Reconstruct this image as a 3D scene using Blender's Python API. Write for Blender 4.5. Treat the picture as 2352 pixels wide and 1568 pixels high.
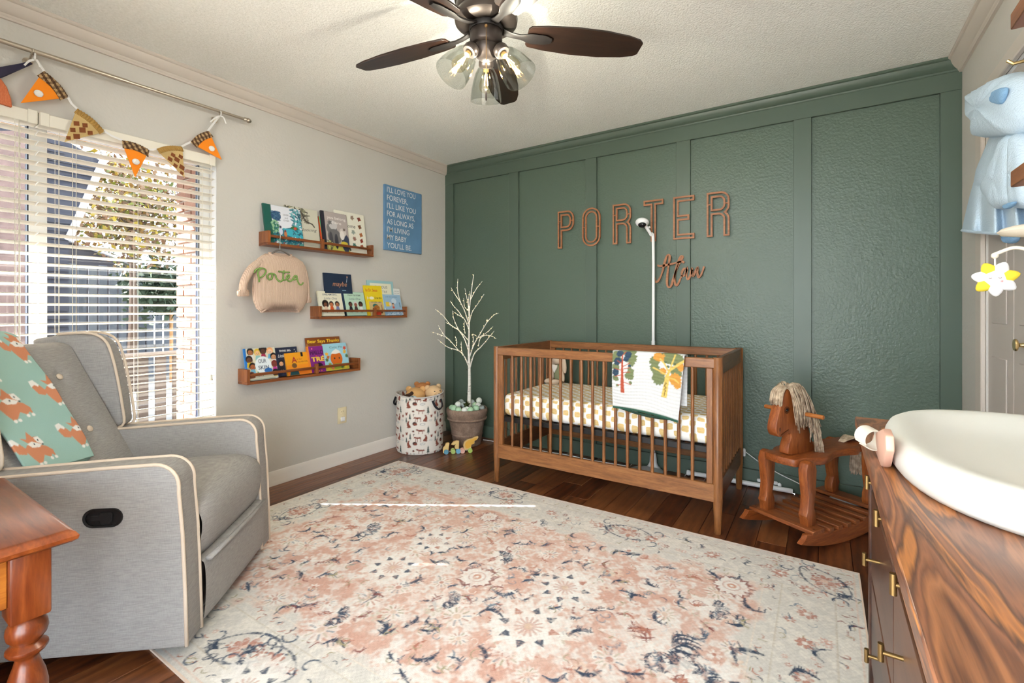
import bpy, bmesh, math, random
import numpy as np
from mathutils import Vector, Matrix
SC = bpy.context.scene
for o in list(bpy.data.objects): bpy.data.objects.remove(o, do_unlink=True)
COL = SC.collection
PI = math.pi
R = math.radians

# ------------------------------------------------------------------ camera
FPX, CX, HY = 1096.0, 1176.0, 710.5
CAM = np.array([2.938, -3.392, 1.12]); YAW = R(33.08)
cd = bpy.data.cameras.new('camera'); cd.sensor_width = 36.0
cd.lens = FPX / 2352 * 36.0; cd.shift_y = (HY - 784.0) / 2352.0
cd.clip_start = 0.02; cd.clip_end = 200
cam = bpy.data.objects.new('camera', cd); COL.objects.link(cam)
cam.location = CAM; cam.rotation_euler = (R(90), 0, YAW)
SC.camera = cam

# ------------------------------------------------------------------ sky, sun, exposure
wd = bpy.data.worlds.new('sky'); SC.world = wd; wd.use_nodes = True
bgn = wd.node_tree.nodes['Background']
bgn.inputs[0].default_value = (0.84, 0.93, 1.0, 1); bgn.inputs[1].default_value = 10.5
sun_d = bpy.data.lights.new('sun', 'SUN'); sun_d.energy = 80.0; sun_d.angle = R(0.6); sun_d.color = (1.0, 0.95, 0.88)
sun = bpy.data.objects.new('sun', sun_d); COL.objects.link(sun)
SUN_EL = R(36); SUN_H = Vector((0.850, 0.527, 0)).normalized()
sun.rotation_euler = (SUN_H * math.cos(SUN_EL) + Vector((0, 0, -math.sin(SUN_EL)))).to_track_quat('-Z', 'Y').to_euler()
BULB_W = 10.0
vs = SC.view_settings
vs.view_transform = 'Standard'; vs.look = 'None'; vs.gamma = 1.0; vs.use_curve_mapping = False
vs.exposure = 0.58

SC.cycles.max_bounces = 7; SC.cycles.diffuse_bounces = 5; SC.cycles.glossy_bounces = 3; SC.cycles.transparent_max_bounces = 10
SC.cycles.adaptive_threshold = 0.025

# ------------------------------------------------------------------ measuring helpers
_F = np.array([-math.sin(YAW), math.cos(YAW), 0]); _R = np.array([math.cos(YAW), math.sin(YAW), 0]); _U = np.array([0, 0, 1.0])
def ray(x, y): return _F + _R * (x - CX) / FPX - _U * (y - HY) / FPX
def on(axis, val, x, y):
    d = ray(x, y); t = (val - CAM[axis]) / d[axis]; return CAM + t * d
def onx(x, y, X=0.0): return on(0, X, x, y)
def ony(x, y, Y=0.0): return on(1, Y, x, y)
def onz(x, y, Z=0.0): return on(2, Z, x, y)

# ------------------------------------------------------------------ materials
def lin(c):
    if isinstance(c, str): c = tuple(int(c[i:i+2], 16) / 255 for i in (0, 2, 4))
    elif max(c) > 1.001: c = tuple(v / 255 for v in c)
    return tuple((v / 12.92 if v <= 0.04045 else ((v + 0.055) / 1.055) ** 2.4) for v in c)
_M = {}
class NT:
    def __init__(s, name):
        s.m = bpy.data.materials.new(name); s.m.use_nodes = True; s.t = s.m.node_tree
        s.b = s.t.nodes['Principled BSDF']
    def n(s, typ, **kw):
        nd = s.t.nodes.new(typ)
        for k, v in kw.items():
            if k == 'ins':
                for kk, vv in v.items():
                    if hasattr(vv, 'is_output') or isinstance(vv, bpy.types.NodeSocket): s.t.links.new(vv, nd.inputs[kk])
                    else: nd.inputs[kk].default_value = vv
            else: setattr(nd, k, v)
        return nd
    def l(s, a, b): s.t.links.new(a, b)
    def base(s, c): 
        if isinstance(c, bpy.types.NodeSocket): s.l(c, s.b.inputs['Base Color'])
        else: s.b.inputs['Base Color'].default_value = (*lin(c), 1)
    def set(s, **kw):
        for k, v in kw.items(): s.b.inputs[k].default_value = v
    def coord(s, kind='Object', scale=(1, 1, 1), rot=(0, 0, 0)):
        tc = s.n('ShaderNodeTexCoord'); mp = s.n('ShaderNodeMapping')
        mp.inputs['Scale'].default_value = scale; mp.inputs['Rotation'].default_value = rot
        s.l(tc.outputs[kind], mp.inputs['Vector']); return mp.outputs[0]
    def noise(s, vec, scale, detail=3, rough=.5, dist=0.0):
        return s.n('ShaderNodeTexNoise', ins={'Vector': vec, 'Scale': scale, 'Detail': detail, 'Roughness': rough, 'Distortion': dist}).outputs[0]
    def ramp(s, fac, stops, interp='LINEAR'):
        r = s.n('ShaderNodeValToRGB'); s.l(fac, r.inputs[0]); r.color_ramp.interpolation = interp
        e = r.color_ramp.elements
        while len(e) < len(stops): e.new(0.5)
        for i, (p, c) in enumerate(stops): e[i].position = p; e[i].color = (*lin(c), 1)
        return r.outputs[0]
    def math(s, op, a, b=0.0):
        return s.n('ShaderNodeMath', operation=op, ins={0: a, 1: b}).outputs[0]
    def mix(s, fac, a, b, mode='MIX'):
        m = s.n('ShaderNodeMix', data_type='RGBA', blend_type=mode)
        for i, v in ((0, fac), (6, a), (7, b)):
            if isinstance(v, bpy.types.NodeSocket): s.l(v, m.inputs[i])
            elif i == 0: m.inputs[0].default_value = v
            else: m.inputs[i].default_value = (*lin(v), 1)
        return m.outputs[2]
    def bump(s, h, strength=.3, dist=.01):
        b = s.n('ShaderNodeBump', ins={'Height': h, 'Strength': strength, 'Distance': dist}); s.l(b.outputs[0], s.b.inputs['Normal'])
def plain(name, c, rough=.5, metal=0.0, bump=0, bscale=200, var=0, **kw):
    if name in _M: return _M[name]
    k = NT(name); k.set(Roughness=rough, Metallic=metal, **kw)
    if var:
        nz = k.noise(k.coord(), 9, 4); a = lin(c)
        k.base(k.ramp(nz, [(0.3, tuple(max(0, (v*255 if max(c) <= 1.001 else v) * (1 - var)) for v in _rgb(c))), (0.7, tuple(min(255, v * (1 + var)) for v in _rgb(c)))]))
    else: k.base(c)
    if bump: k.bump(k.noise(k.coord(), bscale, 3), bump, .004)
    _M[name] = k.m; return k.m
def _rgb(c):
    if isinstance(c, str): return tuple(int(c[i:i+2], 16) for i in (0, 2, 4))
    return tuple(v * 255 if max(c) <= 1.001 else v for v in c)
def emit(name, c, strength):
    if name in _M: return _M[name]
    k = NT(name); k.base(c); k.b.inputs['Emission Color'].default_value = (*lin(c), 1); k.b.inputs['Emission Strength'].default_value = strength; k.m.cycles.emission_sampling = 'NONE'
    _M[name] = k.m; return k.m
def wood(name, cols, axis='X', rough=.4, scale=1.0, stretch=14, rnd=0.0, bands=0.0, bumpy=.05):
    """grain along an axis of the object; cols dark..light"""
    if name in _M: return _M[name]
    k = NT(name); sc = [stretch * 1.0] * 3; sc['XYZ'.index(axis)] = 1.0
    v = k.coord('Object', tuple(q * scale for q in sc))
    oi = k.n('ShaderNodeObjectInfo').outputs['Random']
    off = k.n('ShaderNodeVectorMath', operation='SCALE'); k.l(v, off.inputs[0])
    off.inputs[3].default_value = 1.0
    addv = k.n('ShaderNodeVectorMath', operation='ADD'); k.l(off.outputs[0], addv.inputs[0])
    cmb = k.n('ShaderNodeCombineXYZ'); k.l(k.math('MULTIPLY', oi, 37.0), cmb.inputs[0]); k.l(k.math('MULTIPLY', oi, 91.0), cmb.inputs[1]); k.l(cmb.outputs[0], addv.inputs[1])
    n1 = k.noise(addv.outputs[0], 1.6, 6, .62, .6)
    n2 = k.noise(addv.outputs[0], 9.0, 4, .6, .2)
    f = k.math('ADD', k.math('MULTIPLY', n1, .72), k.math('MULTIPLY', n2, .28))
    if bands:
        wv = k.n('ShaderNodeTexWave', ins={'Vector': addv.outputs[0], 'Scale': .55, 'Distortion': 7.0, 'Detail': 3.0, 'Detail Scale': .8}).outputs[1]
        f = k.math('ADD', k.math('MULTIPLY', f, 1 - bands), k.math('MULTIPLY', wv, bands))
    if rnd: f = k.math('ADD', f, k.math('MULTIPLY', k.math('SUBTRACT', oi, .5), rnd))
    nst = len(cols); k.base(k.ramp(f, [(.28 + .44 * i / (nst - 1), c) for i, c in enumerate(cols)]))
    k.set(Roughness=rough); k.bump(n2, bumpy, .002)
    _M[name] = k.m; return k.m
def painted(name, rough=.6, bump=0, bscale=300, noise_mix=0.0):
    """colour comes from the mesh's own colour attribute (flat print)"""
    if name in _M: return _M[name]
    k = NT(name); at = k.n('ShaderNodeAttribute', attribute_name='Col'); c = at.outputs['Color']
    if noise_mix:
        nz = k.noise(k.coord(), bscale * .5, 3)
        c = k.mix(noise_mix, c, k.ramp(nz, [(.35, (150, 140, 135)), (.65, (250, 250, 250))]), 'MULTIPLY')
    k.base(c); k.set(Roughness=rough)
    if bump: k.bump(k.noise(k.coord(), bscale, 3), bump, .003)
    _M[name] = k.m; return k.m
def glass(name, tint=(255, 255, 255), gloss=.08, extra=0.0):
    if name in _M: return _M[name]
    k = NT(name); k.t.nodes.remove(k.b); out = k.t.nodes['Material Output']
    tr = k.n('ShaderNodeBsdfTransparent'); tr.inputs[0].default_value = (*lin(tint), 1)
    gl = k.n('ShaderNodeBsdfGlossy'); gl.inputs['Roughness'].default_value = .03
    lw = k.n('ShaderNodeLayerWeight'); lw.inputs[0].default_value = .35
    f = k.math('MULTIPLY', lw.outputs['Facing'], .55); f = k.math('ADD', k.math('MULTIPLY', f, f), gloss * .5)
    mx = k.n('ShaderNodeMixShader'); k.l(f, mx.inputs[0]); k.l(tr.outputs[0], mx.inputs[1]); k.l(gl.outputs[0], mx.inputs[2])
    k.l(mx.outputs[0], out.inputs[0]); _M[name] = k.m; return k.m

# ------------------------------------------------------------------ mesh builder
INV = {}      # root name -> world-to-local matrix
def thing(name, label, cat, loc=(0, 0, 0), rz=0.0, group=None, kind=None):
    o = bpy.data.objects.new(name, None); COL.objects.link(o); o.empty_display_size = .05
    o.location = loc; o.rotation_euler = (0, 0, rz)
    tag(o, label, cat, group, kind)
    INV[o.name] = (Matrix.Translation(Vector(loc)) @ Matrix.Rotation(rz, 4, 'Z')).inverted()
    return o
def tag(o, label=None, cat=None, group=None, kind=None):
    if label: o['label'] = label
    if cat: o['category'] = cat
    if group: o['group'] = group
    if kind: o['kind'] = kind
    return o
def root_of(o):
    while o.parent is not None: o = o.parent
    return o
def dup(o, dloc=(0, 0, 0), parent=None, rot=None, deep=True):
    c = o.copy(); COL.objects.link(c); c.parent = parent if parent is not None else o.parent
    c.location = Vector(o.location) + Vector(dloc)
    if rot is not None: c.rotation_euler = rot
    if deep:
        for ch in list(o.children): dup(ch, parent=c)
    return c
class MB:
    def __init__(s): s.v = []; s.f = []; s.mi = []; s.c = None; s.cur = 0
    def add(s, vs, fs):
        b = len(s.v); s.v.extend([tuple(map(float, q)) for q in vs])
        for q in fs: s.f.append(tuple(b + i for i in q)); s.mi.append(s.cur)
        return s
    def box(s, x0, x1, y0, y1, z0, z1, rot=None, ctr=None):
        vs = [(x, y, z) for x in (x0, x1) for y in (y0, y1) for z in (z0, z1)]
        if rot is not None:
            c = Vector(ctr if ctr is not None else ((x0+x1)/2, (y0+y1)/2, (z0+z1)/2))
            vs = [c + rot @ (Vector(q) - c) for q in vs]
        return s.add(vs, [(0, 1, 3, 2), (4, 6, 7, 5), (0, 4, 5, 1), (2, 3, 7, 6), (0, 2, 6, 4), (1, 5, 7, 3)])
    def ring_sweep(s, rings, closed=True, caps=True, loop=False):
        n = len(rings[0]); b = len(s.v)
        for r in rings: s.v.extend([tuple(map(float, q)) for q in r])
        m = len(rings); rng = m if loop else m - 1
        for i in range(rng):
            i2 = (i + 1) % m
            for j in range(n if closed else n - 1):
                j2 = (j + 1) % n
                s.f.append((b + i*n + j, b + i*n + j2, b + i2*n + j2, b + i2*n + j)); s.mi.append(s.cur)
        if caps and closed and not loop:
            s.f.append(tuple(b + j for j in reversed(range(n)))); s.mi.append(s.cur)
            s.f.append(tuple(b + (m-1)*n + j for j in range(n))); s.mi.append(s.cur)
        return s
    def tube(s, pts, r, n=8, loop=False, caps=True, flat=None):
        pts = [Vector(p) for p in pts]; m = len(pts); rr = r if isinstance(r, (list, tuple)) else [r] * m
        rings = []; prev = None
        for i, p in enumerate(pts):
            if loop: t = pts[(i+1) % m] - pts[i-1]
            else: t = pts[min(i+1, m-1)] - pts[max(i-1, 0)]
            if t.length < 1e-9: t = Vector((0, 0, 1))
            t.normalize()
            if prev is None:
                a = Vector((0, 0, 1)) if abs(t.z) < .9 else Vector((1, 0, 0)); u = t.cross(a).normalized()
            else:
                u = prev - t * prev.dot(t)
                u = u.normalized() if u.length > 1e-6 else t.orthogonal().normalized()
            prev = u; w = t.cross(u)
            fa, fb = flat if flat else (1, 1)
            rings.append([p + (u * math.cos(2*PI*k/n) * fa + w * math.sin(2*PI*k/n) * fb) * rr[i] for k in range(n)])
        return s.ring_sweep(rings, True, caps, loop)
    def cyl(s, p0, p1, r0, r1=None, n=12): return s.tube([p0, p1], [r0, r0 if r1 is None else r1], n)
    def lathe(s, prof, c=(0, 0, 0), n=24, axis=None, close_prof=False, arc=1.0):
        """prof: list of (r, z); axis: 3x3 rotation"""
        c = Vector(c); rings = []
        for k in range(n):
            a = 2*PI*k/n; ring = []
            for r, z in prof:
                q = Vector((r*math.cos(a), r*math.sin(a), z))
                if axis is not None: q = axis @ q
                ring.append(c + q)
            rings.append(ring)
        b = len(s.v); m = len(prof)
        for rg in rings: s.v.extend([tuple(q) for q in rg])
        for k in range(n):
            k2 = (k+1) % n
            for j in range(m if close_prof else m - 1):
                j2 = (j+1) % m
                s.f.append((b+k*m+j, b+k2*m+j, b+k2*m+j2, b+k*m+j2)); s.mi.append(s.cur)
        return s
    def ball(s, c, r, n=14, m=9, rot=None):
        rx, ry, rz = (r, r, r) if not isinstance(r, (list, tuple)) else r; c = Vector(c); b = len(s.v)
        for i in range(m + 1):
            th = PI * i / m
            for k in range(n):
                q = Vector((rx*math.sin(th)*math.cos(2*PI*k/n), ry*math.sin(th)*math.sin(2*PI*k/n), rz*math.cos(th)))
                if rot is not None: q = rot @ q
                s.v.append(tuple(c + q))
        for i in range(m):
            for k in range(n):
                k2 = (k+1) % n
                s.f.append((b+i*n+k, b+(i+1)*n+k, b+(i+1)*n+k2, b+i*n+k2)); s.mi.append(s.cur)
        return s
    def prism(s, poly, fn0, fn1):
        """poly of 2-D points; fn0/fn1 map a point to 3-D on either face"""
        n = len(poly); a = [fn0(*p) for p in poly]; b = [fn1(*p) for p in poly]
        return s.add(a + b, [tuple(range(n)), tuple(range(2*n-1, n-1, -1))] + [(i, n+i, n+(i+1) % n, (i+1) % n) for i in range(n)])
    def grid(s, fn, nu, nv, closed_u=False):
        b = len(s.v)
        for j in range(nv + 1):
            for i in range(nu + (0 if closed_u else 1)): s.v.append(tuple(map(float, fn(i/nu, j/nv))))
        w = nu if closed_u else nu + 1
        for j in range(nv):
            for i in range(nu):
                i2 = (i+1) % w
                s.f.append((b+j*w+i, b+j*w+i2, b+(j+1)*w+i2, b+(j+1)*w+i)); s.mi.append(s.cur)
        return s
    def build(s, name, m, parent=None, local=False, bevel=0, seg=1, smooth=True, angle=40, recalc=True, sub=0, solid=0, deci=None):
        me = bpy.data.meshes.new(name); vs = s.v
        if parent is not None and not local:
            inv = INV.get(root_of(parent).name)
            if inv is not None:
                A = np.array(inv); V = np.array(vs); vs = (V @ A[:3, :3].T + A[:3, 3]).tolist()
        me.from_pydata(vs, [], s.f); me.update()
        ms = m if isinstance(m, (list, tuple)) else [m]
        for q in ms: me.materials.append(q)
        if len(ms) > 1: me.polygons.foreach_set('material_index', s.mi)
        if bevel or recalc:
            bm = bmesh.new(); bm.from_mesh(me)
            bmesh.ops.remove_doubles(bm, verts=bm.verts, dist=1e-6)
            if recalc: bmesh.ops.recalc_face_normals(bm, faces=bm.faces)
            if bevel:
                ed = [e for e in bm.edges if len(e.link_faces) == 2 and e.calc_face_angle(0) > R(28)]
                bmesh.ops.bevel(bm, geom=ed, offset=bevel, segments=seg, affect='EDGES', clamp_overlap=True, profile=.5)
            bm.to_mesh(me); bm.free()
        if smooth and len(me.polygons):
            me.polygons.foreach_set('use_smooth', [True] * len(me.polygons)); me.set_sharp_from_angle(angle=R(angle))
        o = bpy.data.objects.new(name, me); COL.objects.link(o)
        if parent is not None: o.parent = parent
        if sub:
            md = o.modifiers.new('sub', 'SUBSURF'); md.levels = sub; md.render_levels = sub
        if solid:
            md = o.modifiers.new('sol', 'SOLIDIFY'); md.thickness = solid; md.offset = 0
        return o
def spline(pts, n=8, closed=False):
    """Catmull-Rom through points"""
    P = [np.array(p, float) for p in pts]; m = len(P); out = []
    for i in range(m if closed else m - 1):
        a = P[(i-1) % m] if (closed or i > 0) else 2*P[0]-P[1]
        b, c = P[i], P[(i+1) % m]
        d = P[(i+2) % m] if (closed or i + 2 < m) else 2*P[-1]-P[-2]
        for k in range(n):
            t = k / n
            out.append(.5*((2*b)+(-a+c)*t+(2*a-5*b+4*c-d)*t*t+(-a+3*b-3*c+d)*t**3))
    if not closed: out.append(P[-1])
    return out
def ribbon(pts, w, closed=False):
    """flat 2-D ribbon polygon(s) around a polyline with mitred joins: returns left and right offset lists"""
    P = [np.array(p[:2], float) for p in pts]; m = len(P); L = []; Rr = []
    for i in range(m):
        if closed: d0 = P[i]-P[i-1]; d1 = P[(i+1) % m]-P[i]
        else:
            d0 = P[i]-P[max(i-1, 0)] if i > 0 else P[1]-P[0]; d1 = P[min(i+1, m-1)]-P[i] if i < m-1 else P[i]-P[i-1]
        d0 = d0/(np.linalg.norm(d0)+1e-12); d1 = d1/(np.linalg.norm(d1)+1e-12)
        n0 = np.array([-d0[1], d0[0]]); n1 = np.array([-d1[1], d1[0]]); q = n0+n1; q = q/(np.linalg.norm(q)+1e-9)
        k = 1/max(.45, float(q @ n1)); ww = w[i] if isinstance(w, (list, tuple)) else w
        L.append(P[i]+q*ww/2*k); Rr.append(P[i]-q*ww/2*k)
    return L, Rr
def strap(mb, pts, w, fn, t0, t1, closed=False):
    """extruded flat strip following 2-D pts; fn(u,v,t)->3-D"""
    L, Q = ribbon(pts, w, closed); rings = []
    for a, b in zip(L, Q): rings.append([fn(a[0], a[1], t0), fn(b[0], b[1], t0), fn(b[0], b[1], t1), fn(a[0], a[1], t1)])
    return mb.ring_sweep(rings, True, not closed, closed)

# ------------------------------------------------------------------ lettering and flat print
_TXT = {}
def text_tris(sx, bold=0.0, shear=0.0, spacing=1.0):
    key = (sx, bold, shear, spacing)
    if key in _TXT: return _TXT[key]
    cu = bpy.data.curves.new('t', 'FONT'); cu.body = sx; cu.size = 1.0; cu.offset = bold; cu.shear = shear; cu.space_character = spacing; cu.resolution_u = 4
    ob = bpy.data.objects.new('t', cu); COL.objects.link(ob); bpy.context.view_layer.update()
    me = bpy.data.meshes.new_from_object(ob.evaluated_get(bpy.context.evaluated_depsgraph_get()))
    me.calc_loop_triangles()
    V = np.array([v.co[:2] for v in me.vertices]) if len(me.vertices) else np.zeros((0, 2))
    T = [tuple(t.vertices) for t in me.loop_triangles]; F = [tuple(p.vertices) for p in me.polygons]
    bpy.data.objects.remove(ob, do_unlink=True); bpy.data.curves.remove(cu); bpy.data.meshes.remove(me)
    if len(V):
        V[:, 0] -= V[:, 0].min()
    _TXT[key] = (V, T, F); return _TXT[key]
class Canvas:
    """paints a flat print in memory; w,h in metres (or any unit), res = unit per cell"""
    def __init__(s, w, h, res, bg, ss=2):
        s.w, s.h, s.ss = w, h, ss; s.nx = max(2, int(round(w/res))+1); s.ny = max(2, int(round(h/res))+1)
        s.X = np.linspace(0, w, s.nx*ss); s.Y = np.linspace(0, h, s.ny*ss)
        s.a = np.zeros((s.ny*ss, s.nx*ss, 3)); s.a[:] = lin(bg)
    def _win(s, x0, x1, y0, y1):
        i0 = max(0, np.searchsorted(s.X, x0)-1); i1 = min(len(s.X), np.searchsorted(s.X, x1)+1)
        j0 = max(0, np.searchsorted(s.Y, y0)-1); j1 = min(len(s.Y), np.searchsorted(s.Y, y1)+1)
        return i0, i1, j0, j1
    def _put(s, win, mask, c, al=1.0):
        i0, i1, j0, j1 = win; sub = s.a[j0:j1, i0:i1]; c = np.array(lin(c))
        sub[mask] = sub[mask]*(1-al)+c*al
    def rect(s, x0, y0, x1, y1, c, al=1.0): return s.poly([(x0, y0), (x1, y0), (x1, y1), (x0, y1)], c, al)
    def poly(s, pts, c, al=1.0):
        P = np.array([p[:2] for p in pts], float); w = s._win(P[:, 0].min(), P[:, 0].max(), P[:, 1].min(), P[:, 1].max())
        if w[0] >= w[1] or w[2] >= w[3]: return s
        gx, gy = np.meshgrid(s.X[w[0]:w[1]], s.Y[w[2]:w[3]]); ins = np.zeros(gx.shape, bool); n = len(P)
        for i in range(n):
            (xa, ya), (xb, yb) = P[i], P[(i+1) % n]
            if ya == yb: continue
            cr = ((ya > gy) != (yb > gy)) & (gx < (xb-xa)*(gy-ya)/(yb-ya)+xa); ins ^= cr
        s._put(w, ins, c, al); return s
    def ell(s, cx, cy, rx, ry, c, rot=0.0, al=1.0):
        m = max(rx, ry); w = s._win(cx-m, cx+m, cy-m, cy+m)
        if w[0] >= w[1] or w[2] >= w[3]: return s
        gx, gy = np.meshgrid(s.X[w[0]:w[1]]-cx, s.Y[w[2]:w[3]]-cy); ca, sa = math.cos(rot), math.sin(rot)
        s._put(w, ((gx*ca+gy*sa)/rx)**2+((-gx*sa+gy*ca)/ry)**2 <= 1, c, al); return s
    def line(s, pts, wd, c, al=1.0):
        P = [np.array(p[:2], float) for p in pts]
        for i, (p, q) in enumerate(zip(P[:-1], P[1:])):
            r = (wd[i] if isinstance(wd, (list, tuple)) else wd)/2
            w = s._win(min(p[0], q[0])-r, max(p[0], q[0])+r, min(p[1], q[1])-r, max(p[1], q[1])+r)
            if w[0] >= w[1] or w[2] >= w[3]: continue
            gx, gy = np.meshgrid(s.X[w[0]:w[1]], s.Y[w[2]:w[3]]); d = q-p; L2 = d @ d+1e-12
            t = np.clip(((gx-p[0])*d[0]+(gy-p[1])*d[1])/L2, 0, 1)
            s._put(w, (gx-p[0]-t*d[0])**2+(gy-p[1]-t*d[1])**2 <= r*r, c, al)
        return s
    def text(s, sx, x, y, size, c, align='c', bold=0.0, shear=0.0, fit=None, rot=0.0):
        V, T, _ = text_tris(sx, bold, shear)
        if not len(V): return s
        W = V[:, 0].max(); k = size; kx = size if fit is None else fit/W
        ox = {'c': -W*kx/2, 'l': 0, 'r': -W*kx}[align]
        Q = np.stack([V[:, 0]*kx+ox, V[:, 1]*k], 1); ca, sa = math.cos(rot), math.sin(rot)
        Q = np.stack([Q[:, 0]*ca-Q[:, 1]*sa+x, Q[:, 0]*sa+Q[:, 1]*ca+y], 1)
        for t in T: s.poly(Q[list(t)], c)
        return s
    def blot(s, cx, cy, r, c, rng, spikes=9, jag=.3, rot=0, sx=1.0, al=1.0):
        pts = []
        for k in range(spikes*2):
            a = PI*k/spikes; rr = r*(1 if k % 2 else 1-jag)*(0.85+.3*rng.random()); x, y = rr*math.cos(a)*sx, rr*math.sin(a)
            pts.append((cx+x*math.cos(rot)-y*math.sin(rot), cy+x*math.sin(rot)+y*math.cos(rot)))
        return s.poly(pts, c, al)
    def out(s):
        a = s.a.reshape(s.ny, s.ss, s.nx, s.ss, 3).mean(axis=(1, 3)); return a
    def mesh(s, name, fn, m, parent=None, local=False, closed_u=False, smooth=True, vec=None):
        """grid mesh carrying the print; fn(U,V) numpy arrays in [0,1] -> X,Y,Z arrays"""
        C = s.out(); nx, ny = s.nx, s.ny
        U, V = np.meshgrid(np.linspace(0, 1, nx), np.linspace(0, 1, ny)); X, Y, Z = fn(U, V)
        co = np.stack([np.broadcast_to(q, U.shape) for q in (X, Y, Z)], -1).reshape(-1, 3)
        if parent is not None and not local:
            inv = INV.get(root_of(parent).name)
            if inv is not None: A = np.array(inv); co = co @ A[:3, :3].T+A[:3, 3]
        i = np.arange(nx-1); j = np.arange(ny-1); I, J = np.meshgrid(i, j); b = (J*nx+I).ravel()
        F = np.stack([b, b+1, b+nx+1, b+nx], 1)
        me = bpy.data.meshes.new(name); me.vertices.add(len(co)); me.vertices.foreach_set('co', co.ravel().astype(np.float32))
        me.loops.add(F.size); me.loops.foreach_set('vertex_index', F.ravel().astype(np.int32))
        me.polygons.add(len(F)); me.polygons.foreach_set('loop_start', np.arange(0, F.size, 4, dtype=np.int32))
        me.update(calc_edges=True); me.validate()
        at = me.color_attributes.new('Col', 'FLOAT_COLOR', 'POINT')
        at.data.foreach_set('color', np.concatenate([C.reshape(-1, 3), np.ones((nx*ny, 1))], 1).ravel().astype(np.float32))
        me.materials.append(m)
        if smooth: me.polygons.foreach_set('use_smooth', [True]*len(me.polygons))
        o = bpy.data.objects.new(name, me); COL.objects.link(o)
        if parent is not None: o.parent = parent
        return o
def text_plate(name, sx, fn, m, parent, size, t0, t1, bold=0.0, align='l', fit=None, local=False):
    """raised lettering: fn(u,v,t) -> 3-D"""
    V, T, F = text_tris(sx, bold); W = V[:, 0].max(); kx = size if fit is None else fit/W
    ox = {'c': -W*kx/2, 'l': 0, 'r': -W*kx}[align]
    # one mesh for each character
    par = list(range(len(V)))
    def find(i):
        while par[i] != i: par[i] = par[par[i]]; i = par[i]
        return i
    for f in F:
        for q in f[1:]: par[find(q)] = find(f[0])
    isl = {}
    for i in range(len(V)): isl.setdefault(find(i), []).append(i)
    runs = []
    for ids in sorted(isl.values(), key=lambda q: V[q, 0].min()):
        a, b = V[ids, 0].min(), V[ids, 0].max()
        if runs and min(b, runs[-1][1])-max(a, runs[-1][0]) > .5*min(b-a, runs[-1][1]-runs[-1][0]): runs[-1][1] = max(b, runs[-1][1]); runs[-1][2] += ids
        else: runs.append([a, b, list(ids)])
    for a, b, ids in runs:
        S = set(ids); mp = {q: i for i, q in enumerate(ids)}
        mb = MB(); mb.add([fn(V[q][0]*kx+ox, V[q][1]*size, t1) for q in ids], [tuple(mp[q] for q in f) for f in F if f[0] in S])
        mb.build(name, m, parent, local=local, smooth=False, recalc=False)

# ================================================================== THE SETTING
RW, RD, RH = 3.548, -3.75, 2.44          # right wall x, rear wall y, ceiling z
def wallmat(name, c, bscale, bst, rough=.75):
    k = NT(name); v = k.coord(); n = k.noise(v, bscale, 2, .5); n2 = k.noise(v, bscale*.28, 2)
    k.base(c); k.set(Roughness=rough); k.bump(k.math('ADD', n, k.math('MULTIPLY', n2, .6)), bst, .006); return k.m
M_WALL = wallmat('greige_wall_paint', (202, 198, 191), 60, .2)
k = NT('popcorn_ceiling'); v = k.coord(); vo = k.n('ShaderNodeTexVoronoi', ins={'Vector': v, 'Scale': 120.0}).outputs[0]
nz = k.noise(v, 95, 3, .6); h = k.math('SUBTRACT', nz, k.math('MULTIPLY', vo, .9))
k.base(k.ramp(nz, [(.35, (236, 236, 231)), (.65, (246, 246, 242))])); k.set(Roughness=.9); k.bump(h, .4, .006); M_CEIL = k.m
M_GREEN_P = wallmat('green_textured_panel', (80, 97, 84), 70, .4, .40)
M_GREEN = plain('green_satin_trim', (78, 94, 82), .40, bump=.02, bscale=30)
M_TRIM = plain('greige_trim_paint', (205, 195, 185), .45)
M_BASEW = plain('white_trim_paint', (228, 222, 215), .4)
M_PLANK = wood('hickory_plank', [(56, 29, 15), (92, 50, 28), (116, 68, 39), (138, 87, 52)], 'Y', .28, 2.2, 6, rnd=.30, bands=.12, bumpy=.03)
M_SUB = plain('subfloor_dark', (24, 14, 9), .8)

def struct(o): o['kind'] = 'structure'; return o
def st_empty(name): return struct(thing(name, None, None))
# floor of separate planks
fl = struct(MB().box(0, RW, RD, 0, -.06, -.012).build('floor', M_SUB)); tag(fl, 'dark hickory plank floor')
rng = random.Random(4)
PW = .127; ncol = int(RW/PW)+1
for i in range(ncol):
    x0 = i*PW+.0008; x1 = min((i+1)*PW-.0008, RW)
    if x1-x0 < .01: continue
    y = RD - rng.random()*.9
    while y < 0:
        L = .75+rng.random()*.75; a, b = max(y, RD), min(y+L, 0)
        if b-a > .04:
            MB().box(x0, x1, a+.0008, b-.0008, -.012, 0).build('plank', M_PLANK, fl, local=True, bevel=.0012)
        y += L
ce = struct(MB().box(-.14, RW+.14, RD-.14, .14, RH, RH+.1).build('ceiling', M_CEIL))

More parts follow.
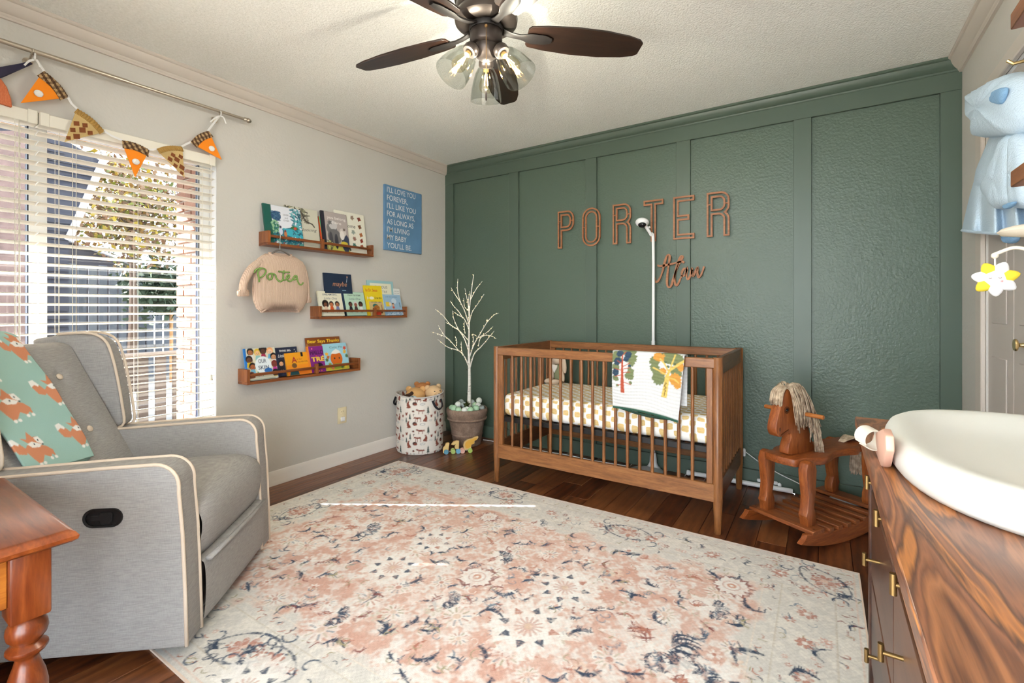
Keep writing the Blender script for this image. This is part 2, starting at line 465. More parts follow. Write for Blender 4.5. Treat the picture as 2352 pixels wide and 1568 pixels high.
# left wall with the window opening
WY0, WY1, WZ0, WZ1 = -3.42, -2.012, .42, 1.998
def wall_with_hole(name, m, axis, pos, th, a0, a1, h0, h1, z0, z1):
    mb = MB()
    def bx(u0, u1, q0, q1):
        if u1-u0 < 1e-4 or q1-q0 < 1e-4: return
        if axis == 0: mb.box(min(pos, pos+th), max(pos, pos+th), u0, u1, q0, q1)
        else: mb.box(u0, u1, min(pos, pos+th), max(pos, pos+th), q0, q1)
    bx(a0, h0, 0, RH); bx(h1, a1, 0, RH); bx(h0, h1, 0, z0); bx(h0, h1, z1, RH)
    return struct(mb.build(name, m, smooth=False))
wall_with_hole('wall_left', M_WALL, 0, 0, -.13, RD-.13, .13, WY0, WY1, WZ0, WZ1)
wall_with_hole('wall_rear', M_WALL, 1, RD, -.13, 0, RW, 1.7, 3.35, .04, 2.28)
wall_with_hole('wall_right', M_WALL, 0, RW, .13, RD-.13, .13, -1.14, -.456, -.01, 2.05)

# green accent wall: textured panels, battens, rails
gw = struct(MB().box(0, RW, 0, .13, 0, RH).build('wall_green', M_GREEN_P, smooth=False)); tag(gw, 'dark green board and batten accent wall')
BT = .019
for a, b in ((0, .097), (.706, .803), (1.413, 1.503), (2.092, 2.184), (2.788, 2.881), (3.462, RW)):
    MB().box(a, b, -BT, 0, .104, 2.272).build('batten', M_GREEN, gw, bevel=.0012)
MB().box(0, RW, -BT-.0015, 0, 2.272, 2.37).build('top_rail', M_GREEN, gw, bevel=.0012)
struct(MB().box(0, RW, -BT-.004, 0, 0, .104).build('baseboard_green', M_GREEN, bevel=.002))
# crown mouldings
CP = [(0, 2.362), (.013, 2.362), (.013, 2.371), (.017, 2.376), (.019, 2.382), (.024, 2.384), (.034, 2.392), (.043, 2.404), (.049, 2.417), (.051, 2.424), (.058, 2.426), (.062, 2.43), (.062, RH), (0, RH)]
def crown(name, m, fn, l0, l1):
    mb = MB(); mb.ring_sweep([[fn(p, l, z) for p, z in CP] for l in (l0, l1)]); return struct(mb.build(name, m, angle=25))
crown('trim_1', M_TRIM, lambda p, l, z: (p, l, z), RD, -.001)
crown('trim_2', M_GREEN, lambda p, l, z: (l, -.001-p, z), .0, RW)
crown('trim_3', M_TRIM, lambda p, l, z: (RW-p, l, z), RD, -.001)
# baseboards
BP = [(0, 0), (.018, 0), (.018, .012), (.015, .022), (.013, .03), (.012, .06), (.009, .078), (.006, .086), (.0, .09)]
def basebd(name, fn, l0, l1):
    mb = MB(); mb.ring_sweep([[fn(p, l, z) for p, z in BP] for l in (l0, l1)]); return struct(mb.build(name, M_BASEW, angle=30))
basebd('baseboard_left', lambda p, l, z: (p, l, z), RD, -.024)
basebd('baseboard_right', lambda p, l, z: (RW-p, l, z), -.36, -.024)
basebd('baseboard_right', lambda p, l, z: (RW-p, l, z), RD, -1.235)
basebd('baseboard_rear', lambda p, l, z: (l, RD+p, z), 0, RW)

# closet doors in the right wall
M_DOOR = plain('closet_door_paint', (190, 181, 174), .5)
M_KNOB = plain('pale_brass', (206, 180, 126), .28, .9)
for i, (a, b) in enumerate(((-.796, -.460), (-1.136, -.802))):
    d = st_empty('door_%d' % (i+1)); tag(d, 'greige bifold closet door leaf')
    MB().box(RW+.006, RW+.04, a, b, .012, 2.043).build('door_leaf', M_DOOR, d, bevel=.002)
    for z0, z1 in ((.16, .92), (1.06, 1.93)):
        MB().box(RW+.001, RW+.008, a+.07, b-.07, z0, z1).build('door_panel', M_DOOR, d, bevel=.004)
    if i == 1:
        kx = Matrix.Rotation(R(-90), 3, 'Y')
        MB().lathe([(0, 0), (.011, 0), (.008, .006), (.007, .016), (.012, .02), (.021, .022), (.0225, .026), (.02, .03), (.0, .031)], (RW+.006, -.925, .99), 20, kx).build('door_knob', M_KNOB, d)
tr = st_empty('trim_4')
for a, b, z0, z1 in ((-.456, -.365, 0, 2.11), (-1.231, -1.14, 0, 2.11)):
    MB().box(RW-.018, RW, a, b, z0, z1).build('casing', M_TRIM, tr, bevel=.004)
MB().box(RW-.02, RW, -1.231, -.365, 2.05, 2.11).build('casing', M_TRIM, tr, bevel=.004)

# ------------------------------------------------------------------ window in the left wall
M_FRAME = plain('window_frame_white', (226, 226, 224), .4)
M_FRAMED = plain('window_gasket', (30, 38, 58), .5)
M_PANE = glass('window_pane'); M_DIMPANE = glass('dimmed_window_pane', (200, 202, 205))  # second glass has a tint added to dim the view outside
w1 = st_empty('window_1'); tag(w1, 'white sliding window behind the blinds')
fx0, fx1 = -.125, -.075
MB().box(fx0, fx1, WY0, WY0+.05, WZ0, WZ1).build('window_frame', M_FRAME, w1, bevel=.003)
MB().box(fx0, fx1, WY1-.055, WY1, WZ0, WZ1).build('window_frame', M_FRAME, w1, bevel=.003)
MB().box(fx0, fx1, WY0, WY1, WZ0, WZ0+.05).build('window_frame', M_FRAME, w1, bevel=.003)
MB().box(fx0, fx1, WY0, WY1, WZ1-.045, WZ1).build('window_frame', M_FRAME, w1, bevel=.003)
MB().box(fx0+.005, fx1+.004, -2.775, -2.715, WZ0, WZ1).build('mullion', M_FRAME, w1, bevel=.003)
MB().box(fx0+.012, fx1-.008, -2.78, -2.773, WZ0, WZ1).build('gasket', M_FRAMED, w1)
MB().box(fx0+.012, fx1-.008, WY1-.062, WY1-.054, WZ0, WZ1).build('gasket', M_FRAMED, w1)
for a, b in ((WY0+.05, -2.78), (-2.715, WY1-.062)):
    MB().box(-.103, -.098, a, b, WZ0+.05, WZ1-.045).build('window_pane', M_DIMPANE, w1, smooth=False)
MB().box(-.13, .035, WY0-.02, WY1+.02, WZ0-.022, WZ0).build('window_sill', M_FRAME, w1, bevel=.004)
# the opening's lining
ln = MB(); ln.box(-.074, -.0005, WY1-.004, WY1-.0003, WZ0+.001, WZ1-.001); ln.build('window_jamb', M_FRAME, w1, smooth=False)
w2 = st_empty('added_rear_glazing'); tag(w2, 'added glazed opening in the unseen rear wall for fill daylight')  # invented glazing behind the camera, added to bring in fill daylight
for a, b, z0, z1 in ((1.7, 1.76, .04, 2.28), (3.29, 3.35, .04, 2.28), (2.495, 2.555, .04, 2.28)):
    MB().box(a, b, RD-.1, RD-.05, z0, z1).build('window_frame', M_FRAME, w2, bevel=.003)
for z0, z1 in ((.04, .1), (2.22, 2.28)):
    MB().box(1.7, 3.35, RD-.1, RD-.05, z0, z1).build('window_frame', M_FRAME, w2, bevel=.003)
for a, b in ((1.76, 2.495), (2.555, 3.29)):
    MB().box(a, b, RD-.078, RD-.073, .1, 2.22).build('window_pane', M_PANE, w2, smooth=False)

# ------------------------------------------------------------------ blinds
M_SLAT = plain('cream_blind_slat', (232, 226, 212), .45)
M_CORD = plain('blind_cord', (226, 220, 206), .7)
def blind(y0, y1, label, wand):
    b = thing('window_blind', label, 'blinds', (.005, (y0+y1)/2, WZ1), group='pair of window blinds')
    MB().box(-.028, .036, y0, y1, WZ1-.062, WZ1-.006).build('headrail', M_SLAT, b, bevel=.003)
    for yy in (y0+.002, y1-.034): MB().box(.036, .041, yy, yy+.032, WZ1-.064, WZ1-.004).build('rail_clip', M_SLAT, b, bevel=.002)
    s = MB(); th = R(9); prof = []
    for t in np.linspace(-1, 1, 7):
        u = t*.025; c = .0022*(1-t*t); prof.append((.004+u*math.cos(th), c+u*math.sin(th)))
    ring = lambda y: [(x, y, z) for x, z in prof]+[(x, y, z-.003) for x, z in reversed(prof)]
    s.ring_sweep([ring(y0+.001), ring(y1-.001)])
    z = WZ1-.092; first = None; zz = z
    while zz > WZ0+.05:
        if first is None:
            first = MB(); first.v = [(x, y, q+z) for x, y, q in s.v]; first.f = s.f; first.mi = s.mi
            first = first.build('slat', M_SLAT, b, angle=50)
        else: dup(first, (0, 0, zz-z))
        zz -= .0448
    MB().box(-.022, .03, y0+.004, y1-.006, WZ0+.012, WZ0+.034).build('bottom_rail', M_SLAT, b, bevel=.003)
    for f in (.09, .5, .91):
        y = y0+(y1-y0)*f
        for dx in (-.0225, .031): MB().cyl((dx, y, WZ1-.07), (dx, y, WZ0+.03), .0009, n=5).build('ladder_cord', M_CORD, b)
        MB().cyl((.004, y+.008, WZ1-.07), (.004, y+.008, WZ0+.03), .0009, n=5).build('lift_cord', M_CORD, b)
    for q, dz in wand:
        MB().cyl((.040, q, WZ1-.06), (.040, q, dz+.03), .0013, n=5).build('pull_cord', M_CORD, b)
        MB().lathe([(0, .032), (.004, .032), (.005, .028), (.0085, .004), (.009, 0), (0, 0)], (.040, q, dz), 10).build('cord_tassel', M_CORD, b)
    return b
blind(-2.766, -2.034, 'cream slatted window blind nearest the corner, white pumpkin bunting above it', ((-2.655, .955), (-2.642, .955), (-2.06, .72)))
blind(-3.41, -2.769, 'cream slatted window blind cut off by the picture edge', ((-2.83, .90), (-2.842, .86)))

# ------------------------------------------------------------------ outside
M_BRICK = wood('tan_brick', [(120, 84, 66), (150, 108, 86), (168, 128, 104)], 'X', .85, 6, 1, rnd=.3)
M_MORTAR = plain('mortar', (176, 166, 152), .9)
gr = struct(MB().box(-30, -.13, -30, 20, -.3, -.2).build('ground_outside', plain('patio_concrete', (128, 124, 118), .9, var=.08), smooth=False))
gr2 = struct(MB().box(-.13, 12, -30, RD-.13, -.3, -.2).build('ground_rear', plain('patio_concrete', (128, 124, 118), .9, var=.08), smooth=False))
bw = struct(MB().box(-.55, -.135, -1.985, -1.75, -.2, 2.42).build('wall_brick', M_MORTAR, smooth=False)); tag(bw, 'brick return wall outside the window')
proto = MB().box(-.553+0, -.553+.195, -1.996, -1.9, 0, .057).build('brick', M_BRICK, bw, local=True, bevel=.003)
proto2 = MB().box(-.553, -.553+.095, -1.996, -1.9, 0, .057).build('brick', M_BRICK, bw, local=True, bevel=.003)
row = 0; z = -.2
protos_used = [False, False]
while z < 2.35:
    lay = [(0, 0), (.205, 0)] if row % 2 == 0 else [(0, 1), (.105, 0), (.31, 1)]
    for dx, kd in lay:
        p = (proto, proto2)[kd]
        if not protos_used[kd]: p.location = (dx, 0, z); protos_used[kd] = True; p['b'] = (dx, z)
        else:
            c = p.copy(); COL.objects.link(c); c.parent = bw; c.location = (dx, 0, z)
    z += .067; row += 1
# eave over the window
M_EAVE = plain('eave_wood', (176, 128, 80), .6, var=.1)
ev = struct(MB().box(-.98, -.13, -6, 2, 2.30, 2.36).build('roof_eave', M_EAVE, smooth=False))
MB().box(-.95, -.88, -6, 2, 2.155, 2.30).build('fascia_beam', M_EAVE, ev, bevel=.004)
struct(MB().box(-.5, 4.2, RD-2.0, RD-.13, 2.42, 2.5).build('added_rear_sunshade', plain('sunshade_paint', (214, 210, 202), .7), smooth=False))  # unseen slab added to keep direct sun out of the rear glazing
# picket fence across the yard
M_FENCE = wood('weathered_picket', [(70, 74, 80), (88, 92, 98), (104, 106, 108)], 'Z', .85, 2, 8, rnd=.4)
fe = thing('picket_fence', 'weathered grey picket fence across the yard, seen through the blinds', 'fence', (-8.0, -.5, -.2))
pk = MB().box(-8.02, -8.0, -3.0, -2.885, -.2, 1.9).build('picket', M_FENCE, fe, bevel=.005)
for i in range(1, 36): dup(pk, (0, i*.145, .02*math.sin(i*2.1)))
for z0 in (.35, 1.5): MB().box(-8.06, -8.02, -3, 2.2, z0, z0+.09).build('fence_rail', M_FENCE, fe)
# dark sided gable end beyond the patio, and a low shed behind the fence
M_SIDE = plain('dark_siding', (46, 48, 58), .8); M_ROOFD = plain('dark_shingle', (70, 70, 76), .9, bump=.3, bscale=60); M_WHT = plain('white_fascia', (206, 208, 214), .6)
nb = thing('neighbour_house', 'dark slate gable end of the house outside the window', 'house', (-4.6, -2.0, -.2))
gp = [tuple(onx(x, y, -4.2)[1:]) for x, y in ((-260, 120), (62, 270), (236, 372), (158, 548), (158, 640), (158, 800), (-260, 800))]
MB().prism(gp, lambda y, z: (-5.4, y, z), lambda y, z: (-4.2, y, z)).build('gable_wall', M_SIDE, nb, smooth=False)
for i in range(26):
    yy = 330+i*18; xr = 236-(yy-372)*.443 if 372 < yy < 548 else (158 if yy >= 548 else 150)
    a, b = onx(70, yy, -4.2), onx(xr-2, yy, -4.2); MB().box(-4.2, -4.185, a[1], b[1], b[2]-.03, b[2]+.03).build('siding_board', M_SIDE, nb)
mb = MB(); strap(mb, [tuple(onx(238, 366, -4.2)[1:]), tuple(onx(156, 552, -4.2)[1:])], .07, lambda u, v, t: (t, u, v), -4.18, -4.3); mb.build('fascia_board', M_WHT, nb)
MB().prism([tuple(onx(x, y, -4.0)[1:]) for x, y in ((-260, 300), (58, 300), (58, 900), (-260, 900))], lambda y, z: (-4.15, y, z), lambda y, z: (-4.0, y, z)).build('brick_chimney', plain('rosy_brick', (112, 92, 86), .9, var=.1, bump=.3, bscale=20), nb, smooth=False)
sh = thing('garden_shed', 'low garden shed with a pale sloping roof edge behind the fence', 'shed', (-10, 0, -.2))
sp_ = [tuple(onx(x, y, -9.4)[1:]) for x, y in ((60, 508), (345, 616))]
MB().prism([sp_[0], sp_[1], (sp_[1][0], -.2), (sp_[0][0], -.2)], lambda y, z: (-11.8, y, z), lambda y, z: (-9.45, y, z)).build('shed_wall', plain('shed_siding', (56, 52, 56), .8), sh, smooth=False)
mb = MB(); strap(mb, sp_, .14, lambda u, v, t: (t, u, v), -9.3, -11.9); mb.build('shed_roof', M_WHT, sh)
bsh = thing('garden_bush', 'dark green bush growing in front of the picket fence', 'bush', (-7.0, .25, -.2))
g = np.random.default_rng(5); n = 1500; P = np.array(onx(368, 668, -7.0))+g.normal(size=(n, 3))*np.array([.2, .22, .22]); A = g.normal(size=(n, 3))*.035; B = g.normal(size=(n, 3))*.03
me = bpy.data.meshes.new('foliage'); Vv = np.stack([P-A, P-B, P+A, P+B], 1).reshape(-1, 3)-np.array([-7.0, .25, -.2]); me.from_pydata(Vv.tolist(), [], np.arange(4*n).reshape(n, 4).tolist()); me.materials.append(plain('dark_leaf', (52, 70, 46), .7))
o = bpy.data.objects.new('foliage', me); COL.objects.link(o); o.parent = bsh; o['kind'] = 'stuff'
MB().cyl((-7, .5, -.2), (-7, .5, 1.4), .03, n=8).build('stem', M_EAVE, bsh)
# deck railing near the window
M_DECK = wood('deck_wood', [(78, 64, 54), (102, 86, 74), (124, 106, 90)], 'Y', .8, 2, 8, rnd=.3)
rl = thing('deck_railing', 'low wooden deck railing with upright balusters outside the window', 'railing', (-2.6, -2.4, -.2))
MB().box(-2.66, -2.54, -5.0, -.9, .66, .70).build('top_rail', M_DECK, rl, bevel=.004)
MB().box(-2.62, -2.58, -5.0, -.9, -.08, -.02).build('bottom_rail', M_DECK, rl)
bl = MB().box(-2.62, -2.59, -4.96, -4.87, -.02, .66).build('baluster', M_DECK, rl, bevel=.003)
for i in range(1, 27): dup(bl, (0, i*.15, 0))
# autumn tree: one crown of leaves, trunk, boughs
M_LEAF = NT('autumn_leaf'); oi = M_LEAF.n('ShaderNodeAttribute', attribute_name='Col'); M_LEAF.base(oi.outputs['Color']); M_LEAF.set(Roughness=.6)
M_LEAF.b.inputs['Transmission Weight'].default_value = .0; M_LEAF = M_LEAF.m
M_BARK = plain('bark_brown', (88, 70, 56), .9, bump=.4, bscale=40)
def tree(label, c, r, n, cols, seed, trunk):
    t = thing('autumn_tree', label, 'tree', (trunk[0], trunk[1], -.2)); g = np.random.default_rng(seed)
    mb = MB(); mb.tube(spline([(trunk[0], trunk[1], -.2), (trunk[0]+.1, trunk[1], 1.2), (c[0], c[1], c[2]+.3)], 5), [.08-.005*i for i in range(11)], 8); mb.build('trunk', M_BARK, t)
    for k in range(7):
        a = 2*PI*k/7; MB().tube(spline([(c[0], c[1], c[2]-.5+.1*k), (c[0]+.5*r[0]*math.cos(a), c[1]+.5*r[1]*math.sin(a), c[2]+.2*math.sin(3*a)*.5), (c[0]+.9*r[0]*math.cos(a), c[1]+.9*r[1]*math.sin(a), c[2]+.35*math.sin(2*a))], 4), [.022-.002*i for i in range(9)], 6).build('bough', M_BARK, t)
    d = g.normal(size=(n, 3)); d /= np.linalg.norm(d, axis=1)[:, None]; rr = g.random(n)**.45; P = np.array(c)+d*rr[:, None]*np.array(r)
    P += .12*np.sin(P[:, [1, 2, 0]]*7); s = .028+.03*g.random(n)
    A = g.normal(size=(n, 3)); A /= np.linalg.norm(A, axis=1)[:, None]; B = np.cross(A, g.normal(size=(n, 3))); B /= np.linalg.norm(B, axis=1)[:, None]
    V = np.stack([P-A*s[:, None], P-B*s[:, None]*.6, P+A*s[:, None], P+B*s[:, None]*.6], 1).reshape(-1, 3)
    F = np.arange(4*n).reshape(n, 4); me = bpy.data.meshes.new('foliage'); me.from_pydata(V.tolist(), [], F.tolist())
    C = np.array([lin(q) for q in cols])[g.integers(0, len(cols), n)]; C = np.repeat(C, 4, 0)
    at = me.color_attributes.new('Col', 'FLOAT_COLOR', 'POINT'); at.data.foreach_set('color', np.concatenate([C, np.ones((4*n, 1))], 1).ravel().astype(np.float32))
    me.materials.append(M_LEAF); o = bpy.data.objects.new('foliage', me); COL.objects.link(o); o.parent = t; o['kind'] = 'stuff'
    I = np.array(INV[t.name]); me.transform(Matrix(I.tolist())); return t
YEL = [(150, 126, 18), (160, 136, 30), (104, 108, 24), (128, 92, 30), (80, 88, 30), (112, 76, 46)]
BRN = [(112, 86, 62), (128, 98, 70), (96, 78, 48)]
tc_ = onx(300, 480, -6.4)
tree('autumn tree with bright yellow-green leaves outside the window', (tc_[0], tc_[1], tc_[2]), (.9, .86, .95), 4200, YEL+BRN[:3], 1, (tc_[0], tc_[1]))

# ================================================================== RUG
RX0, RX1, RY0, RY1 = .322, 3.062, -2.722, -.908
def vnoise(ny, nx, cell, g):
    a = g.random((int(ny/cell)+3, int(nx/cell)+3)); y = np.arange(ny)/cell; x = np.arange(nx)/cell
    j = y.astype(int); i = x.astype(int); fy = y-j; fx = x-i; fy = (fy*fy*(3-2*fy))[:, None]; fx = (fx*fx*(3-2*fx))[None]
    return (a[j][:, i]*(1-fx)+a[j][:, i+1]*fx)*(1-fy)+(a[j+1][:, i]*(1-fx)+a[j+1][:, i+1]*fx)*fy
def make_rug():
    g = np.random.default_rng(11); rng = random.Random(5)
    W, H = RX1-RX0, RY1-RY0; cv = Canvas(W, H, .0036, (214, 208, 200)); A = cv.a; ny, nx = A.shape[:2]
    U = cv.X[None, :]; V = cv.Y[:, None]
    e = np.minimum(np.minimum(U, W-U), np.minimum(V, H-V))
    n1 = vnoise(ny, nx, 70, g); n2 = vnoise(ny, nx, 22, g); n3 = vnoise(ny, nx, 7, g); n4 = vnoise(ny, nx, 160, g)
    mot = .22*n1+.34*n2+.44*n3
    salmon, deep, cream, ivory, grey = [np.array(lin(q)) for q in ((213, 179, 165), (201, 154, 138), (226, 219, 214), (224, 220, 213), (210, 207, 202))]
    fld = np.clip((e-.30+.10*(n1-.5)+.06*(n2-.5))/.05, 0, 1)[..., None]
    k = np.clip((mot-.31)/.27, 0, 1)[..., None]; fc = salmon*k+cream*(1-k)
    kd = np.clip((n2*.6+n4*.5-.66)/.15, 0, 1)[..., None]*.55*k; fc = fc*(1-kd)+deep*kd
    kb = np.clip((mot-.42)/.2, 0, 1)[..., None]; bc = ivory*kb+grey*(1-kb)
    A[:] = fc*fld+bc*(1-fld)
    NAVY, NAV2, SLATE = (52, 68, 92), (66, 84, 108), (120, 136, 152); BURG, ROSE = (140, 84, 78), (182, 122, 104); OLIVE = (164, 156, 124); CRM = (236, 233, 229)
    def T(px, py): p = onz(px, py, .007); return p[0]-RX0, p[1]-RY0
    def leaf(cx, cy, L, ang, c, w=.32, jag=True):
        bend = rng.uniform(-.22, .22); ca, sa = math.cos(ang), math.sin(ang); tr = lambda x, y: (cx+x*ca-y*sa, cy+x*sa+y*ca)
        sp = spline([(-L/2, -bend*L), (-L*.15, bend*.7*L), (L*.2, bend*.4*L), (L/2, -bend*1.3*L)], 4); m = len(sp)
        cv.line([tr(*p) for p in sp], [max(.004, w*L*.5*math.sin(PI*min(1, i/(m-1)*.85+.1))*(.7+.6*rng.random())) for i in range(m)], c, .9)
        if L > .04:
            for i in range(1, m-1):
                if rng.random() < .75:
                    q = sp[i]; s_ = rng.choice([-1, 1]); b = L*w*(.35+.5*rng.random()); cv.line([tr(*q), tr(q[0]+b*.6, q[1]+s_*b)], max(.0035, L*.05), c, .85)
    def curl(cx, cy, r, a0, c, wd):
        pts = [(cx+r*(1-.08*i)*math.cos(a0+i*.42), cy+r*(1-.08*i)*math.sin(a0+i*.42)) for i in range(10)]; cv.line(pts, wd, c, .85)
    def flower(cx, cy, r, petals, c, cc):
        for k in range(petals):
            a = 2*PI*k/petals+rng.random()*.3; cv.ell(cx+r*.62*math.cos(a), cy+r*.62*math.sin(a), r*.36, r*.2, c, a, .85)
        cv.ell(cx, cy, r*.28, r*.28, cc, 0, .9)
    def daisy(cx, cy, r, kind=0):
        cv.blot(cx, cy, r*1.5, CRM, rng, 23, .2, al=.75); cv.blot(cx, cy, r*1.25, CRM, rng, 17, .3, al=.95)
        for k in range(8):
            a = 2*PI*k/8+.2; x, y = cx+r*.78*math.cos(a), cy+r*.78*math.sin(a)
            cv.poly([(x+r*.26*math.cos(a), y+r*.26*math.sin(a)), (x+r*.17*math.cos(a+1.9), y+r*.17*math.sin(a+1.9)), (x-r*.1*math.cos(a), y-r*.1*math.sin(a)), (x-r*.24*math.cos(a+.25), y-r*.24*math.sin(a+.25)), (x-r*.12*math.cos(a), y-r*.12*math.sin(a)), (x+r*.17*math.cos(a-1.9), y+r*.17*math.sin(a-1.9))], NAVY if rng.random() < .88 else ROSE, .92)
        for k in range(14):
            a = 2*PI*k/14; cv.line([(cx+r*.15*math.cos(a), cy+r*.15*math.sin(a)), (cx+r*.44*math.cos(a), cy+r*.44*math.sin(a))], r*.08, ROSE, .55)
        cv.ell(cx, cy, r*.14, r*.14, (214, 190, 170))
    def ringf(cx, cy, r):
        cv.blot(cx, cy, r*1.2, BURG, rng, 17, .22, al=.85); cv.blot(cx, cy, r*.98, CRM, rng, 17, .2, al=.95)
        cv.ell(cx, cy, r*.5, r*.5, ROSE, 0, .5); cv.ell(cx, cy, r*.42, r*.42, CRM, 0, .9); cv.ell(cx, cy, r*.25, r*.25, (206, 160, 140)); cv.ell(cx, cy, r*.1, r*.1, CRM)
    def pod(cx, cy, r, ang):
        ca, sa = math.cos(ang), math.sin(ang); tr = lambda x, y: (cx+x*ca-y*sa, cy+x*sa+y*ca)
        ol = [tr(r*1.05*math.cos(t)*(1+.12*math.cos(2*t)), r*.68*math.sin(t)) for t in np.linspace(0, 2*PI, 40)]
        cv.line(ol, [r*.09*(.3+1.1*rng.random()) for _ in ol], NAVY, .75)
        for k in range(9):
            a = rng.random()*2*PI; leaf(*tr(r*1.0*math.cos(a), r*.68*math.sin(a)), r*.34, ang+a, NAVY)
        flower(*tr(0, 0), r*.52, 8, ROSE, (220, 190, 176)); flower(*tr(r*.5, 0), r*.2, 5, BURG, CRM); flower(*tr(-r*.5, .1*r), r*.2, 5, ROSE, CRM)
        for sx, sy in ((-1.25, .55), (1.3, -.5), (-1.2, -.62), (1.25, .6)): curl(*tr(r*sx, r*sy), r*.36, rng.random()*6, NAV2, r*.07)
        cv.blot(*tr(-r*1.05, 0), r*.28, NAVY, rng, 6, .5, ang, 1.2)
    # small scatter first: field, then borders
    for i in range(900):
        x, y = rng.random()*W, rng.random()*H; ee = min(x, W-x, y, H-y)
        if ee < .34: continue
        q = rng.random(); a = rng.random()*6.28
        if q < .34: curl(x, y, .012+.02*rng.random(), a, rng.choice([OLIVE, CRM, (196, 186, 166), SLATE]), .004)
        elif q < .50: flower(x, y, .016+.022*rng.random(), 7, rng.choice([CRM, (226, 206, 190), (204, 196, 180)]), ROSE)
        elif q < .62: leaf(x, y, .03+.03*rng.random(), a, rng.choice([BURG, ROSE, ROSE]), .3)
        elif q < .80: cv.blot(x, y, .02+.04*rng.random(), CRM, rng, 8, .4, al=.55)
        elif q < .9: leaf(x, y, .03+.025*rng.random(), a, SLATE, .3)
        else: leaf(x, y, .028+.02*rng.random(), a, NAV2, .34)
    def border(n, e0, e1, fnc):
        for i in range(n):
            s = rng.random(); q = rng.random()*(2*W+2*H)
            ee = e0+(e1-e0)*s
            if q < W: x, y, a = q, ee, 0
            elif q < 2*W: x, y, a = q-W, H-ee, 0
            elif q < 2*W+H: x, y, a = ee, q-2*W, PI/2
            else: x, y, a = W-ee, q-2*W-H, PI/2
            fnc(x, y, a)
    border(210, .105, .25, lambda x, y, a: (flower(x, y, .010+.012*rng.random(), 6, rng.choice([ROSE, BURG, (206, 160, 146)]), CRM)))
    border(230, .10, .26, lambda x, y, a: leaf(x, y, .02+.02*rng.random(), rng.random()*6.28, rng.choice([NAVY, NAV2, BURG, SLATE, ROSE, OLIVE]), .3))
    border(90, .11, .25, lambda x, y, a: curl(x, y, .014+.014*rng.random(), rng.random()*6.28, rng.choice([OLIVE, SLATE, (190, 180, 166)]), .0035))
    for e0, e1 in ((.03, .07), (.275, .315)):
        border(230, e0, e1, lambda x, y, a: leaf(x, y, .014+.014*rng.random(), a+rng.choice([0, PI/2, .8]), rng.choice([NAVY, BURG, ROSE, ROSE, OLIVE]), .42))
    for ee, c in ((.085, (196, 186, 172)), (.262, (198, 190, 176)), (.325, (228, 216, 204)), (.018, (220, 190, 176))):
        cv.line([(ee, ee), (W-ee, ee), (W-ee, H-ee), (ee, H-ee), (ee, ee)], .005, c, .7)
    # jittered rows of blooms and leaf sprays fill the field
    yy = .38; row = 0
    while yy < H-.36:
        xx = .38+(.075 if row % 2 else 0)
        while xx < W-.36:
            x, y = xx+rng.uniform(-.035, .035), yy+rng.uniform(-.03, .03); q = rng.random(); a = rng.random()*6.28
            if q < .30:
                r = .026+.024*rng.random(); cv.blot(x, y, r*1.5, CRM, rng, 15, .3, al=.7)
                for kk in range(11):
                    b = a+2*PI*kk/11; cv.line([(x+r*.55*math.cos(b), y+r*.55*math.sin(b)), (x+r*1.05*math.cos(b), y+r*1.05*math.sin(b))], r*.16, rng.choice([OLIVE, (196, 186, 166), ROSE, SLATE]), .75)
                cv.ell(x, y, r*.3, r*.3, rng.choice([ROSE, (214, 190, 170)]), 0, .8)
            elif q < .62:
                leaf(x, y, .045+.035*rng.random(), a, rng.choice([NAVY, NAVY, NAV2]), .34); curl(x+.012, y-.014, .016, a, rng.choice([OLIVE, CRM]), .004)
                if rng.random() < .5: leaf(x+.02*math.cos(a+1.5), y+.02*math.sin(a+1.5), .04, a+.5, rng.choice([NAV2, SLATE, CRM]), .3)
            elif q < .8:
                leaf(x, y, .05+.03*rng.random(), a, rng.choice([BURG, ROSE]), .3); curl(x, y, .02, a+2, OLIVE, .004)
            else:
                for kk in range(3): curl(x+rng.uniform(-.02, .02), y+rng.uniform(-.02, .02), .014+.01*rng.random(), rng.random()*6, rng.choice([OLIVE, CRM, SLATE, (186, 150, 130)]), .0045)
            xx += .15
        yy += .105; row += 1
    # border medallions
    for px, py, r, a in ((563, 1487, .105, .5), (690, 1174, .10, PI/2), (917, 1081, .10, .75), (1162, 1137, .09, .1), (1443, 1222, .10, 0), (1893, 1335, .10, 2.3)):
        pod(*T(px, py), r, a)
    for x, y, a in ((W-.17, H*.42, PI/2), (W*.42, .17, 0), (W*.75, .17, 0), (W-.17, .17, 2.3)): pod(x, y, .10, a)
    for i in range(9): flower(W*(.1+.1*i), H-.175, .032, 8, ROSE, CRM); flower(.175, H*(.08+.1*i), .032, 8, ROSE, CRM); flower(W-.175, H*(.06+.1*i), .032, 8, ROSE, CRM)
    # placed field motifs
    for px, py, r in ((997, 1242, .085), (902, 1303, .095), (1298, 1349, .10), (1214, 1438, .11), (560, 1580, .09), (1640, 1590, .1)): daisy(*T(px, py), r)
    for px, py, r in ((1096, 1324, .075), (1123, 1187, .05), (1680, 1345, .07)): ringf(*T(px, py), r)
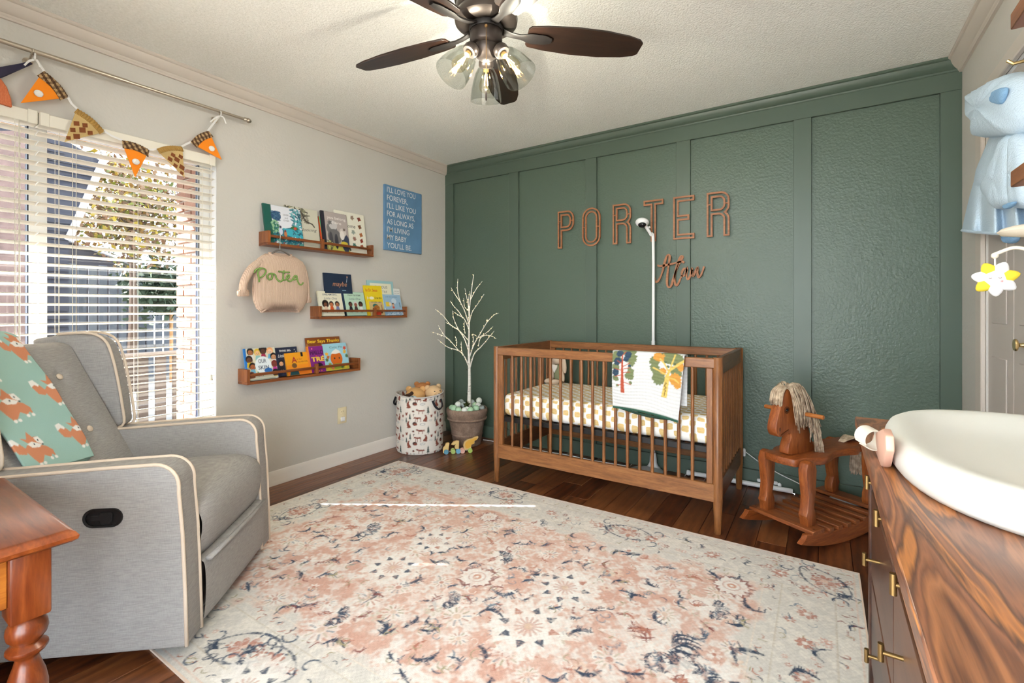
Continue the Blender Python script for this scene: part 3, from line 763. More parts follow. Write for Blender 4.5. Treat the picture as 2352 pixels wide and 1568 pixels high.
    for px, py, r, a in ((830, 1215, .11, .2), (1515, 1478, .15, -.35), (1148, 1280, .07, .8), (1022, 1375, .07, .4), (1630, 1395, .08, 0), (765, 1412, .07, .3), (1600, 1560, .09, .5), (1240, 1200, .05, .5)):
        x, y = T(px, py); cv.blot(x, y, r*1.05, CRM, rng, 9, .4, a, 1.3, .7)
        for k in range(13):
            b = -1.3+2.6*k/12; leaf(x+r*.55*math.cos(a+b), y+r*.55*math.sin(a+b), r*.6, a+b, NAVY if rng.random() < .75 else SLATE, .26)
        for k in range(6): leaf(x-r*.5*math.cos(a)+.3*r*(rng.random()-.5), y-r*.5*math.sin(a)+.5*r*(rng.random()-.5), r*.5, a+3+rng.random(), rng.choice([BURG, ROSE]), .25)
    LV = [(860, 1172, 30), (886, 1134, 60), (945, 1132, 40), (700, 1218, 50), (735, 1232, 60), (770, 1255, 30), (815, 1240, 45), (915, 1195, 50), (940, 1195, 30), (1067, 1220, 40), (1165, 1218, 40), (1185, 1247, 30), (1180, 1195, 30), (1065, 1255, 55), (1040, 1260, 40),
          (630, 1280, 30), (670, 1290, 30), (765, 1288, 45), (690, 1320, 60), (750, 1320, 60), (950, 1335, 70), (1015, 1290, 50), (990, 1270, 30), (855, 1365, 70), (660, 1395, 75), (705, 1390, 60), (880, 1440, 70), (945, 1430, 60), (985, 1445, 60), (770, 1475, 70), (1125, 1405, 85), (975, 1510, 80), (1110, 1500, 70), (1050, 1520, 50),
          (1160, 1360, 100), (1235, 1320, 80), (1310, 1290, 70), (1420, 1335, 50), (1495, 1340, 60), (1460, 1370, 55), (1565, 1368, 40), (1640, 1320, 70), (1690, 1325, 40), (1725, 1393, 80), (1695, 1430, 70), (1705, 1500, 100), (1510, 1420, 70), (1600, 1465, 50), (1375, 1400, 70), (1330, 1450, 75), (1275, 1395, 45), (1420, 1268, 60), (1445, 1272, 50), (1315, 1230, 40), (1165, 1228, 40), (1205, 1250, 35), (1180, 1220, 40), (1350, 1260, 40), (1250, 1250, 50), (1350, 1545, 70), (1450, 1545, 60), (1275, 1556, 60), (1180, 1305, 40), (1090, 1295, 40), (1610, 1255, 30), (1580, 1240, 45), (1715, 1293, 40), (1960, 1440, 40), (1880, 1500, 60), (1840, 1545, 70)]
    for px, py, L in LV:
        x, y = T(px, py); Lm = .00092*L+.018; leaf(x, y, Lm, rng.choice([.3, .7, .5, 2.2, 1.2])+rng.random()*.4, NAVY if rng.random() < .8 else NAV2, .36)
        if rng.random() < .4: leaf(x+.02, y+.012, Lm*.7, rng.random()*3, rng.choice([OLIVE, BURG, CRM]), .25)
        if rng.random() < .3: curl(x-.01, y-.02, Lm*.4, rng.random()*6, OLIVE, .004)
    n5 = vnoise(ny, nx, 2.2, g)[..., None]; n6 = vnoise(ny, nx, 9, g)[..., None]
    fade = np.clip((n5*.5+n6*.5-.50)/.2, 0, 1)*.6; A[:] = A*(1-fade)+(fc*fld+bc*(1-fld))*fade
    A *= (.90+.2*n5)
    rug = thing('area_rug', 'distressed floral area rug in salmon pink, cream and navy', 'rug', ((RX0+RX1)/2, (RY0+RY1)/2, 0))
    def fn(u, v): return RX0+u*W, RY0+v*H, .007+0*u+.0004*np.sin(u*900)*np.sin(v*600)
    cv.mesh('rug_pile', fn, painted('rug_print', .95, .35, 420), rug)
    t = .006; M = plain('rug_binding', (226, 206, 190), .9)
    fr = MB()
    fr.box(RX0-t, RX0, RY0-t, RY1+t, .0003, .007); fr.box(RX1, RX1+t, RY0-t, RY1+t, .0003, .007); fr.box(RX0, RX1, RY0-t, RY0, .0003, .007); fr.box(RX0, RX1, RY1, RY1+t, .0003, .007)
    fr.build('binding', M, rug, smooth=False)
make_rug()

# ================================================================== CRIB
M_CRIBX = wood('walnut_grain_x', [(94, 58, 31), (134, 86, 48), (164, 112, 66)], 'X', .38, 4.5, 9)
M_CRIBZ = wood('walnut_grain_z', [(92, 56, 29), (130, 82, 45), (160, 108, 62)], 'Z', .38, 4.5, 9)
M_CRIBY = wood('walnut_grain_y', [(80, 48, 26), (112, 70, 40), (138, 92, 54)], 'Y', .38, 4.5, 9)
M_BLK = plain('black_metal', (22, 20, 20), .5)
cx0, cx1, cy0, cy1 = 1.135, 2.52, -.858, -.098
crib = thing('baby_crib', 'walnut-brown slatted baby crib in front of the green wall', 'crib', ((cx0+cx1)/2, (cy0+cy1)/2, 0))
PWd = .042
def post(x, y):
    mb = MB(); rings = []
    for z, s in ((0, .68), (.15, .95), (.16, 1), (.88, 1)):
        h = PWd/2*s; rings.append([(x+h*math.cos(a)*(1.12 if abs(math.cos(a)) > .8 else 1), y+h*math.sin(a), z) for a in [2*PI*(q+.5)/12 for q in range(12)]])
    mb.ring_sweep(rings); return mb.build('leg', M_CRIBZ, crib, bevel=.002)
for x in (cx0+PWd/2, cx1-PWd/2):
    for y in (cy0+PWd/2, cy1-PWd/2): post(x, y)
for y, nm in ((cy0+.021, 'front'), (cy1-.021, 'back')):
    MB().box(cx0+.03, cx1-.03, y-.014, y+.014, .825, .876).build('top_rail', M_CRIBX, crib, bevel=.004)
    MB().box(cx0+.03, cx1-.03, y-.012, y+.012, .158, .248).build('bottom_rail', M_CRIBX, crib, bevel=.003)
    for x in (cx0+.058, cx1-.058): MB().box(x-.015, x+.015, y-.011, y+.011, .248, .826).build('stile', M_CRIBZ, crib, bevel=.002)
    a, b = cx0+.073, cx1-.073; first = None
    for i in range(17):
        x = a+(b-a)*(i+1)/18
        if first is None: first = MB().cyl((x, y, .245), (x, y, .828), .0088, n=10).build('spindle', M_CRIBZ, crib); xf = x
        else: dup(first, (x-xf, 0, 0))
for x in (cx0+.021, cx1-.021):
    MB().box(x-.012, x+.012, cy0+.03, cy1-.03, .79, .878).build('end_rail', M_CRIBY, crib, bevel=.003)
    MB().box(x-.012, x+.012, cy0+.03, cy1-.03, .158, .262).build('end_rail', M_CRIBY, crib, bevel=.003)
    first = None
    for i in range(11):
        y = cy0+.065+(cy1-cy0-.13)*i/10
        if first is None: first = MB().cyl((x, y, .26), (x, y, .792), .0088, n=10).build('spindle', M_CRIBZ, crib); yf = y
        else: dup(first, (0, y-yf, 0))
# spring frame under the mattress
for y in (cy0+.05, cy1-.05): MB().box(cx0+.045, cx1-.045, y-.012, y+.012, .392, .424).build('support_bar', M_BLK, crib, bevel=.002)
for x in (cx0+.055, cx1-.055): MB().box(x-.012, x+.012, cy0+.05, cy1-.05, .392, .424).build('support_bar', M_BLK, crib, bevel=.002)
sp = MB().box(cx0+.09, cx0+.13, cy0+.05, cy1-.05, .412, .424).build('support_slat', M_BLK, crib, bevel=.002)
for i in range(1, 13): dup(sp, (i*.096, 0, 0))
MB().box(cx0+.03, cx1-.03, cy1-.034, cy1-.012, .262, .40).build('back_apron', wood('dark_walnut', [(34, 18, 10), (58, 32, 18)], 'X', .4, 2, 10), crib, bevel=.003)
# mattress with a brushed check sheet
k = NT('check_sheet'); v = k.coord('Object', (1, 1, 1)); n = k.n('ShaderNodeTexNoise', ins={'Vector': v, 'Scale': 16.0, 'Detail': 3.0}); 
vm = k.n('ShaderNodeVectorMath', operation='MULTIPLY_ADD'); k.l(n.outputs[1], vm.inputs[0]); vm.inputs[1].default_value = (.022, .022, .022); k.l(v, vm.inputs[2])
sx = k.n('ShaderNodeSeparateXYZ'); k.l(vm.outputs[0], sx.inputs[0])
gx = k.math('MULTIPLY', k.math('ADD', sx.outputs[0], 7.0), 26.0); gw_ = k.math('MULTIPLY', k.math('ADD', k.math('ADD', sx.outputs[2], sx.outputs[1]), 7.0), 31.0)
par = k.math('MODULO', k.math('ADD', k.math('FLOOR', gx), k.math('FLOOR', gw_)), 2.0)
ex = k.math('ABSOLUTE', k.math('SUBTRACT', k.math('FRACT', gx), .5)); ew = k.math('ABSOLUTE', k.math('SUBTRACT', k.math('FRACT', gw_), .5))
r4 = k.math('ADD', k.math('POWER', k.math('MULTIPLY', ex, 2.15), 4.0), k.math('POWER', k.math('MULTIPLY', ew, 2.15), 4.0))
ins = k.math('MULTIPLY', k.math('LESS_THAN', r4, 1.0), k.math('LESS_THAN', par, .5))
streak = k.noise(k.coord('Object', (30, 30, 260)), 1.5, 3)
k.base(k.mix(ins, (238, 235, 230), k.ramp(streak, [(.35, (222, 196, 140)), (.7, (202, 168, 104))]))); k.set(Roughness=.85); k.bump(k.noise(k.coord(), 22, 3), .25, .01); M_SHEET = k.m
ma = thing('crib_mattress', 'crib mattress in a white sheet with mustard checks', 'mattress', ((cx0+cx1)/2, (cy0+cy1)/2, .425))
def rbox(x0, x1, y0, y1, z0, z1, r, name, m, parent, n=5, local=False, puff=0.0):
    mb = MB().box(x0, x1, y0, y1, z0, z1); o = mb.build(name, m, parent, bevel=r, seg=n, angle=80, local=local)
    return o
rbox(cx0+.045, cx1-.045, cy0+.043, cy1-.043, .4255, .572, .045, 'mattress_body', M_SHEET, ma, 6)

# quilt over the front rail
def make_quilt():
    yq = cy0-.014; xl = ony(1408, 815, yq)[0]; xr = ony(1573, 830, yq)[0]
    zl = ony(1412, 936, yq)[2]; zr = ony(1556, 968, yq)[2]; zb = min(zl, zr)
    W = xr-xl; top = .892; Lf = top-zb; Lr = .06; Lb = .27; L = Lf+Lr+Lb
    cv = Canvas(W, L, .0034, (206, 207, 207)); g = random.Random(3)
    def Q(zx, zy): p = ony(1220+zx*.2126, 780+zy*.2126, yq); return (p[0]-xl, p[2]-zb)
    OL, NV, OR, RD_, YL = (112, 122, 84), (44, 66, 86), (196, 140, 62), (172, 78, 54), (206, 178, 96); pm = .2126*2.45/FPX
    def clump(zx, zy, r, c, sx=1.2): cv.blot(*Q(zx, zy), r*pm, c, g, 13, .13, g.random()*6, sx)
    for q in ((985, 620, 990, 170),):
        a, b = Q(1003, 612), Q(992, 175); cv.poly([(a[0]-.011, a[1]), (a[0]+.011, a[1]), (b[0]+.004, b[1]), (b[0]-.004, b[1])], RD_)
    for zx, zy, r, c in ((925, 190, 70, OL), (1080, 112, 62, OL), (1095, 212, 60, OL), (1000, 118, 50, OL), (1095, 262, 40, OL), (925, 310, 46, OL), (1085, 375, 45, OL), (1075, 415, 48, OL), (925, 440, 36, OL), (945, 525, 18, OL), (1090, 495, 20, OL), (968, 150, 42, NV), (1055, 165, 42, NV), (1035, 215, 34, NV), (945, 240, 46, NV), (925, 372, 44, NV), (1075, 300, 20, NV), (1075, 330, 24, OL)): clump(zx, zy, r, c)
    for (a, b), (c_, d) in (((992, 350), (915, 325)), ((995, 400), (920, 420)), ((1010, 300), (1075, 262)), ((1015, 330), (1070, 318)), ((1010, 372), (1080, 368)), ((1020, 490), (1090, 515)), ((990, 520), (950, 520)), ((992, 270), (940, 235)), ((990, 180), (1030, 130))): cv.line([Q(a, b), Q(c_, d)], .0045, RD_)
    for zx, zy, r, c in ((1510, 170, 100, OL), (1590, 210, 70, OL), (1345, 235, 60, OL), (1345, 320, 58, OL), (1395, 425, 85, OL), (1585, 335, 70, OL), (1570, 240, 40, OL), (1385, 182, 62, OR), (1440, 345, 40, OR), (1580, 430, 72, OR), (1610, 480, 46, OR), (1625, 285, 44, OR)): clump(zx, zy, r, c, 1.1)
    a, b = Q(1467, 640), Q(1490, 385); cv.poly([(a[0]-.016, a[1]), (a[0]+.015, a[1]), (b[0]+.011, b[1]), (b[0]-.011, b[1])], YL)
    for pts, w in (([(1490, 390), (1510, 330), (1600, 260), (1665, 215)], .013), ([(1495, 340), (1450, 260), (1400, 210)], .009), ([(1485, 390), (1400, 345), (1330, 310)], .008), ([(1510, 330), (1535, 240), (1560, 155)], .008), ([(1500, 410), (1570, 425), (1620, 460)], .007)): cv.line([Q(*p) for p in pts], w, YL)
    for i in range(9): cv.line([Q(1470+g.randint(-14, 14), 620-i*17), Q(1478+g.randint(-14, 14), 600-i*17)], .004, (120, 96, 48))
    for zx, zy in ((1420, 140), (1490, 290), (1460, 240), (1560, 260)): clump(zx, zy, 15, (90, 104, 76))
    GR = (36, 78, 62); cv.rect(0, 0, W, .014, GR)
    def fn(U, V):
        s = V*L; x = xl+U*W; tt = np.clip((Lf-s)/Lf, 0, 1)
        x = x-(U**2)*tt*.032
        zbot = zl+(zr-zl)*U+.012*np.sin(U*PI)
        front = s < Lf; over = (s >= Lf) & (s < Lf+Lr)
        z = np.where(front, zbot+(s/Lf)*(top-zbot), 0); y = np.where(front, yq-.004-.012*np.sin(tt*PI)*(.4+.6*np.sin(U*5+1))-.018*tt*np.sin(U*PI), 0)
        q = (s-Lf)/Lr; z = np.where(over, top+.003*np.sin(q*PI), z); y = np.where(over, yq-.004+q*.055, y)
        bk = s >= Lf+Lr; q2 = (s-Lf-Lr); z = np.where(bk, top-q2, z); y = np.where(bk, yq+.051+.02*np.sin(U*4)*q2*2+.01, y)
        z = z-.006*U**4; rip = .0011*np.sin(s*330+2*np.sin(U*9))+.0006*np.sin(x*400)
        return x, y-rip*np.where(front, 1, -1), z
    qt = thing('tree_quilt', 'white gauze quilt with printed trees draped over the crib rail', 'quilt', ((xl+xr)/2, yq, .88))
    o = cv.mesh('quilt_cloth', fn, painted('quilt_gauze', .9, .25, 240), qt); md = o.modifiers.new('s', 'SOLIDIFY'); md.thickness = .004; md.offset = -1
    # green lining showing under the hem
    mb = MB()
    mb.grid(lambda u, v: (xl+.01+u*(W-.055), yq-.004+.012*v+.03*math.sin(u*PI)*v, zl+(zr-zl)*u-.024*math.sin(u*PI)*v+.004), 14, 3)
    mb.build('quilt_lining', plain('quilt_green', GR, .9), qt, recalc=False, solid=.003)
    return qt
make_quilt()

# plush bunny at the far end of the mattress
M_BUN = plain('beige_plush', (206, 186, 166), .95, bump=.4, bscale=400); M_ROMP = plain('sage_romper', (128, 132, 100), .9); M_BIB = plain('white_bib', (232, 230, 224), .9); M_STI = plain('brown_thread', (120, 90, 74), .8)
bp = onz(1276, 881, .572); bx, by = bp[0]+.01, bp[1]+.03
bn = thing('plush_bunny', 'beige plush bunny in a sage romper sitting in the crib', 'plush toy', (bx, by, .572), R(-25))
MB().ball((0, 0, .075), (.042, .036, .075)).build('body', M_ROMP, bn, local=True)
MB().ball((0, -.012, .19), (.048, .043, .05)).build('head', M_BUN, bn, local=True)
for s in (-1, 1):
    MB().ball((s*.062, -.002, .155), (.026, .015, .075), rot=Matrix.Rotation(R(s*-14), 3, 'Y')).build('ear', M_BUN, bn, local=True)
    MB().ball((s*.05, -.01, .075), (.018, .018, .058), rot=Matrix.Rotation(R(s*-22), 3, 'Y')).build('arm', M_BUN, bn, local=True)
    MB().ball((s*.034, -.06, .02), (.02, .045, .02)).build('leg', M_BUN, bn, local=True)
mb = MB(); mb.prism([(-.032, .14), (.032, .14), (.03, .12), (0, .082), (-.03, .12)], lambda x, z: (x, -.036-.02*(z-.08)/.06*0, z), lambda x, z: (x, -.042, z)); mb.build('bib', M_BIB, bn, local=True)
for s in (-1, 1): MB().tube([(s*.02, -.05, .205), (s*.014, -.053, .202), (s*.008, -.053, .206)], .0012, 5).build('eye', M_STI, bn, local=True)
MB().tube([(-.006, -.056, .19), (0, -.057, .185), (.006, -.056, .19)], .0012, 5).build('nose', M_STI, bn, local=True)

# ------------------------------------------------------------------ baby monitor on its floor stand
M_WPL = plain('white_plastic', (232, 232, 232), .35); M_LENS = plain('lens_black', (14, 14, 18), .1)
mx, my = 1.945, -.058
mo = thing('baby_monitor', 'white baby monitor camera on a tall pole behind the crib', 'baby monitor', (mx, my, 0))
MB().lathe([(0, .0), (.128, .0), (.133, .006), (.124, .016), (.09, .026), (.05, .031), (0, .033)], (mx-.01, my-.108, 0), 40).build('base', M_WPL, mo)
MB().lathe([(0, .014), (.05, .016), (.036, .03), (.026, .05), (.0225, .09), (.019, .12), (.0125, .125), (0, .125)], (mx, my+.0, 0), 24).build('pole_socket', M_WPL, mo)
MB().cyl((mx, my, .12), (mx, my, .9), .0125, n=12).build('lower_pole', M_WPL, mo)
MB().tube(spline([(mx, my, .88), (mx, my, 1.58), (mx-.012, my-.012, 1.64), (mx-.035, my-.04, 1.69), (mx-.045, my-.055, 1.715)], 6), .0105, 12).build('upper_pole', M_WPL, mo)
hd = MB().ball((mx-.055, my-.075, 1.722), (.047, .042, .028), 20, 12, Matrix.Rotation(R(-25), 3, 'X')).build('camera_head', M_WPL, mo)
MB().ball((mx-.05, my-.09, 1.704), (.028, .024, .02), 16, 10, Matrix.Rotation(R(-25), 3, 'X')).build('lens', M_LENS, hd)
MB().ball((mx-.018, my-.035, 1.69), (.010, .008, .008), 10, 6).build('clip', M_WPL, mo)

# ------------------------------------------------------------------ cord cover and cords along the green wall
pa, pb = ony(1580, 1079, -.05), ony(1821, 1137, -.05)
zc = .022
cc = thing('cord_cover_pipe', 'white pipe lying along the foot of the green wall', 'pipe', (pa[0], -.05, 0))
MB().cyl((pa[0], -.05, zc), (pb[0], -.05, zc), .0145, n=14).build('pipe', M_WPL, cc)
for dx in (0, .025): MB().cyl((pa[0]-.005+dx, -.05, zc), (pa[0]+.012+dx, -.05, zc), .019, n=14).build('end_cap', M_WPL, cc)
p2a, p2b = ony(1886, 1148, -.06), ony(1960, 1166, -.06)
cc2 = thing('cord_cover_pipe', 'second white pipe on the floor behind the rocking horse slats', 'pipe', (p2a[0], -.06, 0))
MB().cyl((p2a[0]-.01, -.06, zc), (p2b[0]+.25, -.06, zc), .0145, n=14).build('pipe', M_WPL, cc2)
q = ony(1755, 1113, -.03); ft = thing('cord_clip', 'small white cord clip fixed above the white pipe', 'cord clip', (q[0], -.024, .03))
MB().box(q[0]-.04, q[0]+.075, -.034, -.024, .034, .058).build('clip_body', M_WPL, ft, bevel=.006)
MB().ball((q[0]+.085, -.032, .04), (.012, .008, .014), 10, 6).build('clip_end', M_WPL, ft)
pl = ony(1707, 1036, -.03); pg = thing('power_adapter', 'white power adapter plugged in beside the crib leg', 'power adapter', (pl[0], -.024, pl[2]))
MB().box(pl[0]-.03, pl[0]+.016, -.05, -.0235, pl[2]-.028, pl[2]+.02).build('adapter_body', M_WPL, pg, bevel=.004)
pts = [ony(x, y, yy) for x, y, yy in ((1712, 1037, -.045), (1740, 1058, -.05), (1760, 1070, -.055), (1790, 1088, -.06), (1838, 1112, -.065), (1900, 1150, -.08), (1975, 1158, -.08))]
tag(MB().tube(spline(pts, 6), .0028, 6).build('adapter_cord', M_WPL), 'thin white cord sloping from the adapter down behind the rocking horse', 'cord')
pts = [ony(x, y, -.10) for x, y in ((1110, 1012), (1130, 1015), (1220, 1022), (1262, 1034), (1300, 1036), (1350, 1038), (1380, 1049), (1440, 1058))]
pts = [(p[0], p[1], max(.004, p[2]-.0)) for p in pts]
tag(MB().tube(spline([(x, y, .004+.003*math.sin(i*2)) for i, (x, y, z) in enumerate(pts)], 6), .0032, 6).build('floor_cord', M_WPL), 'white cord running along the floor under the crib from the plant pot', 'cord')

# ------------------------------------------------------------------ wooden name letters on the green wall
M_COPPER = wood('copper_stained_wood', [(120, 72, 42), (156, 100, 62), (176, 118, 76)], 'X', .5, 5, 6)
def arc(cx, cy, r, a0, a1, n=9, ry=None): return [(cx+r*math.cos(a0+(a1-a0)*i/n), cy+(ry or r)*math.sin(a0+(a1-a0)*i/n)) for i in range(n+1)]
def letter_paths(ch, w, h):
    s = .037; P = []; br = []
    if ch == 'P':
        r = .058; hb = .158; P.append([(0, 0), (0, h)]+arc(w-r, h-r, r, PI/2, 0)+arc(w-r, h-hb+r, r, 0, -PI/2)+[(s, h-hb), (s, 0)])
        ri = r-s+.008; P.append([(s, h-s)]+arc(w-s-ri, h-s-ri, ri, PI/2, 0)+arc(w-s-ri, h-hb+s+ri, ri, 0, -PI/2)+[(s, h-hb+s)]); br = [((0, h-.08), (s, h-.08)), ((w-s, h-.08), (w, h-.08))]
    elif ch == 'O':
        r = w/2; P.append(arc(r, h-r, r, PI, 0, 16)+arc(r, r, r, 0, -PI, 16)); ri = r-s; P.append(arc(r, h-r, ri, PI, 0, 16)+arc(r, r, ri, 0, -PI, 16)); br = [((0, h/2), (s, h/2)), ((w-s, h/2), (w, h/2))]
    elif ch == 'R':
        r = .055; hb = .150; y = h-hb; P.append([(0, 0), (0, h)]+arc(w-r, h-r, r, PI/2, 0)+arc(w-r, y+r, r, 0, -PI*.36)+arc(w-r*.95, y-r*.55, r*.95, PI*.32, 0)+[(w, 0), (w-s, 0)]+arc(w-s-.03, y-.03, .03, 0, PI/2, 5)+[(s, y), (s, 0)])
        ri = r-s+.008; P.append([(s, h-s)]+arc(w-s-ri, h-s-ri, ri, PI/2, 0)+arc(w-s-ri, y+s+ri, ri, 0, -PI/2)+[(s, y+s)]); br = [((0, h-.08), (s, h-.08)), ((w-s, h-.08), (w, h-.08))]
    elif ch == 'T':
        c = w/2; P.append([(0, h), (w, h), (w, h-s), (c+s/2, h-s), (c+s/2, 0), (c-s/2, 0), (c-s/2, h-s), (0, h-s)])
    elif ch == 'E':
        m = h/2; P.append([(0, 0), (0, h), (w, h), (w, h-s), (s, h-s), (s, m+s/2), (w*.76, m+s/2), (w*.76, m-s/2), (s, m-s/2), (s, s), (w, s), (w, 0)])
    return P, br
WL = .0115
for i, (ch, a, b, lb) in enumerate((('P', 1281, 1318, 'copper-stained outlined letter P, first of the big wall letters'), ('O', 1337, 1379, 'copper-stained outlined letter O on the green wall'), ('R', 1407, 1447, 'copper-stained outlined letter R between the O and the T'), ('T', 1478, 1521, 'copper-stained outlined letter T behind the monitor pole'), ('E', 1546, 1588, 'copper-stained outlined letter E on the green wall'), ('R', 1623, 1675, 'copper-stained outlined letter R at the end after the E'))):
    xa, xb = ony(a, 500, -.03)[0], ony(b, 500, -.03)[0]; w = max(.14, xb-xa); h = .293
    t = thing('wall_letter', lb, 'wall letter', (xa, -.021, 1.6), group='big wall letters')
    P, br = letter_paths(ch, w, h); cen = np.array([w/2, h/2])
    for ip, path in enumerate(P):
        A = np.array(path); area = np.sum(A[:, 0]*np.roll(A[:, 1], -1)-np.roll(A[:, 0], -1)*A[:, 1]); sg = -1 if area < 0 else 1
        if ip > 0: sg = -sg
        L, Q = ribbon(path, WL, True); In = L if sg > 0 else Q      # inset centre line by half a stroke
        mb = MB(); strap(mb, [tuple(q) for q in In], WL, lambda u, v, tt: (xa+u, tt, 1.6+v), -.021, -.031, True); mb.build('letter_strip', M_COPPER, t, smooth=False)
    for (x0, z0), (x1, z1) in br: MB().box(xa+x0+.004, xa+x1-.004, -.0305, -.0215, 1.6+z0-.004, 1.6+z0+.004).build('letter_bridge', M_COPPER, t)
al = thing('script_name_sign', 'copper-stained cursive script name below the big wall letters', 'wall sign', (2.1, -.021, 1.35))
strokes = [[(1290, 1065), (1295, 1105), (1325, 1108), (1360, 1050), (1385, 970), (1408, 880), (1430, 820), (1450, 808), (1462, 830), (1455, 890), (1442, 970), (1432, 1060), (1432, 1140), (1450, 1175), (1478, 1155), (1500, 1085), (1535, 985), (1568, 905), (1600, 850), (1606, 826), (1585, 826), (1560, 880), (1533, 970), (1516, 1070), (1525, 1140), (1550, 1145), (1580, 1080), (1600, 1040)],
           [(1322, 922), (1350, 935), (1430, 922), (1520, 902), (1600, 884), (1622, 900)],
           [(1650, 968), (1622, 965), (1598, 1005), (1602, 1045), (1630, 1035), (1655, 965), (1650, 1030), (1660, 1082), (1690, 1050), (1712, 968), (1710, 1020), (1725, 1046), (1755, 985), (1776, 948), (1773, 1010), (1785, 1058), (1815, 1030), (1848, 938)]]
for s in strokes:
    P2 = []
    for zx, zy in s: p = ony(1240+zx*.20408, 420+zy*.20408, -.03); P2.append((p[0], p[2]))
    sp_ = spline(P2, 6); mb = MB(); m = len(sp_)
    strap(mb, [tuple(q) for q in sp_], [.0155*(.62+.38*abs(math.sin(i*.16))) for i in range(m)], lambda u, v, tt: (u, tt, v), -.021, -.031); mb.build('script_stroke', M_COPPER, al, angle=60)

# ================================================================== LEFT WALL: ledges and picture books
def onplane(p0, n, x, y):
    d = ray(x, y); n = np.array(n, float); t = ((np.array(p0)-CAM) @ n)/(d @ n); return CAM+t*d
M_LEDGY = wood('acacia_y', [(92, 46, 20), (130, 72, 36), (166, 100, 52)], 'Y', .4, 2.5, 9, rnd=.1)
M_LEDGZ = wood('acacia_z', [(100, 52, 22), (140, 80, 40), (176, 110, 58)], 'Z', .4, 2.5, 9, rnd=.1)
def ledge(y0, y1, z0, h, label, mid):
    D = .106; t = thing('book_ledge', label, 'book shelf', (0, (y0+y1)/2, z0), group='wooden book ledges on the left wall')
    MB().box(.001, D, y0, y1, z0, z0+.016).build('ledge_base', M_LEDGY, t, bevel=.0015)
    for a in (y0, y1-.018): MB().box(.001, D-.0005, a, a+.018, z0+.016, z0+h).build('end_panel', M_LEDGZ, t, bevel=.0015)
    MB().box(D-.016, D, mid-.012, mid+.012, z0+.016, z0+h-.008).build('front_post', M_LEDGZ, t, bevel=.0015)
    MB().box(D-.013, D-.001, y0+.018, y1-.018, z0+.048, z0+.064).build('front_rail', M_LEDGY, t, bevel=.0015)
    return t
ledge(-1.767, -.951, 1.515, .088, 'wooden book ledge hung highest on the left wall', -1.385)
ledge(-1.412, -.604, 1.055, .088, 'wooden book ledge in the middle, beside the hanging sweater', -.935)
ledge(-1.893, -1.073, .675, .090, 'wooden book ledge hung lowest, above the armchair', -1.43)

M_PAGES = plain('book_pages', (222, 214, 198), .9); M_PRINT = painted('book_print', .35)
def book(tl, tr, zb, row, label, spine, paint, thick=.010, soft=False, dy=0.0, group='picture books', res=.0028, xt=None, xf=None):
    xf = (.082 if row == 0 else .062) if xf is None else xf; xt_ = (.036 if row == 0 else .02) if xt is None else xt
    a, b = onx(tl[0], tl[1], xt_), onx(tr[0], tr[1], xt_); y0, y1 = a[1], b[1]; zt = (a[2]+b[2])/2; w = y1-y0
    H = math.hypot(zt-zb, xf-xt_); l = math.atan2(xf-xt_, zt-zb); sl, cl = math.sin(l), math.cos(l)
    P = lambda u, v, d: (xf-v*sl-d*cl+.0, y0+u, zb+v*cl-d*sl+thick*sl+.0006)
    t = thing('picture_book', label, 'book', (xf, (y0+y1)/2, zb), group=group)
    def slab(u0, u1, v0, v1, d0, d1):
        mb = MB(); vs = [P(u, v, d) for u in (u0, u1) for v in (v0, v1) for d in (d0, d1)]
        return mb.add(vs, [(0, 1, 3, 2), (4, 6, 7, 5), (0, 4, 5, 1), (2, 3, 7, 6), (0, 2, 6, 4), (1, 5, 7, 3)])
    sm = plain('spine_%s' % '_'.join(str(int(c)) for c in spine), spine, .4)
    c = .0018
    slab(0, w, 0, H, .0006, c).build('front_cover', sm, t, bevel=.0004)
    slab(0, w, 0, H, thick-c, thick).build('back_cover', sm, t)
    slab(0, c, 0, H, c, thick-c).build('spine', sm, t)
    slab(c, w-.003, .003, H-.003, c, thick-c).build('pages', M_PAGES, t)
    cv = Canvas(w, H, res, spine, 2); paint(cv, w, H)
    def fn(U, V): u = U*w; v = V*H; return xf-v*sl+.0002+0*u, y0+u, zb+v*cl+thick*sl+.0006+0*u
    cv.mesh('cover_print', fn, M_PRINT, t, smooth=False)
    return t
BL, WH = (34, 34, 40), (244, 242, 236)
def kid(cv, x, y, s, skin, hair, top, hs=1.15):
    cv.ell(x, y+.10*s, .22*s*hs, .24*s*hs, hair); cv.ell(x, y+.03*s, .18*s, .19*s, skin)
    cv.poly([(x-.14*s, y-.14*s), (x+.14*s, y-.14*s), (x+.22*s, y-.5*s), (x-.22*s, y-.5*s)], top)
    for d in (-.07, .07): cv.ell(x+d*s, y+.03*s, .022*s, .026*s, (30, 20, 20))
    cv.line([(x-.06*s, y-.06*s), (x, y-.08*s), (x+.06*s, y-.06*s)], .018*s, (120, 50, 40))
    for d in (-.09, .09): cv.line([(x+d*s, y-.5*s), (x+d*s, y-.74*s)], .05*s, skin)
def leaves(cv, n, x0, x1, y0, y1, cols, s, seed):
    g = random.Random(seed)
    for i in range(n):
        x, y, a, L = x0+(x1-x0)*g.random(), y0+(y1-y0)*g.random(), g.random()*6.28, s*(.6+.8*g.random())
        cv.ell(x, y, L, L*.32, g.choice(cols), a)
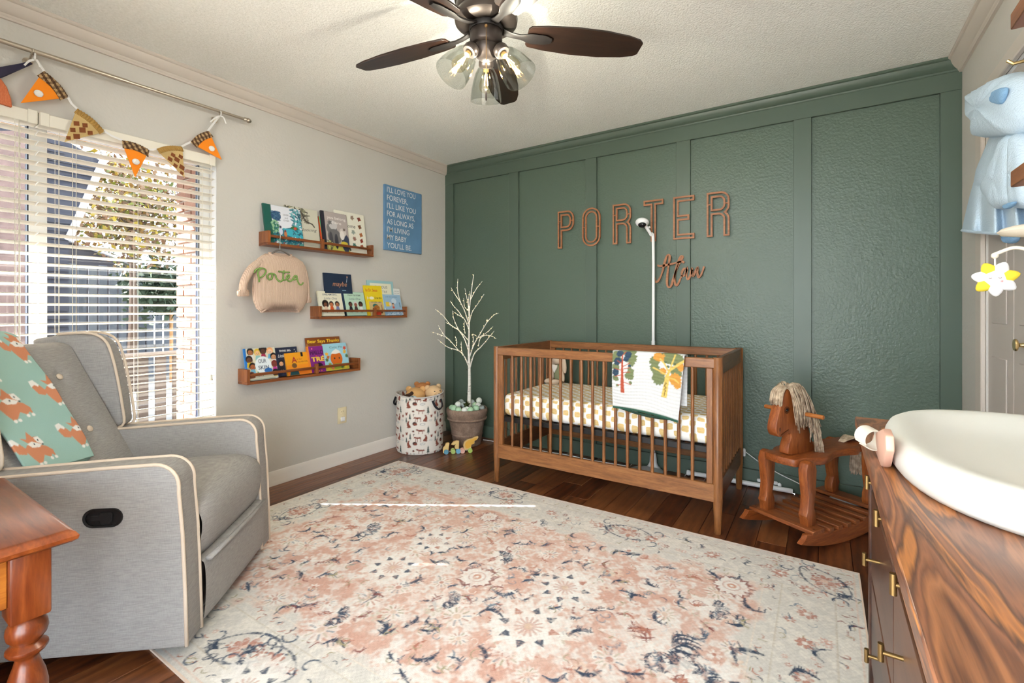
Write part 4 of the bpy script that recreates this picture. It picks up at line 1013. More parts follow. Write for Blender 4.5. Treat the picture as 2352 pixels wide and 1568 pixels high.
# --- top ledge
ZB = 1.5315
def p_over(cv, w, h):
    cv.rect(w*.2, 0, w, h, (222, 224, 232)); cv.rect(0, 0, w*.2, h, (16, 88, 78))
    cv.poly([(w*.2, 0), (w, 0), (w, h*.42), (w*.75, h*.48), (w*.45, h*.4), (w*.2, h*.45)], (30, 110, 130)); cv.poly([(w*.55, h*.25), (w, h*.15), (w, h*.4), (w*.7, h*.42), (w*.45, h*.42)], (60, 170, 190))
    cv.ell(w*.31, h*.72, w*.13, h*.13, (34, 74, 112)); leaves(cv, 40, w*.2, w*.42, h*.6, h*.84, [(30, 70, 110), (70, 110, 140)], w*.03, 1)
    leaves(cv, 90, w*.72, w, h*.3, h*.98, [(40, 120, 140), (90, 170, 180), (30, 90, 110)], w*.05, 2); leaves(cv, 120, w*.2, w, 0, h*.2, [(40, 110, 120), (150, 70, 80), (26, 70, 84), (220, 230, 230), (90, 160, 150)], w*.04, 3); leaves(cv, 40, w*.2, w*.36, h*.3, h*.58, [(150, 190, 150), (40, 110, 90)], w*.05, 4)
    cv.ell(w*.78, h*.46, w*.1, h*.05, (60, 110, 60)); cv.blot(w*.8, h*.45, w*.05, (206, 74, 62), random.Random(1), 5, .3); cv.ell(w*.4, h*.33, w*.05, h*.1, (200, 210, 230)); cv.ell(w*.4, h*.44, w*.03, h*.035, (60, 50, 80)); cv.ell(w*.52, h*.27, w*.04, h*.08, (196, 120, 70)); cv.ell(w*.52, h*.35, w*.025, h*.03, (120, 50, 50))
    for sx, y in (('OVER', .76), ('and', .685), ('OVER', .61)): cv.text(sx, w*.58, h*y, h*.062, (70, 70, 80))
book((653, 471), (728, 485), ZB, 1, 'cream picture book with a dark tree and handwritten title on the top ledge', (206, 202, 184), lambda cv, w, h: (leaves(cv, 60, w*.0, w*.62, h*.8, h, [(120, 122, 96), (170, 164, 130), (70, 66, 56)], w*.05, 8), leaves(cv, 40, w*.4, w*.7, h*.62, h*.97, [(80, 74, 64), (130, 124, 108)], w*.05, 9), cv.line([(w*.45, h*.95), (w*.55, h*.75), (w*.62, h*.66), (w*.8, h*.62), (w*.86, h*.55)], .009, (70, 62, 52)), cv.text('Noticing', w*.66, h*.42, h*.1, (60, 58, 56), shear=.35, fit=w*.54, rot=.08), cv.rect(w*.4, h*.06, w*.9, h*.067, (150, 146, 136))))
book((603, 467), (689, 483), ZB, 0, 'picture book with dark green spine and teal jungle lake cover', (16, 88, 78), p_over, .014)
book((767, 483), (835, 494), ZB, 1, 'cream picture book with rows of small brown house drawings', (232, 228, 212), lambda cv, w, h: (cv.text('Home', w*.48, h*.62, h*.13, (50, 46, 44), shear=.2), [(cv.blot(w*x, h*y, w*.075, c, random.Random(int(x*90+y*70)), 4+int(x*10) % 4, .35, .4), None) for x, y, c in ((.3, .86, (90, 80, 72)), (.58, .88, (150, 128, 110)), (.82, .87, (140, 70, 56)), (.82, .68, (120, 72, 44)), (.58, .52, (150, 160, 150)), (.84, .48, (172, 100, 52)), (.32, .36, (150, 106, 70)), (.6, .36, (150, 110, 96)), (.84, .33, (150, 62, 50)), (.58, .2, (70, 120, 110)), (.84, .18, (168, 84, 54)), (.4, .08, (70, 76, 66)), (.34, .2, (80, 110, 80)))]))
book((731, 497), (742, 499), ZB, 1, 'narrow green and orange book edge behind the grey animal book', (214, 84, 44), lambda cv, w, h: (cv.poly([(w*.35, 0), (w, 0), (w, h), (w*.1, h)], (96, 190, 140)), cv.rect(w*.5, 0, w, h*.2, (240, 196, 90))), .008, xf=.068, xt=.02)
def p_here(cv, w, h):
    cv.rect(0, 0, w, h, (178, 166, 162)); cv.rect(0, 0, w*.12, h, (34, 34, 48)); cv.poly([(w*.12, 0), (w, 0), (w, h*.14), (w*.12, h*.2)], (196, 190, 90)); g = random.Random(6)
    for x, y, rx, ry, c in ((.36, .56, .2, .16, (120, 118, 118)), (.42, .66, .16, .12, (200, 196, 196)), (.44, .36, .26, .2, (110, 108, 110)), (.3, .26, .07, .22, (70, 70, 78)), (.5, .24, .07, .2, (60, 60, 70)), (.86, .22, .16, .24, (58, 66, 88)), (.78, .5, .13, .11, (206, 198, 192)), (.74, .42, .09, .12, (226, 220, 214)), (.8, .2, .14, .06, (206, 186, 60))): cv.ell(w*x, h*y, w*rx, h*ry, c)
    cv.blot(w*.3, h*.72, w*.1, (104, 100, 100), g, 5, .5); cv.blot(w*.84, h*.58, w*.06, (110, 96, 88), g, 6, .4); leaves(cv, 30, w*.14, w*.3, 0, h*.24, [(200, 200, 130), (90, 90, 60)], w*.05, 3)
    cv.text('you belong', w*.58, h*.82, h*.1, (236, 230, 226), fit=w*.72, bold=.01); cv.text('here', w*.58, h*.70, h*.1, (236, 230, 226), fit=w*.34, bold=.01)
book((736, 483), (795, 495), ZB, 0, 'grey picture book with black spine and watercolour animals', (34, 34, 48), p_here, .012)
# --- middle ledge
ZB = 1.0715
book((742.5, 626.6), (806, 631), ZB, 1, 'navy picture book with one copper word, tallest on the middle ledge', (36, 50, 74), lambda cv, w, h: (cv.ell(w*.6, h*.35, w*.4, h*.3, (40, 60, 88), al=.6), cv.text('maybe', w*.55, h*.70, h*.16, (190, 132, 96), shear=.25, fit=w*.52), cv.ell(w*.84, h*.93, w*.022, h*.02, (206, 150, 120)), cv.line([(w*.84, h*.92), (w*.8, h*.8)], .003, (200, 210, 220)), cv.rect(w*.62, h*.60, w*.76, h*.608, (150, 190, 200))))
def p_lit(title, bg, tc, kids):
    def f(cv, w, h):
        cv.rect(0, 0, w, h, bg); cv.text(title, w*.5, h*.83, h*.085, tc, fit=w*.62, bold=.012); cv.text('Little One', w*.5, h*.66, h*.13, (70, 90, 110), shear=.3, fit=w*.56)
        for i, (sk, hr, tp, hs) in enumerate(kids): kid(cv, w*(.25+.25*i), h*.44, h*.42, sk, hr, tp, hs)
        cv.rect(w*.25, h*.055, w*.75, h*.062, (150, 150, 140))
    return f
book((728.7, 669), (782.4, 671), ZB, 0, 'cream board book with three dark-haired children on the cover', (228, 224, 200), p_lit('DREAM BIG,', (230, 226, 204), (60, 74, 100), (((120, 74, 52), (40, 30, 28), (226, 196, 170), 1.6), ((196, 120, 80), (40, 30, 28), (214, 92, 44), 1.1), ((176, 116, 84), (46, 34, 30), (120, 128, 170), 1.15))), .016)
book((788, 671), (834.5, 673), ZB, 0, 'mint green board book with three children in dark clothes', (46, 66, 74), p_lit('FOLLOW YOUR DREAMS', (184, 214, 192), (50, 60, 60), (((104, 62, 46), (34, 26, 24), (40, 40, 50), 1.05), ((150, 92, 70), (210, 200, 200), (66, 50, 50), 1.1), ((96, 60, 46), (30, 24, 22), (232, 232, 230), 1.2))), .016)
book((842.4, 643.6), (902, 647), ZB, 1, 'picture book with pale blue frame and green bush on the middle ledge', (160, 200, 204), lambda cv, w, h: (cv.rect(w*.1, 0, w*.9, h*.92, (234, 230, 206)), cv.text('CURIOUS', w*.5, h*.78, h*.1, (70, 80, 80), fit=w*.5), cv.text('LITTLE', w*.55, h*.66, h*.08, (70, 80, 80), fit=w*.36), leaves(cv, 60, w*.3, w*.86, h*.38, h*.56, [(70, 150, 60), (50, 120, 50)], w*.06, 5)), xf=.05, xt=.012)
book((902.5, 662.5), (917.4, 664), ZB, 1, 'narrow white book edge with grey title at the end of the middle ledge', (228, 228, 224), lambda cv, w, h: (cv.text('THE TINY', w*.5, h*.88, h*.05, (120, 124, 126), fit=w*.8), cv.text('IN YOUR', w*.5, h*.8, h*.05, (120, 124, 126), fit=w*.7), cv.text('STORY', w*.5, h*.72, h*.05, (120, 124, 126), fit=w*.7)), .006)
def p_yel(cv, w, h):
    cv.rect(0, 0, w, h, (236, 208, 40)); cv.text('by Dr. Seuss', w*.4, h*.80, h*.13, (206, 74, 30), fit=w*.66, bold=.015); cv.ell(w*.36, h*.58, w*.13, h*.05, (240, 236, 214)); cv.poly([(w*.2, h*.58), (w*.12, h*.64), (w*.12, h*.53)], (240, 236, 214))
    cv.text('One fish', w*.72, h*.56, h*.085, (40, 36, 30), fit=w*.4, bold=.01); cv.ell(w*.36, h*.38, w*.16, h*.04, (90, 160, 60)); cv.text('two fish', w*.74, h*.35, h*.085, (40, 36, 30), fit=w*.4, bold=.01)
book((835, 655.3), (875.4, 658), ZB, 1, 'bright yellow picture book with orange and black lettering', (236, 208, 40), p_yel, .012, xf=.0655, xt=.021)
book((845.5, 687), (875.5, 686.5), ZB, 0, 'small tan board book showing a bear in a green hat', (206, 180, 132), lambda cv, w, h: (cv.text('Tiny Bear Tales', w*.52, h*.76, h*.13, (40, 90, 60), fit=w*.8, bold=.02), cv.ell(w*.42, h*.55, w*.2, h*.13, (50, 120, 110)), cv.ell(w*.5, h*.44, w*.22, h*.15, (178, 112, 50)), cv.ell(w*.5, h*.14, w*.25, h*.18, (196, 62, 40)), cv.ell(w*.8, h*.2, w*.09, h*.1, (120, 74, 40)), cv.rect(w*.86, h*.3, w*.91, h*.62, (150, 100, 50)), cv.ell(w*.58, h*.46, w*.02, h*.02, BL)), .014)
book((878, 677.6), (918, 677.8), ZB, 0, 'pale blue board book with a child and yellow cup drawing', (160, 192, 218), lambda cv, w, h: (cv.ell(w*.58, h*.68, w*.14, h*.14, (206, 222, 236)), cv.text('LOVE YOU SOMEDAY', w*.48, h*.86, h*.065, (70, 100, 140), fit=w*.7), cv.rect(w*.1, h*.42, w*.3, h*.64, (236, 206, 70)), cv.ell(w*.34, h*.53, w*.07, h*.09, (240, 214, 190)), cv.ell(w*.5, h*.52, w*.07, h*.07, (60, 44, 40)), cv.ell(w*.5, h*.49, w*.06, h*.06, (224, 180, 150)), cv.rect(w*.44, h*.32, w*.56, h*.43, (206, 92, 70)), leaves(cv, 60, 0, w, 0, h*.28, [(220, 232, 240), (120, 160, 196), (190, 214, 232)], w*.06, 6), cv.rect(w*.86, h*.38, w*.9, h*.62, (90, 110, 130))), .014)
# --- lowest ledge
ZB = .6915
def p_skin(cv, w, h):
    cv.rect(0, 0, w, h, (222, 216, 192)); cv.rect(0, 0, w*.07, h, (40, 120, 200))
    K = [(.2, .85, (176, 112, 70), (40, 34, 32), (226, 226, 226)), (.42, .82, (236, 190, 140), (226, 190, 60), (150, 200, 200)), (.6, .86, (96, 58, 46), (30, 24, 24), (170, 40, 80)), (.82, .84, (240, 200, 170), (240, 170, 110), (110, 180, 220)), (.14, .62, (110, 70, 50), (40, 30, 28), (226, 190, 40)), (.92, .66, (206, 150, 110), (30, 28, 32), (240, 240, 240)), (.92, .42, (130, 62, 50), (120, 40, 36), (190, 50, 150)), (.22, .4, (176, 100, 60), (36, 30, 30), (120, 190, 220)), (.92, .14, (120, 80, 60), (30, 28, 30), (236, 206, 40)), (.16, .12, (150, 90, 60), (120, 60, 40), (220, 170, 160)), (.45, .16, (236, 196, 160), (100, 150, 100), (220, 220, 210))]
    for x, y, sk, hr, tp in K: kid(cv, w*x, h*y, h*.42, sk, hr, tp)
    for d in (-.09, .09): cv.ell(w*(.6+d), h*.95, w*.04, h*.045, (30, 24, 24))
    cv.ell(w*.56, h*.45, w*.26, h*.27, (232, 240, 244)); cv.text('OUR', w*.54, h*.52, h*.17, (40, 60, 90), bold=.015, fit=w*.25); cv.text('SKIN', w*.56, h*.32, h*.17, (40, 60, 90), bold=.015, fit=w*.34); cv.ell(w*.7, h*.27, w*.13, h*.08, (50, 110, 180)); cv.rect(0, 0, w, h*.07, (226, 222, 200)); cv.rect(w*.07, h*.02, w*.9, h*.035, (80, 120, 90))
book((701.4, 776.6), (779, 773), ZB, 1, 'brown picture book with yellow title, tallest on the lowest ledge', (132, 72, 34), lambda cv, w, h: (leaves(cv, 60, 0, w, 0, h*.7, [(150, 90, 46), (120, 66, 30), (170, 110, 60)], w*.1, 8), cv.text('Bear Says Thanks', w*.51, h*.845, h*.125, (240, 196, 50), fit=w*.93, bold=.02)))
book((629.5, 799), (681, 798.5), ZB, 1, 'navy board book with white title between two covers on the lowest ledge', (36, 42, 66), lambda cv, w, h: (cv.text('THINK BIG,', w*.45, h*.85, h*.095, WH, fit=w*.52, bold=.015), cv.text('Little One', w*.42, h*.66, h*.14, WH, shear=.3, fit=w*.6), kid(cv, w*.22, h*.42, h*.4, (226, 170, 130), (30, 24, 24), (30, 28, 34)), kid(cv, w*.5, h*.42, h*.4, (150, 96, 70), (60, 30, 30), (90, 40, 70)), [cv.ell(w*x, h*y, .0025, .0025, WH) for x, y in ((.87, .9), (.92, .82), (.8, .75))]), .016, xf=.0635, xt=.019)
book((558.5, 801), (630.5, 798.5), ZB, 0, 'wide picture book with many children around a round white title', (60, 130, 200), p_skin, .010)
book((653, 812), (704.5, 810.5), ZB, 0, 'orange board book with a large dark red letter A', (236, 160, 32), lambda cv, w, h: (cv.rect(0, 0, w, h*.4, (240, 132, 40)), cv.rect(0, h*.28, w, h*.45, (238, 146, 36)), cv.poly([(w*.08, 0), (w*.5, 0), (w*.46, h*.24), (w*.14, h*.2)], (36, 84, 92)), cv.ell(w*.34, h*.42, w*.11, h*.11, (112, 78, 44)), cv.text('A', w*.37, h*.55, h*.36, (162, 36, 40), bold=.02), cv.text('is for', w*.6, h*.66, h*.11, (150, 50, 36), fit=w*.24), cv.text('activist', w*.74, h*.54, h*.12, (130, 50, 36), fit=w*.42), cv.rect(w*.69, h*.8, w*.79, h, BL)), .016)
book((703.5, 797), (741, 795), ZB, 0, 'purple and orange book in front of the brown picture book', (236, 140, 50), lambda cv, w, h: (cv.rect(w*.1, 0, w, h, (132, 40, 132)), cv.text('HALLO', w*.56, h*.68, h*.22, (60, 24, 66), fit=w*.8, bold=.03), cv.text('TRE', w*.58, h*.42, h*.23, (244, 206, 60), fit=w*.8, bold=.03), cv.ell(w*.62, h*.24, w*.2, h*.12, (40, 24, 46)), [cv.ell(w*x, h*y, .005, .005, c) for x, y, c in ((.25, .2, (236, 140, 50)), (.9, .18, (240, 200, 70)), (.4, .07, (250, 250, 250)), (.55, .06, (240, 150, 60)), (.3, .9, (240, 120, 160)), (.7, .06, (236, 110, 60)), (.5, .62, (220, 60, 60)), (.9, .6, (250, 200, 90)))]), .014)
def p_pie(cv, w, h):
    cv.rect(0, 0, w, h, (158, 208, 224)); cv.rect(0, 0, w, h*.22, (206, 190, 60)); cv.ell(w*.5, h*.42, w*.25, h*.27, (214, 106, 32)); cv.ell(w*.5, h*.14, w*.3, h*.1, (150, 170, 60)); cv.poly([(w*.3, h*.62), (w*.36, h*.7), (w*.52, h*.78), (w*.64, h*.72), (w*.72, h*.64), (w*.5, h*.6)], (240, 238, 232)); cv.text('Cutie Pie', w*.54, h*.82, h*.095, (60, 80, 90), fit=w*.54)
    for x in (.42, .62): cv.ell(w*x, h*.44, w*.03, h*.035, BL)
    g = random.Random(2)
    for x, y, c in ((.12, .62, (236, 176, 50)), (.1, .4, (90, 110, 60)), (.16, .5, (196, 110, 50)), (.9, .8, (206, 80, 60)), (.88, .66, (236, 180, 60)), (.95, .5, (80, 110, 70)), (.12, .12, (236, 190, 60)), (.3, .1, (226, 120, 90)), (.7, .1, (90, 110, 60)), (.86, .12, (240, 200, 70)), (.2, .24, (150, 160, 60))): cv.blot(w*x, h*y, w*.085, c, g, 6, .45)
book((740, 790.6), (793.8, 788.7), ZB, 0, 'sky blue board book with a smiling orange pie on the cover', (160, 200, 214), p_pie, .016)

# ------------------------------------------------------------------ sweater on a hanger
M_KNIT = NT('rib_knit'); v = M_KNIT.coord('Object'); wv = M_KNIT.n('ShaderNodeTexWave', bands_direction='Y', ins={'Vector': v, 'Scale': 46.0, 'Distortion': .6}).outputs[1]; wz = M_KNIT.n('ShaderNodeTexWave', bands_direction='Z', ins={'Vector': v, 'Scale': 60.0, 'Distortion': .6}).outputs[1]
M_KNIT.base(M_KNIT.ramp(wv, [(0, (196, 166, 146)), (.6, (218, 190, 170))])); M_KNIT.set(Roughness=.95); M_KNIT.bump(M_KNIT.math('ADD', wv, M_KNIT.math('MULTIPLY', wz, .4)), .5, .004); M_KNIT = M_KNIT.m
M_YARN = plain('green_yarn', (126, 156, 84), .95, bump=.6, bscale=300)
SX = .118
def W2(px, py, X=SX): p = onx(px, py, X); return p[1], p[2]
def make_sweater():
    rows = [(716, 600, 686), (708, 590, 694), (690, 583, 703), (668, 581, 706), (645, 583, 705), (625, 585, 703), (608, 586, 700), (598, 592, 694), (591, 601, 684), (586, 610, 675)]
    yc0, zc0 = W2(642, 650); sw = thing('knit_sweater', 'blush ribbed toddler sweater with a green stitched name', 'sweater', (SX, yc0, zc0))
    rings = []; NR = 28
    for i, (py, a, b) in enumerate(rows):
        ya, z = W2(a, py); yb, _ = W2(b, py); z = W2((a+b)/2, py)[1]; yc, hw = (ya+yb)/2, (yb-ya)/2; D = (.028, .036, .042, .044, .043, .04, .035, .028, .02, .013)[i]; ring = []
        for kk in range(NR):
            t = 2*PI*kk/NR; c, s = math.cos(t), math.sin(t); zz = z
            if i == 0: zz += .05*max(0, 1-(c*1.02)**2)*(1 if s > 0 else .1)
            ring.append((SX+D*(abs(s)**.8)*(1 if s > 0 else -1), yc+hw*(abs(c)**.85)*(1 if c > 0 else -1), zz))
        rings.append(ring)
    mb = MB(); mb.ring_sweep(rings, True, False); mb.build('torso', M_KNIT, sw, recalc=True, solid=.004, angle=180)
    # hem and neck bands
    def band(ring, r, nm): MB().tube(ring, r, 6, loop=True).build(nm, M_KNIT, sw, angle=180)
    band(rings[0], .0055, 'hem_band')
    ya, z1 = W2(617, 580); yb, z2 = W2(668, 590); nk = []
    for kk in range(20):
        t = 2*PI*kk/20; nk.append((SX+.016*math.sin(t)+.004, (ya+yb)/2+(yb-ya)/2*math.cos(t), (z1+z2)/2-.022*max(0, math.sin(t))+.004))
    band(nk, .008, 'neck_band')
    for nm, pts, rr in (('sleeve', [(600, 600), (582, 614), (567, 636), (560, 657), (560, 674)], [.034, .036, .033, .030, .027]), ('sleeve', [(690, 604), (699, 625), (704, 650), (707, 675), (708, 690)], [.028, .03, .027, .023, .02])):
        P = [(SX-.008, *W2(*p)) for p in pts]; P = [tuple(q) for q in spline(P, 4)]; n = len(P); rad = list(np.interp(np.linspace(0, 4, n), range(5), rr))
        MB().tube(P, rad, 14, flat=(1, .62)).build(nm, M_KNIT, sw, angle=180)
        a, b = np.array(P[-1]), np.array(P[-4]); d = (a-b)/np.linalg.norm(a-b)
        MB().tube([a-d*.022, a-d*.012, a+d*.008, a+d*.016], [rad[-1]+.003, rad[-1]+.007, rad[-1]+.007, rad[-1]+.002], 14, flat=(1, .66)).build('cuff', M_KNIT, sw, angle=180)
    S = [[(250, 1085), (246, 1030), (234, 965), (262, 930)], [(204, 975), (214, 938), (262, 918), (310, 928), (320, 958), (300, 1000), (262, 1034)], [(385, 980), (352, 990), (340, 1020), (355, 1052), (385, 1045), (395, 1005), (380, 985), (405, 985), (430, 1000), (440, 1035), (465, 1068), (490, 1078), (515, 1055), (522, 1000), (532, 945)], [(468, 955), (530, 965), (600, 968)], [(515, 1050), (535, 1062), (565, 1050), (596, 1020), (590, 1000), (568, 1012), (566, 1050), (590, 1074), (620, 1070), (645, 1035), (665, 1010), (690, 1015), (680, 1048), (640, 1060)], [(660, 1015), (690, 1030), (702, 1075), (722, 1108), (750, 1116), (776, 1090)]]
    st = []
    for s in S:
        P = []
        for zx, zy in s:
            y, z = W2(550+zx*.1914, 440+zy*.1914, SX+.046); hwid = .185; d = .046*math.sqrt(max(.05, 1-((y-yc0)/hwid)**2))**.8; P.append((SX+d+.003, y, z))
        MB().tube(spline(P, 5), .005, 7).build('yarn_stitch', M_YARN, sw, angle=180)
    M_H = plain('grey_velvet', (120, 112, 106), .9)
    hk = thing('clothes_hanger', 'grey velvet clothes hanger hooked on the top ledge', 'hanger', (SX, yc0, zc0+.2))
    ya, za = W2(600, 597); yb, zb = W2(683, 600); yt, zt = W2(643, 574)
    MB().tube(spline([(SX, ya, za), (SX, (ya+yt)/2, (za+zt)/2+.006), (SX, yt, zt), (SX, (yb+yt)/2, (zb+zt)/2+.006), (SX, yb, zb)], 6), .008, 8, flat=(1, .6)).build('hanger_arm', M_H, hk)
    h0 = W2(643, 572); h1 = W2(643, 550); h2 = W2(642, 541)
    MB().tube(spline([(SX, h0[0], h0[1]-.008), (SX, h0[0], h0[1]+.02), (SX+.004, h1[0], 1.567), (SX, h1[0]-.0, 1.590), (SX-.014, h1[0]-.004, 1.596), (SX-.026, h1[0]-.006, 1.589)], 6), .0022, 8).build('hanger_hook', plain('steel', (190, 190, 190), .2, 1.0), hk)
make_sweater()

# ------------------------------------------------------------------ blue canvas sign
sg = thing('wall_plaque', 'blue canvas wall plaque with white stencilled verse', 'wall sign', (0, -.56, 1.595))
sy0, sy1, sz0, sz1 = -.767, -.350, 1.597, 2.118
MB().box(.001, .022, sy0, sy1, sz0, sz1).build('canvas', plain('slate_blue_canvas', (98, 140, 178), .7, bump=.15, bscale=500, var=.04), sg, bevel=.002)
M_STEN = plain('stencil_white', (224, 226, 226), .7)
for i, (sx, wd) in enumerate((("I'LL LOVE YOU", .76), ('FOREVER,', .545), ("I'LL LIKE YOU", .77), ('FOR ALWAYS,', .74), ('AS LONG AS', .70), ("I'M LIVING", .59), ('MY BABY', .51), ("YOU'LL BE.", .65))):
    zz = sz1-.058-i*.0635
    text_plate('lettering', sx, lambda u, v, t, zz=zz: (t, sy0+.022+u, zz+v), M_STEN, sg, .060, .0225, .0232, bold=.005, fit=wd*(sy1-sy0))

# ------------------------------------------------------------------ wall outlet
M_OUT = plain('almond_plastic', (226, 212, 176), .4); ou = thing('wall_outlet', 'almond wall outlet with a white safety plug in its lower socket', 'outlet', (0, -1.155, .35))
MB().box(0.0005, .006, -1.193, -1.117, .291, .408).build('cover_plate', M_OUT, ou, bevel=.002, seg=2)
for z in (.376, .325):
    MB().lathe([(0, 0), (.0165, 0), (.0165, .003), (.015, .0035), (0, .0035)], (.0055, -1.155, z), 20, Matrix.Rotation(R(90), 3, 'Y')).build('socket', M_OUT, ou)
for dy in (-.006, .006): MB().box(.0088, .0094, -1.155+dy-.001, -1.155+dy+.001, .374, .384).build('socket_slot', M_BLK, ou)
MB().box(.006, .018, -1.172, -1.138, .308, .34).build('safety_plug', M_WPL, ou, bevel=.005, seg=3)

# ------------------------------------------------------------------ curtain rod and bunting
M_NICK = plain('brushed_nickel', (196, 186, 172), .3, 1.0); RXD = .072; ZR = 2.24
rd = thing('curtain_rod', 'brushed nickel curtain rod above the window', 'curtain rod', (RXD, -2.6, ZR))
MB().cyl((RXD, -3.55, ZR-.004), (RXD, -2.455, ZR), .0105, n=14).build('outer_tube', M_NICK, rd)
MB().cyl((RXD, -2.46, ZR), (RXD, -1.892, ZR+.004), .0085, n=14).build('inner_tube', M_NICK, rd)
MB().lathe([(0, -.01), (.0095, -.01), (.013, -.004), (.0135, .002), (.0105, .006), (.0125, .01), (.014, .018), (.0125, .026), (.0085, .032), (.004, .036), (0, .037)], (RXD, -1.886, ZR+.004), 16, Matrix.Rotation(R(-90), 3, 'X')).build('finial', M_NICK, rd)
for y in (-2.795, -2.025):
    MB().tube([(.001, y, ZR-.03), (.03, y, ZR-.028), (RXD, y, ZR-.016)], .005, 8).build('bracket', M_NICK, rd)
    MB().tube([(RXD-.012, y, ZR), (RXD-.009, y, ZR-.011), (RXD, y, ZR-.014), (RXD+.011, y, ZR-.009), (RXD+.013, y, ZR+.002)], .0035, 6).build('bracket_cup', M_NICK, rd)
    MB().lathe([(0, 0), (.018, 0), (.018, .004), (0, .005)], (.001, y, ZR-.03), 14, Matrix.Rotation(R(90), 3, 'Y')).build('bracket_plate', M_NICK, rd)
M_OFELT = plain('orange_felt', (246, 140, 28), .95); M_TFELT = plain('tan_burlap', (206, 176, 118), .95, bump=.4, bscale=500, var=.06); M_KRAFT = plain('kraft_card', (178, 140, 74), .9); M_DIA = plain('brown_felt', (128, 72, 36), .95); M_POM = plain('white_pompom', (244, 242, 238), 1.0, bump=.8, bscale=300); M_RIB = plain('white_ribbon', (232, 230, 228), .8)
k = NT('plaid_cloth'); v = k.coord('Object', (1, 1, 1), (.0, 0, 0)); sx_ = k.n('ShaderNodeSeparateXYZ'); k.l(v, sx_.inputs[0]); a1 = k.math('FRACT', k.math('MULTIPLY', k.math('ADD', sx_.outputs[1], k.math('MULTIPLY', sx_.outputs[2], .6)), 42.0)); a2 = k.math('FRACT', k.math('MULTIPLY', k.math('SUBTRACT', sx_.outputs[2], k.math('MULTIPLY', sx_.outputs[1], .6)), 42.0))
k.base(k.mix(k.math('MULTIPLY', k.math('GREATER_THAN', a2, .55), .6), k.mix(k.math('GREATER_THAN', a1, .5), (196, 164, 120), (104, 72, 46)), (74, 50, 34))); k.set(Roughness=.95); M_PLAID = k.m
bt = thing('pie_bunting', 'felt bunting of orange and tan pie slices tied to the curtain rod', 'bunting', (.05, -2.4, 2.0))
BX = .055
def bp_(px, py, X=BX): p = onx(px, py, X); return np.array([p[1], p[2]])
PEN = [((102, 165), (155.5, 222), (47, 237), 0), ((178.6, 251), (238.5, 301), (148, 326), 1), ((280.6, 323), (340.6, 344), (310, 407), 0), ((359.7, 342), (415.8, 337), (423.5, 408), 1), ((437.5, 326), (477, 301), (509, 367), 0)]
for a, b, c, kd in PEN:
    A, B, Cc = bp_(*a), bp_(*b), bp_(*c); mid = (A+B)/2; dn = (Cc-mid)/np.linalg.norm(Cc-mid); al_ = (B-A)
    pn = MB(); pn.prism([tuple(A+dn*.012), tuple(B+dn*.012), tuple(Cc)], lambda y, z: (BX, y, z), lambda y, z: (BX+.003, y, z)); po = pn.build('pennant', M_OFELT if kd == 0 else M_TFELT, bt, smooth=False)
    hgt = np.linalg.norm(Cc-mid); n = 22; wdt = .038 if kd == 0 else .026
    cr = MB(); cr.grid(lambda u, v: (BX+.0045+.0035*math.sin(u*n*PI*1.0)*(1 if kd else .8)+.002*math.sin(v*PI), *(A-al_*.02+al_*1.04*u*(1-.06*v)+al_*.03*v+dn*(wdt*v+.010*math.sin(u*PI)*(-1)))), n*3, 2)
    cr.build('pie_crust', M_PLAID if kd == 0 else M_KRAFT, po, recalc=False, solid=.0015, angle=180)
    if kd == 0:
        q = mid+dn*hgt*.52; MB().ball((BX+.009, *q), (.009, .016, .015), 14, 8).build('pompom', M_POM, po)
    else:
        uu = al_/np.linalg.norm(al_)
        for fu, fv, s in ((-.20, .36, .013), (.06, .40, .015), (.27, .32, .012), (-.12, .58, .012), (.10, .66, .015), (-.02, .84, .010), (0, .24, .012)):
            q = mid+al_*fu+dn*hgt*fv; dd = MB(); dd.prism([tuple(q+uu*s), tuple(q+dn*s*1.2), tuple(q-uu*s), tuple(q-dn*s*1.2)], lambda y, z: (BX+.003, y, z), lambda y, z: (BX+.0042, y, z)); dd.build('lattice_hole', M_DIA, po, smooth=False)
for s in ([(84, 138), (102, 165)], [(155, 222), (164, 238), (178, 251)], [(238, 300), (256, 312), (281, 323)], [(340, 344), (350, 344), (360, 342)], [(416, 337), (427, 331), (438, 326)], [(477, 301), (489, 285), (503, 268)]):
    P = [(BX+.002, *bp_(*q)) for q in s]; MB().tube(P, .0055, 6, flat=(.25, 1)).build('ribbon', M_RIB, bt)
for px, py in ((78, 132), (505, 262)):
    q = bp_(px, py, RXD); MB().tube([(RXD+.013*math.cos(t), q[0]+.004*math.sin(t*.5), q[1]+.004+.0135*math.sin(t)) for t in np.linspace(0, 2*PI, 16)], .0035, 6).build('ribbon_loop', M_RIB, bt)
    for dx, dy in ((14, 22), (-14, 10), (-22, 18)): MB().tube(spline([(RXD, q[0], q[1]-.01), (RXD+.006, *bp_(px+dx*.5, py+8, RXD)), (RXD, *bp_(px+dx, py+dy, RXD))], 4), .0038, 6, flat=(.4, 1)).build('ribbon_tail', M_RIB, bt)
hw_ = thing('fabric_hat_decoration', 'navy and orange plaid fabric decoration at the picture edge under the rod', 'decoration', (.05, -2.92, 2.1))
def flatpoly(nm, pts, m, d0=.04, d1=.052): mb = MB(); mb.prism([tuple(bp_(*p, X=.046)) for p in pts], lambda y, z: (d0, y, z), lambda y, z: (d1, y, z)); return mb.build(nm, m, hw_, bevel=.003)
flatpoly('navy_brim', [(-40, 165), (0, 154), (40, 147), (66, 141), (76, 147), (40, 163), (6, 178), (-40, 190)], plain('navy_cloth', (48, 44, 66), .9))
